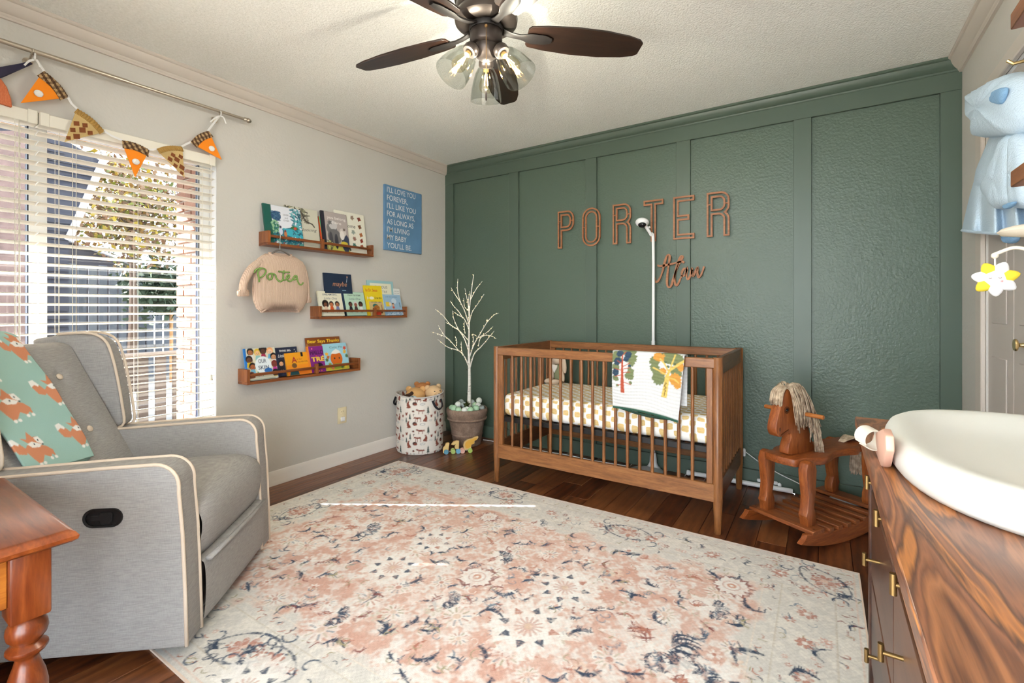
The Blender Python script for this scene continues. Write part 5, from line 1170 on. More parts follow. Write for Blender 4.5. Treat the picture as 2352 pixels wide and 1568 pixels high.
k = NT('orange_plaid'); ck = k.n('ShaderNodeTexBrick', ins={'Scale': 90.0, 'Color1': (*lin((206, 112, 72)), 1), 'Color2': (*lin((216, 128, 84)), 1), 'Mortar': (*lin((176, 88, 60)), 1), 'Vector': k.coord('Object', (1, 1, 1), (0, R(90), 0))}); k.base(ck.outputs[0]); k.set(Roughness=.95)
flatpoly('orange_body', [(-40, 178), (2, 180), (16, 200), (26, 228), (28, 247), (0, 238), (-40, 230)], k.m, .036, .048)

# ================================================================== HAMPER with plush toys
HX, HYc, HR, HH = .222, -.578, .186, .445
hp = thing('toy_hamper', 'white canvas hamper printed with brown forest animals', 'hamper', (HX, HYc, 0))
def make_hamper():
    Wc = 2*PI*HR; cv = Canvas(Wc, HH, .0046, (230, 224, 216)); RB, DG, GY, DB = (134, 70, 54), (58, 74, 70), (150, 156, 160), (70, 46, 40)
    def sil(pts, x, y, s, c, fl=1): cv.poly([(x+fl*a*s, y+b*s) for a, b in pts], c)
    FOX = [(-1, .35), (-.75, .5), (-.3, .3), (.3, .3), (.6, .2), (.7, .45), (.8, .2), (1, .05), (.75, -.05), (.5, 0), (.5, -.6), (.4, -.6), (.35, -.05), (-.25, -.05), (-.3, -.6), (-.4, -.6), (-.4, .05), (-.8, .15)]
    MOO = [(-.9, .1), (-.8, .35), (-.5, .4), (-.3, .3), (.5, .35), (.7, .2), (.65, -.7), (.55, -.7), (.5, 0), (0, -.02), (-.05, -.7), (-.15, -.7), (-.2, -.05), (-.4, .05), (-.45, -.65), (-.55, -.65), (-.5, .1)]
    DEE = [(-.1, .9), (.05, .7), (.2, .95), (.25, .6), (.1, .45), (.2, .1), (.55, -.3), (.6, -.6), (-.1, -.75), (-.5, -.6), (-.2, -.45), (-.4, -.2), (-.35, .3), (-.15, .55)]
    SQ = [(-.5, .2), (-.2, .6), (0, .3), (.2, .4), (.3, .7), (.5, .5), (.4, .0), (.2, -.5), (-.3, -.5), (-.4, -.1)]
    def tree_(x, y, s):
        for i in range(3): cv.poly([(x-s*(.35-.07*i), y-.4*s+.4*s*i), (x+s*(.35-.07*i), y-.4*s+.4*s*i), (x, y+.25*s+.4*s*i)], DG)
        cv.rect(x-.06*s, y-.8*s, x+.06*s, y-.4*s, DG)
    def hog(x, y, s): cv.ell(x, y, .5*s, .4*s, DB); cv.ell(x+.15*s, y-.15*s, .4*s, .22*s, RB)
    def cloud(x, y, s): cv.ell(x, y, .5*s, .22*s, GY); cv.ell(x, y, .4*s, .14*s, (230, 226, 220))
    px, py = Wc/5, .152
    for j in range(-1, 4):
        for i in range(5):
            x, y = i*px+.02, j*py+.06
            sil(DEE, x+.03, y+.02, .036, RB); hog(x+.082, y+.03, .036); cloud(x+.142, y+.025, .04); sil(FOX, x+.125, y-.028, .036, RB); tree_(x+.185, y-.028, .036); sil(MOO, x+.105, y-.085+.152*0+.0, .036, RB)
            cv.line([(x+.075, y-.065), (x+.07, y-.05), (x+.08, y-.052)], .004, DB); tree_(x+.045, y-.075, .03); sil(SQ, x+.015, y-.05, .022, RB); hog(x+.07, y-.028, .018); sil(DEE, x+.165, y-.085, .034, RB, -1); tree_(x+.012, y+.05, .026); sil(SQ, x+.212, y-.07, .02, RB); cloud(x+.205, y+.05, .026)
    def fn(U, V):
        a = U*2*PI+2.2; r = HR*(.985+.015*np.cos(a*3+V*4)+.02*np.sin(V*PI)+.006*np.sin(a*7+V*16)); z = V*HH+.003+.012*(V > .95)*np.sin(a*2)
        r = np.where(V < .03, r*.97, r); return HX+r*np.cos(a), HYc+r*np.sin(a), z
    o = cv.mesh('hamper_cloth', fn, painted('hamper_print', .9, .12, 260), hp); md = o.modifiers.new('s', 'SOLIDIFY'); md.thickness = .003
    M_HW = plain('hamper_white', (228, 222, 214), .9)
    MB().lathe([(0, .002), (HR*.94, .002), (HR*.95, .006), (0, .006)], (HX, HYc, 0), 32).build('hamper_bottom', M_HW, hp)
    MB().tube([(HX+HR*1.0*math.cos(t), HYc+HR*1.0*math.sin(t), HH+.004+.008*math.sin(t*2)) for t in np.linspace(0, 2*PI, 40, endpoint=False)], .006, 8, loop=True).build('rim_binding', plain('rim_grey', (198, 192, 188), .9), hp)
    M_HN = plain('black_handle', (26, 26, 34), .8)
    for ang in (R(-4), R(198)):
        c, s = math.cos(ang), math.sin(ang); r = HR+.006; tx, ty = -s, c
        P = spline([(HX+r*c+tx*.045, HYc+r*s+ty*.045, .415), (HX+(r+.022)*c+tx*.036, HYc+(r+.022)*s+ty*.036, .37), (HX+(r+.03)*c, HYc+(r+.03)*s, .345), (HX+(r+.022)*c-tx*.036, HYc+(r+.022)*s-ty*.036, .37), (HX+r*c-tx*.045, HYc+r*s-ty*.045, .415)], 5)
        MB().tube(P, .010, 8, flat=(.5, 1)).build('handle', M_HN, hp)
make_hamper()
M_TANP = plain('tan_plush', (214, 166, 108), 1.0, bump=.6, bscale=250, var=.05); M_CRMP = plain('cream_plush', (226, 190, 146), 1.0, bump=.6, bscale=250, var=.05); M_BRNP = plain('brown_plush', (176, 116, 66), 1.0, bump=.6, bscale=250); M_DKP = plain('dark_plush', (70, 46, 34), 1.0); M_BLUP = plain('pale_blue_plush', (186, 206, 210), 1.0)
def plush(name, label, c, s, m, rz, muzzle=None, scale_y=1.0):
    t = thing(name, label, 'plush toy', c, rz, group='plush toys in the hamper')
    MB().ball((0, 0, 0), (s, s*.92*scale_y, s*.82), 18, 12).build('head', m, t, local=True)
    for q in (-1, 1): MB().ball((q*s*.72, .1*s, s*.62), (s*.33, s*.2, s*.32), 12, 8).build('ear', m, t, local=True)
    MB().ball((0, -s*.85, -s*.1), (s*.45, s*.35, s*.34), 14, 9).build('muzzle', muzzle or m, t, local=True)
    MB().ball((0, -s*1.17, 0), (s*.15, s*.1, s*.11), 10, 6).build('nose', M_DKP, t, local=True)
    for q in (-1, 1): MB().ball((q*s*.34, -s*.78, s*.28), s*.07, 8, 5).build('eye', M_BLK, t, local=True)
    MB().ball((0, .2*s, -s*.85), (s*.7, s*.62, s*.6), 16, 10).build('body', m, t, local=True)
    return t
plush('plush_bear', 'brown plush bear highest in the hamper', (HX-.02, HYc+.045, .475), .062, M_BRNP, R(40))
plush('plush_dog', 'cream plush dog facing up on the side of the hamper near the plant', (HX+.09, HYc+.06, .45), .072, M_CRMP, R(75))
plush('plush_sloth', 'tan plush animal slumped at the front of the hamper', (HX-.005, HYc-.045, .435), .078, M_TANP, R(30), M_BLUP, 1.2)
MB_s = thing('plush_limb', 'small dark brown plush arm across the tan plush toy', 'plush toy', (HX+.03, HYc-.13, .45))  # arm of a plush toy, built as its own thing
MB().tube(spline([(HX-.03, HYc-.135, .44), (HX+.01, HYc-.14, .452), (HX+.03, HYc-.135, .462), (HX+.045, HYc-.13, .475)], 4), .013, 10).build('plush_arm', M_DKP, MB_s)

# ================================================================== LIGHTED BIRCH in a clay pot
TX, TY = .452, -.262
M_CLAY = NT('aged_clay'); v = M_CLAY.coord(); nz = M_CLAY.noise(v, 14, 5, .65); nf = M_CLAY.noise(v, 90, 3); M_CLAY.base(M_CLAY.ramp(M_CLAY.math('ADD', M_CLAY.math('MULTIPLY', nz, .7), M_CLAY.math('MULTIPLY', nf, .3)), [(.3, (112, 92, 78)), (.5, (140, 116, 100)), (.7, (166, 144, 126))])); M_CLAY.set(Roughness=.9); M_CLAY.bump(nf, .15, .003); M_CLAY = M_CLAY.m
pt = thing('plant_pot', 'aged brown clay pot holding the lighted birch', 'plant pot', (TX, TY, 0))
MB().lathe([(0, .0), (.108, 0), (.113, .006), (.128, .085), (.1305, .088), (.1305, .094), (.1285, .097), (.146, .19), (.150, .205), (.162, .212), (.168, .220), (.166, .228), (.158, .232), (.163, .245), (.170, .262), (.173, .28), (.172, .295), (.166, .303), (.152, .304), (.148, .296), (.142, .24), (.0, .235)], (TX, TY, 0), 48).build('pot_body', M_CLAY, pt)
M_BIRCH = NT('white_birch'); v = M_BIRCH.coord('Object', (12, 12, 30)); nz = M_BIRCH.noise(v, 2.2, 4); M_BIRCH.base(M_BIRCH.ramp(nz, [(.3, (120, 112, 104)), (.38, (226, 220, 212)), (.6, (240, 236, 228))])); M_BIRCH.set(Roughness=.7); M_BIRCH = M_BIRCH.m
br = thing('lighted_birch_tree', 'bare white artificial birch with tiny warm lights', 'artificial tree', (TX, TY, .24))
def bz(zx, zy, dy=0.0): p = onplane((TX, TY+dy, 0), (-.62, .785, 0), 860+zx*.2807, 620+zy*.2807); return p
grng = random.Random(9)
BRN_ = [([(775, 1125), (776, 1000), (778, 900), (775, 760), (772, 660), (774, 560), (775, 450), (780, 300), (795, 160), (812, 38)], 20, 3, 'trunk'),
 ([(774, 792), (735, 705), (690, 660), (600, 630), (518, 568)], 6, 2, 0), ([(690, 660), (640, 600), (570, 530), (523, 452)], 4, 2, 0), ([(640, 600), (600, 558), (530, 525), (465, 505)], 3.5, 2, 0), ([(772, 660), (735, 560), (690, 490), (650, 400), (640, 332)], 5, 2, 0), ([(690, 490), (620, 445), (560, 370), (498, 320)], 4, 2, 0), ([(773, 580), (700, 500), (640, 460), (585, 428)], 4, 2, 0), ([(775, 490), (735, 400), (690, 370), (645, 340)], 4, 2, 0), ([(725, 395), (690, 340), (650, 295), (620, 253)], 4, 2, 0), ([(775, 450), (740, 340), (700, 250), (680, 160), (683, 72)], 4.5, 2, 0), ([(705, 265), (660, 200), (627, 143)], 3.5, 2, 0), ([(776, 410), (765, 280), (740, 150)], 3.5, 2, 0), ([(768, 330), (738, 300), (730, 230)], 3, 2, 0), ([(778, 390), (770, 260), (780, 172)], 3.5, 2, 0), ([(777, 430), (800, 345), (850, 270), (897, 197)], 4, 2, 0), ([(785, 245), (830, 160), (882, 92)], 3.5, 2, 0), ([(774, 725), (810, 620), (860, 530), (920, 430), (975, 370), (1015, 352)], 5, 2, 0), ([(850, 555), (920, 510), (970, 462)], 3.5, 2, 0), ([(775, 822), (815, 690), (870, 630), (930, 560), (980, 498)], 6, 2, 0), ([(850, 625), (865, 560), (905, 535), (960, 540), (997, 562)], 3.5, 2, 0), ([(722, 690), (712, 640), (710, 585)], 3, 2, 0), ([(806, 630), (808, 560), (805, 525), (840, 542)], 3, 2, 0), ([(672, 620), (674, 580), (660, 540)], 3, 2, 0), ([(742, 520), (735, 470), (735, 420)], 3, 2, 0), ([(925, 425), (922, 400)], 2.5, 2, 0)]
pm = .2807*4.0/FPX; lights = MB()
for pts, r0, r1, nm in BRN_:
    tilt = 0 if nm == 'trunk' else grng.uniform(-.012, .012); P = [bz(x, y, tilt*i/(len(pts)-1)) for i, (x, y) in enumerate(pts)]
    S = spline(P, 6); n = len(S)
    if nm == 'trunk': S[0][2] = .236
    MB().tube(S, [max(.0016, (r0+(r1-r0)*min(1, (i/(n-1))*1.05)**(.55 if nm == 'trunk' else 1))*pm) for i in range(n)], 10 if nm == 'trunk' else 6).build('trunk' if nm == 'trunk' else 'branch', M_BIRCH, br, angle=180)
    if nm != 'trunk' or True:
        st = 3 if nm != 'trunk' else 4
        for i in range(1 if nm != 'trunk' else 34, n, st):
            q = S[i]; lights.ball((q[0]+grng.uniform(-.005, .005), q[1]-.004, q[2]+grng.uniform(-.004, .004)), .0027, 6, 4)
o = lights.build('fairy_lights', emit('warm_led', (255, 220, 150), 3.2), br, angle=180); o['kind'] = 'stuff'
for zz, dd in ((.42, -.001), (.62, .002), (.33, 0)):
    MB().ball((TX+.012, TY-.016, zz), (.006, .003, .005), 8, 5).build('knot', plain('birch_knot', (60, 50, 44), .9), br)
M_MINT = plain('mint_ornament', (176, 212, 178), .15); M_WHO = plain('pearl_white_ornament', (226, 230, 224), .15); M_CLR = plain('frosted_clear_ornament', (196, 204, 200), .08, **{'Transmission Weight': .5, 'IOR': 1.2})
orn = [(-.105, -.085, .315, 0, 'mint ball ornament at the front rim of the pot, left of the others'), (-.07, -.115, .309, 0, 'mint ball ornament low at the front of the pot beside the white one'), (-.02, -.13, .305, 1, 'white ball ornament low at the front of the pot'), (.03, -.125, .307, 0, 'mint ball ornament at the front of the pot under the dark star'), (.075, -.10, .315, 0, 'mint ball ornament at the front of the pot towards the crib'), (-.075, -.04, .336, 1, 'white ball ornament on top beside the trunk, hamper side'), (-.03, -.04, .335, 2, 'clear ball ornament touching the birch trunk'), (.09, -.03, .322, 1, 'white ball ornament in the pot on the crib side'), (.10, .035, .352, 1, 'white ball ornament piled highest on the crib side'), (.04, .03, .338, 2, 'clear ball ornament behind the trunk'), (.065, .01, .318, 0, 'mint ball ornament half hidden behind the dark star'), (.12, -.06, .308, 2, 'clear ball ornament on the rim towards the crib'), (-.125, -.02, .306, 0, 'mint ball ornament at the hamper side of the rim'), (-.05, .06, .335, 2, 'clear ball ornament at the back of the pot'), (.0, -.085, .312, 1, 'white ball ornament at the foot of the trunk')]
ca, sa = math.cos(R(38)), math.sin(R(38))
for u, w, z, c, lb in orn:
    t = thing('ball_ornament', lb, 'ornament', (TX+u*ca-w*sa, TY+u*sa+w*ca, z), group='ball ornaments in the plant pot')
    MB().ball((0, 0, 0), .0265, 18, 12).build('ball', (M_MINT, M_WHO, M_CLR)[c], t, local=True, angle=180)
stx = thing('star_ornament', 'dark green metallic star ornament lying on the balls', 'ornament', (TX+.055, TY-.075, .345), R(38))
mb = MB(); pts = [(.034*(1 if i % 2 == 0 else .5)*math.cos(PI/2+PI*i/5), .034*(1 if i % 2 == 0 else .5)*math.sin(PI/2+PI*i/5)) for i in range(10)]
b0 = [(x, -.006, z) for x, z in pts]; mb.add(b0+[(0, -.016, 0), (0, .008, 0)], [(i, (i+1) % 10, 10) for i in range(10)]+[((i+1) % 10, i, 11) for i in range(10)]); mb.build('star', plain('dark_green_foil', (58, 66, 30), .25, .6), stx, local=True, smooth=False)

# ------------------------------------------------------------------ wooden pull toy
A_ = onz(1022, 1042, 0); B_ = onz(1090, 1038, 0); dv = (B_-A_); dv /= np.linalg.norm(dv); nv = np.array([dv[1], -dv[0], 0])
pt_ = thing('pull_toy', 'wooden pull toy of three animal cars with pastel wheels', 'toy', tuple(A_))
def tp(zx, zy): return onplane(A_, nv, 1000+zx*.102, 900+zy*.102)
M_TOYW = wood('toy_wood', [(206, 170, 110), (224, 190, 132)], 'X', .5, 6, 3); M_TOYO = plain('amber_paint', (222, 168, 62), .5)
CARS = [([(170, 1370), (165, 1255), (212, 1215), (236, 1150), (285, 1130), (318, 1148), (302, 1225), (296, 1300), (205, 1365)], M_TOYW), ([(352, 1175), (398, 1118), (475, 1090), (532, 1095), (530, 1190), (532, 1275), (440, 1270), (430, 1225), (466, 1150), (400, 1190)], M_TOYW), ([(640, 1290), (622, 1190), (648, 1115), (720, 1062), (825, 1035), (880, 1005), (945, 988), (970, 1008), (940, 1062), (882, 1092), (884, 1150), (812, 1182), (802, 1245), (700, 1300)], M_TOYO)]
for i, (ol, m) in enumerate(CARS):
    P = [tp(*q) for q in ol]; f = .011; mb = MB(); n = len(P)
    mb.add([p+nv*f for p in P]+[p-nv*f for p in P], [tuple(range(n)), tuple(range(2*n-1, n-1, -1))]+[(j, n+j, n+(j+1) % n, (j+1) % n) for j in range(n)]); c = mb.build('animal_car', M_TOYW, pt_, bevel=.0015)
    cen = sum(P)/n; mb = MB(); Q = [cen+(p-cen)*.78 for p in P]; mb.add([q+nv*(f+.0004) for q in Q]+[q+nv*(f+.0012) for q in Q], [tuple(range(n)), tuple(range(2*n-1, n-1, -1))]+[(j, n+j, n+(j+1) % n, (j+1) % n) for j in range(n)]); mb.build('painted_face', M_TOYO if i == 2 else plain('pale_amber', (216, 186, 120), .5), c, smooth=False)
ax = Matrix(((dv[0], 0, nv[0]), (dv[1], 0, nv[1]), (0, 1, 0)))
for zx, c in ((243, (92, 150, 176)), (398, (176, 198, 116)), (515, (110, 168, 200)), (608, (228, 176, 160)), (778, (176, 200, 100))):
    p = tp(zx, 1310); r = max(.012, p[2]) if False else .0185; p[2] = r
    for sgn in ((1, 1), (-1, .9)):
        MB().lathe([(0, 0), (r*.9, 0), (r, .002), (r, .007), (r*.9, .009), (r*.35, .009), (r*.3, .0105), (0, .0105)], p+nv*(.012 if sgn[0] > 0 else -.0225), 18, ax).build('wheel', plain('wheel_%d' % zx, c, .45), pt_)
for a, b in ((300, 365), (530, 610), (655, 740)):
    p, q = tp(a, 1290), tp(b, 1290); p[2] = q[2] = .022; MB().tube(spline([p, (p+q)/2-np.array([0, 0, .006]), q], 4), .002, 6).build('pull_cord', M_RIB, pt_)

# ================================================================== CEILING FAN
FX, FY = 1.826, -1.872
M_BRZ = plain('oil_rubbed_bronze', (74, 66, 62), .38, .75); M_BRD = plain('dark_bronze', (36, 32, 31), .5, .3)
M_BLADE = wood('dark_walnut_blade', [(20, 13, 10), (38, 24, 18), (62, 39, 28)], 'X', .38, 2.0, 12, bumpy=.02); M_EDGE = plain('blade_edge', (70, 62, 54), .5)
fan = thing('ceiling_fan', 'bronze ceiling fan with five dark wood blades and three glass lamps', 'ceiling fan', (FX, FY, RH))
MB().lathe([(0, RH), (.128, RH), (.130, 2.40), (.127, 2.378), (.132, 2.374), (.132, 2.362), (.124, 2.352), (.127, 2.346), (.125, 2.334), (.114, 2.326), (.117, 2.318), (.118, 2.30), (.112, 2.286), (.118, 2.278), (.125, 2.262), (.122, 2.246), (.108, 2.236), (.085, 2.232), (0, 2.232)], (FX, FY, 0), 48).build('motor_housing', M_BRZ, fan)
MB().lathe([(0, 2.236), (.066, 2.236), (.068, 2.222), (.064, 2.212), (.0, 2.212)], (FX, FY, 0), 32).build('flywheel', M_BRD, fan)
MB().lathe([(0, 2.214), (.060, 2.214), (.064, 2.208), (.064, 2.165), (.060, 2.158), (.05, 2.154), (.05, 2.142), (.045, 2.122), (.03, 2.108), (.012, 2.102), (0, 2.1)], (FX, FY, 0), 36).build('switch_housing', M_BRZ, fan)
for kb in range(5):
    ang = R(115.4+72*kb); rot = Matrix.Rotation(ang, 4, 'Z'); pitch = Matrix.Rotation(R(-12), 4, 'X'); zb = 2.212
    MX = Matrix.Translation((FX, FY, zb)) @ rot
    out = [(.165, .040), (.175, .052), (.24, .063), (.36, .072), (.48, .070), (.58, .058), (.632, .044), (.648, .030)]
    pl = [(x, w) for x, w in out]+[(x, -w) for x, w in reversed(out)]
    mb = MB(); T = MX @ pitch
    mb.prism(pl, lambda x, y: T @ Vector((x, y, .004)), lambda x, y: T @ Vector((x, y, -.004))); bo = mb.build('blade', M_BLADE, fan, bevel=.0012)
    # grain runs along the blade: give each blade its own axes
    Mi = (Matrix.Translation((0, 0, zb-RH)) @ rot); bo.data.transform(Mi.inverted()); bo.matrix_local = Mi
    arm = MB(); pth = spline([(.06, 0, .012), (.10, 0, .0), (.14, 0, -.006), (.20, 0, -.008), (.265, 0, -.008)], 5); n = len(pth); rings = []
    for i, p in enumerate(pth):
        w = float(np.interp(p[0], [.06, .10, .14, .18, .24, .265], [.018, .013, .012, .026, .024, .012])); h = .005
        rings.append([T @ Vector((p[0], y, p[2]+q)) for y, q in ((-w, -h*.4), (-w*.6, -h), (w*.6, -h), (w, -h*.4), (w*.8, h), (-w*.8, h))])
    arm.ring_sweep(rings); arm.build('blade_iron', M_BRD, fan, angle=60)
M_GLS = glass('clear_shade_glass', (238, 240, 238), .06); M_BULB = glass('bulb_glass', (250, 244, 230), .05)
M_FIL = emit('filament', (255, 190, 100), 60.0)
for kk, ang in enumerate((126.3, 246.3, 6.3)):
    a = R(ang); d = Vector((math.cos(a), math.sin(a), 0)); tl_ = R(36); axv = (d*math.sin(tl_)+Vector((0, 0, -math.cos(tl_)))).normalized()
    zq = Vector((0, 0, 1)).rotation_difference(axv).to_matrix(); o0 = Vector((FX, FY, 2.135))+d*.058
    arm = MB(); arm.tube(spline([(FX+d.x*.02, FY+d.y*.02, 2.14), (FX+d.x*.045, FY+d.y*.045, 2.142), tuple(o0)], 4), .012, 10); arm.build('lamp_arm', M_BRZ, fan)
    hold = MB().lathe([(0, -.006), (.018, -.006), (.026, .0), (.030, .010), (.030, .024), (.026, .030), (.0, .030)], o0, 24, zq).build('lamp_holder', M_BRZ, fan)
    prof = [(.026, .026), (.034, .034), (.044, .052), (.053, .08), (.060, .11), (.0645, .14), (.066, .160)]
    gl = MB().lathe(prof+[(r-.0022, z) for r, z in reversed(prof)], o0, 36, zq, close_prof=True).build('lamp_shade', M_GLS, fan, angle=60)
    bb = [(.010, .030), (.012, .045), (.018, .062), (.0265, .085), (.029, .10), (.0265, .115), (.017, .126), (0, .130)]
    MB().lathe(bb, o0, 24, zq).build('bulb', M_BULB, fan)
    MB().lathe([(0, .028), (.0115, .028), (.0115, .046), (0, .046)], o0, 16, zq).build('bulb_cap', plain('brass_cap', (200, 170, 110), .3, .9), fan)
    for q in range(4):
        b = q*PI/2; u = zq @ Vector((math.cos(b), math.sin(b), 0)); MB().tube([o0+axv*.056+u*.003, o0+axv*.098+u*.010], .0012, 5).build('filament', M_FIL, fan)
    ld = bpy.data.lights.new('bulb_light', 'POINT'); ld.energy = BULB_W; ld.color = (1.0, .98, .95); ld.shadow_soft_size = .007
    lo = bpy.data.objects.new('bulb_light', ld); COL.objects.link(lo); lo.parent = fan; lo.location = (o0+axv*.085)-Vector((FX, FY, RH))
tc = Vector((.592, -.806, 0))
for off, zl in ((.066, 1.95), (.05, 2.02)):
    st = Vector((FX, FY, 2.20 if off > .06 else 2.12))+tc*off
    MB().cyl(st, (st.x, st.y, zl), .0011, n=5).build('pull_chain', plain('antique_brass', (150, 120, 80), .35, .9), fan)
    MB().lathe([(0, 0), (.003, 0), (.0042, -.006), (.0042, -.03), (.002, -.036), (0, -.036)], (st.x, st.y, zl), 10).build('chain_pendant', M_BRZ, fan)
MB().lathe([(.002, 0), (.006, 0), (.007, .003), (.004, .006), (0, .006)], Vector((FX, FY, 2.20))+tc*.062, 12, Vector((0, 0, 1)).rotation_difference(tc).to_matrix()).build('chain_eyelet', plain('antique_brass', (150, 120, 80), .35, .9), fan)

# ================================================================== RECLINER
k = NT('grey_linen'); v = k.coord('Object', (1, 1, 1)); n1 = k.noise(k.coord('Object', (420, 420, 60)), 1.0, 2); n2 = k.noise(k.coord('Object', (34, 34, 520)), 1.0, 2); f = k.math('ADD', k.math('MULTIPLY', n1, .35), k.math('MULTIPLY', n2, .65))
k.base(k.ramp(f, [(.32, (144, 141, 140)), (.68, (170, 167, 164))])); k.set(Roughness=.95); k.bump(f, .15, .002); M_LIN = k.m
M_PIPE = plain('cream_piping', (218, 200, 180), .9, bump=.3, bscale=500); M_BLKP = plain('black_plastic', (20, 20, 22), .4)
CH_O = (.6786, -2.6883); CH_R = math.atan2(.654, .757); CHd = np.array([.757, .654, 0]); CHl = np.array([-.654, .757, 0]); CHO = np.array([*CH_O, 0])
ch = thing('recliner_armchair', 'grey linen wingback recliner with cream piping by the window', 'armchair', (*CH_O, .0076), CH_R)
def ch_side(y0, y1, yp_in, yp_out):
    prof = [(-.40, .035), (.425, .035), (.42, .20), (.412, .40), (.402, .53)]+arc(.335, .553, .066, 0, PI/2, 7)+[(.20, .614), (-.10, .598), (-.40, .585), (-.45, .45), (-.43, .2)]
    mb = MB(); mb.prism(prof, lambda x, z: (x, y0, z), lambda x, z: (x, y1, z)); mb.build('arm', M_LIN, ch, local=True, bevel=.008, seg=2, angle=60)
    path = [(.428, .04), (.424, .20), (.416, .40), (.405, .53)]+arc(.335, .553, .070, 0, PI/2, 7)+[(.20, .618), (-.10, .602), (-.40, .589)]
    for yy in (y0, y1):
        s = .0035 if yy == max(y0, y1) else -.0035
        MB().tube([(x-.003, yy-s, z-.003) for x, z in path], .0058, 8).build('piping', M_PIPE, ch, local=True, angle=180)
ch_side(-.362, -.262, 0, 0); ch_side(.262, .362, 0, 0)
# seat cushion: puffed
def puffbox(x0, x1, y0, y1, z0, z1, name, m, bulge=.02, fr=.045, rot=None, ctr=None, parent=None, seg=5):
    mb = MB(); nx, ny = 14, 14
    def top(u, v):
        x = x0+u*(x1-x0); y = y0+v*(y1-y0); b = (1-(2*u-1)**4)*(1-(2*v-1)**4); return (x, y, z1+bulge*b)
    mb.grid(top, nx, ny); mb.grid(lambda u, v: (x0+u*(x1-x0), y0+v*(y1-y0), z0), nx, ny)
    # sides
    mb.grid(lambda u, v: (x0+u*(x1-x0), y0, z0+v*(z1-z0)), nx, 1); mb.grid(lambda u, v: (x0+u*(x1-x0), y1, z0+v*(z1-z0)), nx, 1)
    mb.grid(lambda u, v: (x0, y0+u*(y1-y0), z0+v*(z1-z0)), ny, 1); mb.grid(lambda u, v: (x1+(bulge*.5*(1-(2*u-1)**4)), y0+u*(y1-y0), z0+v*(z1-z0)), ny, 1)
    mb.v = [tuple(q) for q in mb.v]
    if rot is not None:
        c = Vector(ctr); mb.v = [tuple(c+rot @ (Vector(q)-c)) for q in mb.v]
    return mb.build(name, m, parent, local=True, bevel=fr, seg=seg, angle=80)
def seat():
    mb = MB(); xs = spline([(-.16, .44), (.05, .462), (.25, .478), (.36, .475), (.415, .452), (.438, .41), (.436, .35), (.422, .29), (.405, .262)], 4)
    def fn(u, v):
        i = v*(len(xs)-1); a = int(min(i, len(xs)-2)); q = xs[a]+(xs[a+1]-xs[a])*(i-a); b = 1-(2*u-1)**6; w = .262
        return (q[0]-.014*(1-b)*(v > .4), -w+2*w*u, q[1]+.012*b*(1-v)-.012*(1-b))
    mb.grid(fn, 16, len(xs)*2); return mb.build('seat_cushion', M_LIN, ch, local=True, recalc=False, angle=180)
seat()
MB().box(-.35, .385, -.262, .262, .05, .40).build('seat_box', M_LIN, ch, local=True)
mb = MB(); fr = spline([(.398, .262), (.43, .255), (.437, .2), (.436, .12), (.428, .06), (.40, .045)], 4)
mb.grid(lambda u, v: (lambda q: (q[0]+.006*(1-(2*u-1)**4), -.262+.524*u, q[1]))(fr[min(len(fr)-1, int(round(v*(len(fr)-1))))]), 10, len(fr)-1); mb.build('footrest_panel', M_LIN, ch, local=True, recalc=False, angle=180)
MB().tube([(.442, -.25, .262), (.448, -.1, .262), (.450, .1, .262), (.442, .255, .262)], [.012, .010, .009, .006], 8, flat=(1, .7)).build('footrest_flap', M_LIN, ch, local=True, angle=180)
for x in (-.3, .3):
    for y in (-.28, .28): MB().cyl((x, y, 0), (x, y, .04), .025, .03, 10).build('foot', M_BLKP, ch, local=True)
MB().box(-.38, .36, -.33, .33, .02, .05).build('base_frame', M_BLKP, ch, local=True)
# backrest, tilted; front surface x = -.184-.517*(z-.642)
th = math.atan(.517); Lb = .64
def bk(s, y, t): # s up the back from seat, t outwards (forward)
    c0 = np.array([-.184-.517*(.42-.642), 0, .42]); up = np.array([-math.sin(th), 0, math.cos(th)]); nf = np.array([math.cos(th), 0, math.sin(th)])
    q = c0+up*s+nf*t; return (q[0], y, q[2])
mb = MB(); hwb = .268
BTN = [(.12, .238), (.12, .475), (-.12, .238), (-.12, .475)]
def bfront(u, v):
    y = -hwb+2*hwb*u; s = Lb*v; t = .016*(1-(2*u-1)**4)*(1-(2*v-1)**6)-.0
    for by, bs in BTN: t -= .014*math.exp(-(((y-by)**2+(s-bs)**2)/.0009))
    t -= .035*max(0, (v-.93)/.07)**2
    return bk(s, y, t)
mb.grid(bfront, 40, 44); mb.grid(lambda u, v: bk(Lb-.0+.02*math.sin(v*PI), -hwb+2*hwb*u, -.035-.12*v), 10, 6); mb.grid(lambda u, v: bk(Lb*(1-v), -hwb+2*hwb*u, -.155), 4, 4)
for sy in (-hwb, hwb): mb.grid(lambda u, v: bk(Lb*u, sy, -.155*v-.035*max(0, (u-.93)/.07)**2*(1-v)), 20, 2)
mb.build('backrest', M_LIN, ch, local=True, angle=60)
for by, bs in BTN:
    q = Vector(bk(bs, by, .006)); MB().ball(q, (.006, .0135, .0135), 12, 8, Matrix.Rotation(-th, 3, 'Y')).build('button', M_PIPE, ch, local=True)
wp = [(-.155, .615), (-.163, .70), (-.178, .80), (-.198, .90), (-.220, .965), (-.255, .997), (-.31, 1.008), (-.40, 1.003), (-.50, .985), (-.47, .86), (-.40, .72), (-.35, .60), (-.25, .595), (-.18, .596)]
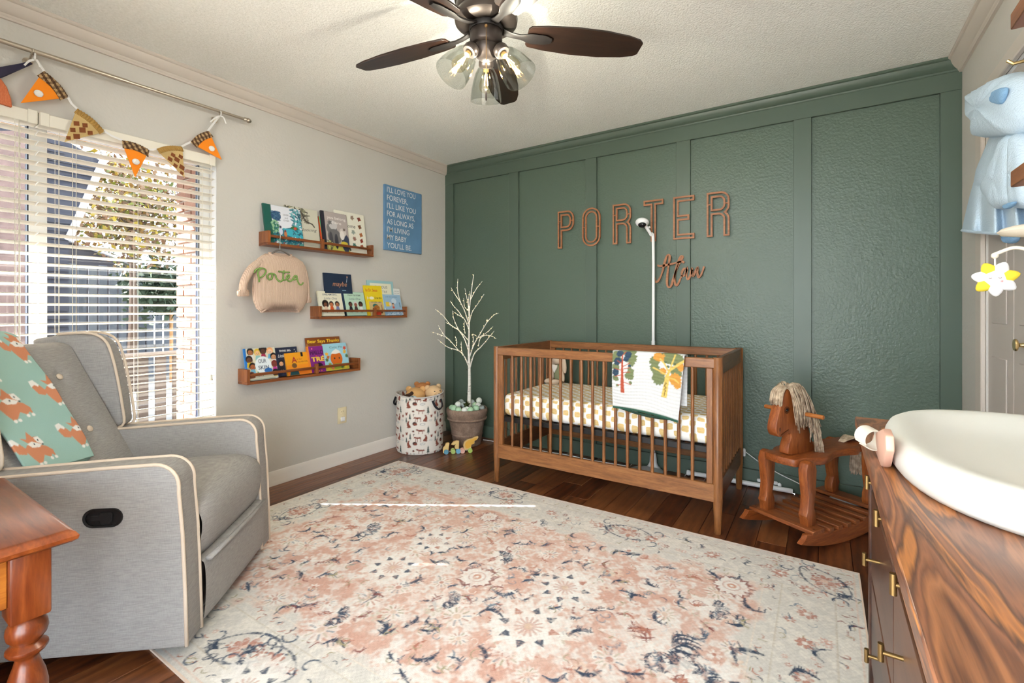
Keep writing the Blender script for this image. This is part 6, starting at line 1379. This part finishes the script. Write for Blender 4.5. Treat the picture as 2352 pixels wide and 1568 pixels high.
for sg_ in (1, -1):
    fl_ = lambda x, z: .018*max(0, (x+.40)/.25)
    mb = MB(); mb.prism(wp, lambda x, z: (x, sg_*(.268+fl_(x, z)), z), lambda x, z: (x, sg_*(.345+fl_(x, z)), z)); mb.build('wing', M_LIN, ch, local=True, bevel=.016, seg=3, angle=70)
    pth = [(-.35, .597), (-.25, .592), (-.18, .594), (-.152, .617), (-.160, .70), (-.175, .80), (-.195, .90), (-.217, .967), (-.253, 1.001), (-.31, 1.012), (-.40, 1.007)]
    for yy in (.272, .342): MB().tube([(x, sg_*(yy+fl_(x, z)), z) for x, z in [tuple(q) for q in spline(pth[2:] if yy < .3 else pth[1:], 3)]], .0056, 8).build('piping', M_PIPE, ch, local=True, angle=180)
# recline latch in its black cup
hx, hz = .187, .463
mb = MB(); ol = arc(hx-.027, hz, .029, PI/2, 3*PI/2, 10)+arc(hx+.027, hz, .029, -PI/2, PI/2, 10); il = [(hx+(x-hx)*.86, hz+(z-hz)*.80) for x, z in ol]
n = len(ol); mb.add([(x, -.3625, z) for x, z in ol]+[(x, -.368, z) for x, z in ol]+[(x, -.367, z) for x, z in il]+[(x, -.3630, z) for x, z in il], [(i, (i+1) % n, n+(i+1) % n, n+i) for i in range(n)]+[(n+i, n+(i+1) % n, 2*n+(i+1) % n, 2*n+i) for i in range(n)]+[(2*n+i, 2*n+(i+1) % n, 3*n+(i+1) % n, 3*n+i) for i in range(n)]+[tuple(3*n+i for i in range(n))])
cup = mb.build('latch_cup', M_BLKP, ch, local=True)
mb = MB(); mb.prism([(hx-.035, hz-.008), (hx-.008, hz-.008), (hx-.004, hz-.018), (hx+.022, hz-.018), (hx+.028, hz-.010), (hx+.028, hz+.012), (hx+.022, hz+.018), (hx-.004, hz+.018), (hx-.01, hz+.008), (hx-.035, hz+.010)], lambda x, z: (x, -.3635, z), lambda x, z: (x, -.3685, z)); mb.build('latch_lever', plain('latch_black', (30, 30, 33), .3), cup, local=True, bevel=.0015)

# fox throw over the chair back
def make_throw():
    nw = CHd*math.cos(th)+np.array([0, 0, math.sin(th)]); p0 = CHO+CHd*bk(.3, 0, .03)[0]+np.array([0, 0, bk(.3, 0, .03)[2]])
    P = lambda px, py: onplane(p0, nw, px, py)
    TL, TR, BR, BL = P(-150, 775), P(36, 772), P(213, 1048), P(64, 1090)
    W = np.linalg.norm(BR-BL); H = (np.linalg.norm(TL-BL)+np.linalg.norm(TR-BR))/2
    q2 = np.array([[-150, 775], [36, 772], [213, 1048], [64, 1090]], float)
    nrm = np.cross(BR-BL, TL-BL); nrm /= np.linalg.norm(nrm)
    if nrm @ (CAM-BL) < 0: nrm = -nrm
    def surf(u, v): return BL*(1-u)*(1-v)+BR*u*(1-v)+TR*u*v+TL*(1-u)*v
    ex = (BR-BL)/W; ey = np.cross(nrm, ex); ey = ey if ey @ (TL-BL) > 0 else -ey
    G = [(i/40, j/40) for j in range(41) for i in range(41)]; GP = np.array([surf(*g) for g in G])
    def uv(px, py):
        p = P(px, py); i = int(np.argmin(((GP-p)**2).sum(1))); return G[i][0]*W, G[i][1]*H
    ext = .10; cv = Canvas(W, H+ext, .0028, (160, 196, 188)); OR, WHc, DK = (212, 140, 104), (240, 238, 234), (50, 56, 70)
    def fox(px, py, s=1.0):
        x, y = uv(px, py); sc = .052*s; pl = lambda pts, c: cv.poly([(x+a*sc, y+b*sc) for a, b in pts], c)
        pl([(-1.25, .9), (-1.55, .45), (-1.35, -.1), (-.9, -.25), (-.75, .15), (-.95, .5)], OR); pl([(-1.25, 1.0), (-1.6, .9), (-1.58, .45), (-1.3, .62), (-1.1, .45), (-1.0, .6)], WHc)
        pl([(-.9, .05), (-.55, .4), (.2, .35), (.75, .1), (1.05, -.25), (1.0, -.75), (.8, -.55), (.6, -.75), (.2, -.5), (-.15, -.95), (-.45, -1.0), (-.65, -.6)], OR)
        for a, b in ((-.35, -1.08), (-.05, -1.05), (.62, -.82), (.98, -.8)): cv.ell(x+a*sc, y+b*sc, .12*sc, .12*sc, WHc)
        pl([(-.75, .95), (-.35, .8), (-.05, 1.35), (.15, .9), (.45, .9), (.6, .3), (.05, .2), (-.45, .55)], OR); pl([(-.5, .45), (-.1, .6), (.5, .3), (.25, .1), (-.3, .15)], WHc); pl([(.2, .85), (.55, .9), (.75, .4), (.55, .3), (.25, .5)], WHc)
        for a, b in ((-.02, .38), (.42, .62)): cv.ell(x+a*sc, y+b*sc, .055*sc, .07*sc, DK)
        cv.ell(x+.58*sc, y+.28*sc, .07*sc, .06*sc, DK)
    for px, py in ((22, 935), (118, 900), (176, 995), (80, 1035), (42, 800), (-62, 850)): fox(px, py)
    rows = surf
    def fn(U, V):
        v = np.clip(V*(H+ext)/H, 0, 1.0); ov = np.clip(V*(H+ext)-H, 0, ext)
        S = BL[:, None, None]*(1-U)*(1-v)+BR[:, None, None]*U*(1-v)+TR[:, None, None]*U*v+TL[:, None, None]*(1-U)*v
        bowu = .018*np.sin(v*PI)*U; off = .004+.004*np.sin(U*7+v*5)*np.sin(v*9)+.002
        S = S+ex[:, None, None]*bowu+nrm[:, None, None]*off
        a = ov/ext*PI*.62; bkd = -CHd; S = S+bkd[:, None, None]*(.075*np.sin(a)+0*U)+np.array([0, 0, 1.])[:, None, None]*(.03*np.sin(a*1.3)-.05*(ov/ext)**2)
        return S[0], S[1], S[2]
    t = thing('fox_throw', 'mint throw blanket with orange foxes over the recliner back', 'throw blanket', tuple((BL+BR)/2))
    o = cv.mesh('throw_cloth', fn, painted('fox_knit', .95, .25, 350), t); md = o.modifiers.new('s', 'SOLIDIFY'); md.thickness = .007; md.offset = -1
    M_T = plain('mint_knit', (150, 186, 178), .95)
    for i in range(2):
        mb = MB(); mb.grid(lambda u, v: surf(.30+.66*u-.06*i, .012+.1*v)-nrm*(.004+.004*i)+ey*(-.012-.012*i)*(1-v)+ex*.006*i, 8, 2); mb.build('folded_layer', M_T, t, recalc=False, solid=.004)
make_throw()

# ================================================================== SIDE TABLE
M_CHY = wood('cherry_y', [(84, 34, 14), (128, 62, 26), (164, 92, 40)], 'Y', .28, 2.0, 9, bumpy=.02); M_CHX = wood('cherry_x', [(84, 34, 14), (128, 62, 26), (160, 88, 38)], 'X', .28, 2.0, 9, bumpy=.02); M_CHZ = wood('cherry_z', [(70, 28, 12), (112, 50, 20), (150, 80, 34)], 'Z', .28, 2.0, 9, bumpy=.02)
tx1, ty1, tx0, ty0, tz = 1.571, -3.032, .955, -3.62, .64
tb = thing('side_table', 'cherry wood side table with turned legs beside the recliner', 'side table', ((tx0+tx1)/2, (ty0+ty1)/2, 0))
mb = MB(); prof = [(0, tz-.030), (.006, tz-.028), (.014, tz-.022), (.016, tz-.014), (.010, tz-.005), (.0, tz)]
rings = [[(tx0+.016-p, ty0+.016-p, z), (tx1-.016+p, ty0+.016-p, z), (tx1-.016+p, ty1-.016+p, z), (tx0+.016-p, ty1-.016+p, z)] for p, z in prof]; mb.ring_sweep(rings); mb.build('table_top', M_CHX, tb, angle=35)
bi = .036; bw_ = .066
def tleg(x0, y0):
    x1_, y1_ = x0+bw_, y0+bw_; cxl, cyl_ = (x0+x1_)/2, (y0+y1_)/2
    b = MB().box(x0, x1_, y0, y1_, .462, tz-.030).build('leg_block', M_CHZ, tb, bevel=.006, seg=2)
    MB().lathe([(0, .462), (.022, .462), (.026, .456), (.033, .444), (.0345, .432), (.032, .42), (.025, .411), (.022, .407), (.026, .404), (.034, .397), (.0345, .392), (.03, .385), (.021, .378), (.019, .372), (.022, .36), (.030, .335), (.034, .312), (.034, .296), (.030, .276), (.023, .26), (.021, .255), (.027, .25), (.029, .244), (.026, .238), (.020, .232), (.018, .2), (.015, .1), (.019, .06), (.022, .045), (.018, .03), (.014, .02), (.018, .008), (.016, 0), (0, 0)], (cxl, cyl_, 0), 28).build('leg', M_CHZ, tb)
for x in (tx0+bi, tx1-bi-bw_):
    for y in (ty0+bi, ty1-bi-bw_): tleg(x, y)
M_APR = wood('cherry_apron', [(120, 62, 20), (164, 96, 34), (196, 128, 52)], 'Y', .28, 2.0, 9, bumpy=.02)
for x in (tx0+bi+.012, tx1-bi-.032): MB().box(x, x+.02, ty0+bi+bw_, ty1-bi-bw_, .50, tz-.030).build('apron', M_APR, tb, bevel=.002)
for y in (ty0+bi+.012, ty1-bi-.032): MB().box(tx0+bi+bw_, tx1-bi-bw_, y, y+.02, .50, tz-.030).build('apron', M_CHX, tb, bevel=.002)

# ================================================================== DRESSER
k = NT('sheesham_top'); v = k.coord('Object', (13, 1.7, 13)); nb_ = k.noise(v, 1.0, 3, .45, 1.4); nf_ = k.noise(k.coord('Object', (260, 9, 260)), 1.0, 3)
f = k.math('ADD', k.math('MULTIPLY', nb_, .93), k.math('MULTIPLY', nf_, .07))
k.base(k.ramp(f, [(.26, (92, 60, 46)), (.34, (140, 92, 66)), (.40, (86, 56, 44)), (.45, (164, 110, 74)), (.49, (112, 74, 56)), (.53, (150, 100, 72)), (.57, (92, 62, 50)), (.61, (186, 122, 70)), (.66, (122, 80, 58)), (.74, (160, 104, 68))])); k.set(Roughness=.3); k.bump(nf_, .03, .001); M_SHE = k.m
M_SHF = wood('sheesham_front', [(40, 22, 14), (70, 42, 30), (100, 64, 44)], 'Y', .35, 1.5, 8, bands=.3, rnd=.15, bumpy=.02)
dx0, dx1, dy0, dy1, dz = 3.006, 3.543, -3.06, -1.907, .85; FXd = 3.036
dr = thing('dresser', 'dark rosewood dresser with brass bar knobs along the right wall', 'dresser', ((dx0+dx1)/2, (dy0+dy1)/2, 0))
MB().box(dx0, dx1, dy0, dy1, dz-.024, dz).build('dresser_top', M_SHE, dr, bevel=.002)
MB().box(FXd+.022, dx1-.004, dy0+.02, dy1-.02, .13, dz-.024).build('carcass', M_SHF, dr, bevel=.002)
MB().box(FXd-.004, FXd+.03, dy1-.045, dy1-.018, .0, dz-.024).build('end_stile', M_SHF, dr, bevel=.002)
MB().box(FXd-.004, FXd+.03, dy0+.018, dy0+.045, .0, dz-.024).build('end_stile', M_SHF, dr, bevel=.002)
for x in (FXd+.03, dx1-.06):
    for y in (dy0+.03, dy1-.07): MB().box(x, x+.04, y, y+.04, 0.008 if x < 3.1 else 0, .135).build('leg', M_SHF, dr, bevel=.003)
M_BRS = plain('antique_brass_knob', (140, 114, 72), .4, .9)
def drawer(y0, y1, z0, z1, knobs):
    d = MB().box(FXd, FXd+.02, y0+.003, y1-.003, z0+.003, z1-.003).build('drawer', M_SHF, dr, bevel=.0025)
    for ky, kz in knobs:
        MB().cyl((FXd+.001, ky, kz), (FXd-.024, ky, kz), .0034, n=10).build('knob_stem', M_BRS, d); MB().cyl((FXd-.026, ky, kz-.013), (FXd-.026, ky, kz+.013), .004, n=10).build('knob_bar', M_BRS, d)
ya, yb = dy1-.047, dy0+.047
drawer(-2.335, ya, .694, .822, ((-2.24, .785),)); drawer(-2.72, -2.335, .694, .822, ((-2.43, .785), (-2.65, .785))); drawer(yb, -2.72, .694, .822, ((-2.86, .785),))
drawer(-2.385, ya, .478, .690, ((-2.165, .603),)); drawer(yb, -2.385, .478, .690, ((-2.50, .612), (-2.86, .612)))
drawer(-2.385, ya, .262, .474, ((-2.225, .44),)); drawer(yb, -2.385, .262, .474, ((-2.55, .40), (-2.86, .40)))
MB().box(FXd+.004, FXd+.03, dy0+.045, dy1-.045, .20, .262).build('plinth_rail', M_SHF, dr, bevel=.002)

# peanut changing pad with its strap
M_PAD = plain('white_foam_pad', (222, 223, 217), .38)
pcx, pcy = 3.278, -2.30
pd = thing('changing_pad', 'white moulded foam changing pad on the dresser', 'changing pad', (pcx, pcy, dz))
def pad_outline(a):
    c, s = math.cos(a), math.sin(a); e = 2/2.7
    return .243*(abs(c)**e)*(1 if c > 0 else -1), .332*(abs(s)**e)*(1 if s > 0 else -1)
prof = [(.0, .018), (.25, .019), (.45, .021), (.58, .026), (.68, .033), (.76, .041), (.83, .048), (.89, .052), (.935, .052), (.968, .047), (.99, .036), (1.0, .022), (.99, .008), (.97, .001)]
mb = MB(); NA = 72; rings = []
for r, z in prof:
    if r == 0: continue
    ring = []
    for kk in range(NA):
        a = 2*PI*kk/NA; x, y = pad_outline(a); ring.append((pcx+x*r, pcy+y*r, dz+.0008+z))
    rings.append(ring)
mb.ring_sweep(rings, True, True); mb.build('pad_body', M_PAD, pd, angle=180)
M_ROSE = plain('rose_leather', (212, 168, 148), .5); M_WEB = plain('cream_webbing', (206, 200, 188), .8)
def pz(px, py, X): return onx(px, py, X)
cb = pz(2030, 1035, 3.026)
q = [pz(x, y, 3.026) for x, y in ((2022, 990), (2034, 984), (2040, 1000), (2041, 1035), (2034, 1070), (2026, 1074), (2012, 1045), (2006, 1015), (2012, 996))]
mb = MB(); n = len(q); mb.add([p+np.array([-.004, 0, 0]) for p in q]+[p+np.array([.008, 0, 0]) for p in q], [tuple(range(n)), tuple(range(2*n-1, n-1, -1))]+[(i, n+i, n+(i+1) % n, (i+1) % n) for i in range(n)]); mb.build('leather_tab', M_ROSE, pd, bevel=.003, seg=2)
lc = pz(1998, 1005, 3.012); rr = .021; mb = MB(); ringp = []
for t in np.linspace(-.5, 2*PI-1.0, 22): ringp.append((math.cos(t), math.sin(t)))
hv, wv_ = Vector((-.80, -.60, 0)), Vector((-.5, .86, .12))
rings = [[tuple(Vector(lc)+hv*(c*q)+Vector((0, 0, s_*q*.9))+wv_*e) for q, e in ((rr, -.014), (rr, .014), (rr-.002, .014), (rr-.002, -.014))] for c, s_ in ringp]; mb.ring_sweep(rings); mb.build('strap_loop', M_WEB, pd, angle=50)

# ------------------------------------------------------------------ shelves on the right wall
M_SHB = wood('oak_shelf', [(96, 56, 34), (132, 84, 54), (160, 108, 74)], 'Y', .45, 2, 9)
for z0, lb in ((1.855, 'brown wooden wall shelf at the top picture edge'), (1.441, 'brown wooden wall shelf in front of the blue robe')):
    t = thing('wall_shelf', lb, 'shelf', (3.45, -2.2, z0), group='wooden shelves on the right wall')
    MB().box(3.352, RW-.001, -2.85, -1.622, z0, z0+.042).build('shelf_board', M_SHB, t, bevel=.002)
    for y in (-1.85, -2.62):
        MB().box(RW-.008, RW-.0005, y-.012, y+.012, z0-.09, z0-.0005).build('shelf_bracket', M_BLK, t); MB().box(3.40, RW-.001, y-.012, y+.012, z0-.006, z0-.0005).build('shelf_bracket', M_BLK, t)
# star mobile under the lower shelf
M_CREAMP = plain('cream_plastic', (232, 222, 204), .4); M_STW = plain('white_felt_star', (240, 240, 242), .9); M_STY = plain('yellow_felt', (240, 214, 60), .9)
hb = Vector((3.372, -1.68, 1.318)); mbl = thing('star_mobile', 'cream hanging mobile with a white and yellow plush star', 'mobile', tuple(hb))
MB().lathe([(0, .014), (.03, .014), (.05, .008), (.058, 0), (.05, -.008), (.02, -.014), (0, -.015)], hb, 28).build('mobile_hub', M_CREAMP, mbl)
MB().cyl(hb+Vector((0, 0, .012)), (hb.x, hb.y, 1.4405), .006, n=10).build('hanging_rod', M_CREAMP, mbl)
MB().cyl(hb-Vector((0, 0, .01)), hb-Vector((0, 0, .05)), .007, n=10).build('stem', M_CREAMP, mbl)
se = Vector(ray(2285, 587)*1.25+CAM)
for k_, e in enumerate((se, Vector((3.43, -1.60, 1.26)), Vector((3.40, -1.77, 1.26)))):
    s0 = hb-Vector((0, 0, .048)); MB().tube(spline([s0, s0*.55+e*.45+Vector((0, 0, .012)), e+Vector((0, 0, .004))], 6), .0045, 8).build('mobile_arm', M_CREAMP, mbl)
MB().ball(se, .008, 10, 7).build('arm_tip', M_CREAMP, mbl)
sc_ = Vector(ray(2286, 640)*1.25+CAM); MB().cyl(se, sc_, .0018, n=6).build('star_cord', M_STW, mbl)
vd = Vector(CAM)-sc_; vd.z = 0; vd.normalize(); sr = Vector((-vd.y, vd.x, 0)); M3 = Matrix((sr, vd, Vector((0, 0, 1)))).transposed()
st_o = MB().ball(sc_, (.030, .019, .030), 16, 10, M3).build('star_body', M_STW, mbl)
for kk in range(7):
    a = 2*PI*kk/7+.25; d = sr*math.cos(a)+Vector((0, 0, 1))*math.sin(a); yq_ = kk in (1, 0, 3, 5) if False else kk in (0, 2, 4, 6); rt = Vector((0, 0, 1)).rotation_difference(d).to_matrix()
    MB().lathe([(0, -.004), (.0165, -.002), (.0155, .008), (.011, .017), (.0055, .0235), (0, .026)], sc_+d*.021, 14, rt).build('star_point', M_STY if kk % 2 == 0 and kk < 6 else M_STW, st_o)
for s in (-1, 1): MB().tube([sc_+vd*.0185+sr*(s*.009+q*.003)+Vector((0, 0, .002-.002*(1-q*q))) for q in (-1, 0, 1)], .0008, 5).build('stitched_eye', M_STI, st_o)
MB().ball(sc_+vd*.016+sr*.012-Vector((0, 0, .007)), .003, 8, 5).build('cheek', plain('pink_cheek', (236, 170, 170), .8), st_o)

# ------------------------------------------------------------------ hooded robe on the closet door
M_TER = plain('pale_blue_terry', (196, 216, 232), 1.0, bump=.9, bscale=160); M_TERD = plain('blue_terry', (132, 174, 212), 1.0, bump=.8, bscale=160)
rb = thing('hooded_robe', 'pale blue terry hooded robe hanging against the closet door', 'robe', (3.47, -.9, 1.6))
def puff(pts, X, th, name, m, parent, px=True):
    P = [onx(x, y, X)[1:] for x, y in pts] if px else [np.array(p) for p in pts]
    P = [np.array(q) for q in spline(P, 4, True)]; c = sum(P)/len(P); mb = MB(); n = len(P); rings = []
    for s, d in ((1, 0), (.97, .45), (.88, .8), (.65, 1.0), (.35, 1.08), (.05, 1.1)): rings.append([(X-th*d+th*.06*math.sin(9*q[0]*6+d*3), *(c+(q-c)*s)) for q in P])
    bkr = [[(X+.004, *(c+(q-c)*s)) for q in P] for s in (.05, .5, .97)]
    mb.ring_sweep(bkr+rings, True, True); return mb.build(name, m, parent, angle=180)
LE = ([300, 320, 345, 390, 420, 428, 450, 500, 531], [2279, 2270, 2260, 2241, 2236, 2233, 2227, 2215, 2208]); RE = [2346, 2362, 2380, 2392, 2396, 2396, 2398, 2402, 2404]
def robe_fn(u, v):
    y = 300+231*v; xl_ = np.interp(y, LE[0], LE[1]); xr_ = np.interp(y, LE[0], RE); px = xl_+(xr_-xl_)*u; gat = -.008 if abs(y-427) < 5 else 0
    d = .034*(math.sin(PI*min(1, max(0, u)))**.5)+(.004+.016*v)*math.sin(u*23+1.2*math.sin(v*4))*(math.sin(PI*u)**.4)+gat
    return onx(px, y+6*math.sin(u*5)*(v > .98), 3.505-d)
mb = MB(); mb.grid(robe_fn, 60, 48); mb.grid(lambda u, v: onx(np.interp(300+231*v, LE[0], LE[1])+(np.interp(300+231*v, LE[0], RE)-np.interp(300+231*v, LE[0], LE[1]))*u, 300+231*v, 3.512), 8, 12); mb.build('robe_body', M_TER, rb, angle=180)
puff([(2252, 222), (2260, 206), (2292, 188), (2330, 167), (2352, 166), (2380, 175), (2396, 240), (2385, 300), (2340, 312), (2278, 312), (2270, 285), (2256, 255)], 3.495, .07, 'hood', M_TER, rb)
puff([(2272, 222), (2288, 206), (2313, 202), (2306, 232), (2300, 239), (2284, 234)], 3.432, .012, 'hood_ear', M_TERD, rb)
puff([(2322, 306), (2336, 322), (2341, 380), (2336, 440), (2330, 468), (2312, 478), (2298, 480), (2284, 464), (2268, 430), (2282, 390), (2304, 340)], 3.462, .03, 'sleeve', M_TER, rb)
puff([(2340, 306), (2360, 320), (2372, 400), (2368, 470), (2340, 474), (2336, 420), (2338, 350)], 3.466, .03, 'sleeve', M_TER, rb)
puff([(2304, 474), (2318, 466), (2331, 463), (2328, 472), (2314, 480)], 3.434, .006, 'sleeve_lining', M_TERD, rb)
puff([(2313, 534), (2340, 536), (2338, 552), (2326, 559), (2315, 552)], 3.49, .02, 'belt_end', M_TERD, rb)
MB().tube([onx(x, y, 3.458) for x, y in ((2210, 529), (2240, 533), (2290, 536), (2330, 538))], .006, 6).build('hem', M_TER, rb)
MB().tube([(RW+.004, -1.02, 1.99), (3.50, -1.02, 1.985), (3.485, -1.02, 2.0)], .006, 8).build('wall_hook', M_KNOB, rb)

# ================================================================== ROCKING HORSE
M_HZ = wood('pine_stain_z', [(96, 42, 16), (142, 74, 32), (178, 106, 54)], 'Z', .42, 5.5, 9); M_HX = wood('pine_stain_x', [(92, 42, 16), (138, 70, 30), (172, 100, 50)], 'X', .42, 5.5, 9); M_HYy = wood('pine_stain_y', [(92, 44, 20), (136, 74, 36), (168, 102, 56)], 'Y', .45, 5.5, 9)
HO = (2.917, -.462); HRz = math.atan2(-.86, -.51)
ho = thing('rocking_horse', 'brown wooden rocking horse with yarn mane beside the crib', 'rocking horse', (*HO, 0), HRz)
def rocker(y):
    up, lo = [], []
    for i in range(25):
        x = -.39+.78*i/24; zb = .0575*(x/.39)**2*1.0; lo.append((x, zb+.0005)); up.append((x*.97, zb*.55+.068))
    up[0] = (-.36, .078); up[-1] = (.36, .078)
    mb = MB(); mb.prism(lo+up[::-1], lambda x, z: (x, y-.012, z), lambda x, z: (x, y+.012, z)); mb.build('rocker', M_HX, ho, local=True, bevel=.002)
for y in (-.15, .15): rocker(y)
zs = lambda x: .0575*(x/.39)**2*.55+.068
for x, w in ((.265, .088), (.165, .036), (.095, .036), (.025, .036), (-.045, .036), (-.115, .036), (-.185, .036), (-.285, .088)):
    MB().box(x-w/2, x+w/2, -.165, .165, zs(x)+.001, zs(x)+.019).build('slat', M_HYy, ho, local=True, bevel=.002)
def leg(x, y, fw):
    zt = .405; z0 = zs(x)+.019
    prof = [(-.030, 0), (.026, 0), (.030, .10), (.040, .17), (.030, .24), (.022, .45), (.034, .70), (.040, .86), (.028, .97), (.004, 1.0), (-.024, .98), (-.040, .86), (-.036, .68), (-.030, .45), (-.018, .28), (-.034, .18), (-.036, .08)]
    mb = MB(); H = zt-z0; ly = .021
    mb.prism([(a*fw, b) for a, b in prof], lambda a, b: (x+a-.02*(1-b)*fw*0, y-ly, z0+b*H), lambda a, b: (x+a, y+ly, z0+b*H)); mb.build('leg', M_HZ, ho, local=True, bevel=.004, seg=2)
for x, y, fw in ((.255, .105, 1), (.255, -.105, 1), (-.285, .095, -1), (-.285, -.095, -1)): leg(x, y, fw)
half = spline([(.325, 0), (.318, .05), (.30, .084), (.24, .084), (.20, .105), (.13, .118), (.06, .10), (-.02, .078), (-.10, .082), (-.17, .10), (-.23, .078), (-.30, .076), (-.33, .05), (-.338, 0)], 3)
pl = [tuple(q) for q in half]+[(q[0], -q[1]) for q in reversed(half[1:-1])]
mb = MB(); mb.prism(pl, lambda x, y: (x, y, .372), lambda x, y: (x, y, .408)); mb.build('seat_plank', M_HX, ho, local=True, bevel=.005, seg=2, angle=50)
hp_ = spline([(.075, .408), (.255, .408), (.275, .43), (.268, .46), (.252, .495), (.262, .515), (.30, .51), (.335, .505), (.358, .52), (.366, .55), (.352, .60), (.326, .66), (.300, .71), (.272, .735), (.235, .738), (.195, .71), (.155, .645), (.125, .56), (.10, .48)], 3, True)
mb = MB(); mb.prism([tuple(q) for q in hp_], lambda x, z: (x, -.024, z), lambda x, z: (x, .024, z)); hd_ = mb.build('head', M_HZ, ho, local=True, bevel=.006, seg=2, angle=50)
for s in (-1, 1):
    MB().lathe([(0, .0), (.018, 0), (.018, .0012), (0, .0012)], (.288, s*.0245, .632), 18, Matrix.Rotation(R(-90*s), 3, 'X')).build('eye_ring', plain('eye_wood', (92, 44, 18), .4), hd_, local=True)
    MB().ball((.288, s*.027, .632), (.008, .005, .008), 12, 8).build('eye', plain('glass_eye', (20, 18, 18), .08), hd_, local=True)
    MB().ball((.338, s*.024, .542), (.007, .0025, .011), 10, 6).build('nostril', plain('eye_wood', (92, 44, 18), .4), hd_, local=True)
    MB().tube([(.275, s*.0245, .535), (.30, s*.0252, .528), (.33, s*.0245, .515)], .0018, 5).build('mouth', plain('eye_wood', (92, 44, 18), .4), hd_, local=True)
MB().cyl((.205, -.15, .612), (.205, .15, .612), .0105, n=14).build('handle', wood('handle_wood', [(150, 84, 36), (186, 116, 56)], 'Y', .4, 3, 8), ho, local=True, bevel=.002)
M_YRN = NT('beige_yarn'); nzy = M_YRN.noise(M_YRN.coord(), 40, 3); M_YRN.base(M_YRN.ramp(nzy, [(.35, (150, 128, 106)), (.65, (206, 186, 160))])); M_YRN.set(Roughness=1.0); M_YRN = M_YRN.m
g = random.Random(21); mane = MB(); crest = spline([(.300, .722), (.272, .742), (.235, .745), (.190, .715), (.15, .645), (.122, .57), (.105, .50)], 6)
for i in range(230):
    t = g.random()*.93+.04; q = crest[int(t*(len(crest)-1))]; s = 1 if g.random() < .8 else -1; L = .12+.09*g.random(); y0 = s*.010*g.random()
    back = .02+.05*g.random(); sp_ = .034+.028*g.random()
    P = spline([(q[0], y0, q[1]-.002), (q[0]-.006-.2*back, s*(.024+.014*g.random()), q[1]+.012), (q[0]-.3*back-.01, s*sp_, q[1]-.25*L), (q[0]-.7*back-.012+.01*g.random(), s*(sp_+.006), q[1]-.65*L), (q[0]-back-.012+.016*(g.random()-.5), s*(sp_+.004*g.random()), q[1]-L)], 3)
    mane.tube(P, .0026, 4)
o = mane.build('mane', M_YRN, ho, local=True, angle=180, recalc=False); o['kind'] = 'stuff'
fk = MB()
for i in range(60):
    s = g.uniform(-1, 1); P = spline([(.250, s*.016, .742), (.290, s*.026, .742), (.318+.01*g.random(), s*.032, .715), (.328+.012*g.random(), s*.034, .672-.02*g.random())], 3); fk.tube(P, .0026, 4)
o = fk.build('forelock', M_YRN, ho, local=True, angle=180, recalc=False); o['kind'] = 'stuff'
tl_ = MB()
for i in range(110):
    s = g.uniform(-1, 1); L = .16+.05*g.random(); P = spline([(-.20, s*.012, .412), (-.27, s*.03, .428+.006*g.random()), (-.335, s*.036, .416), (-.362-.01*g.random(), s*.04, .36), (-.366-.012*g.random(), s*.05, .412-L)], 3); tl_.tube(P, .0027, 4)
o = tl_.build('tail', M_YRN, ho, local=True, angle=180, recalc=False); o['kind'] = 'stuff'
for x, y in ((.25, .15), (.28, .15), (.25, -.15), (.28, -.15)): MB().lathe([(0, 0), (.005, 0), (.004, .0015), (0, .002)], (x, y, zs(x)+.0185), 10).build('wood_plug', plain('eye_wood', (92, 44, 18), .4), ho, local=True)
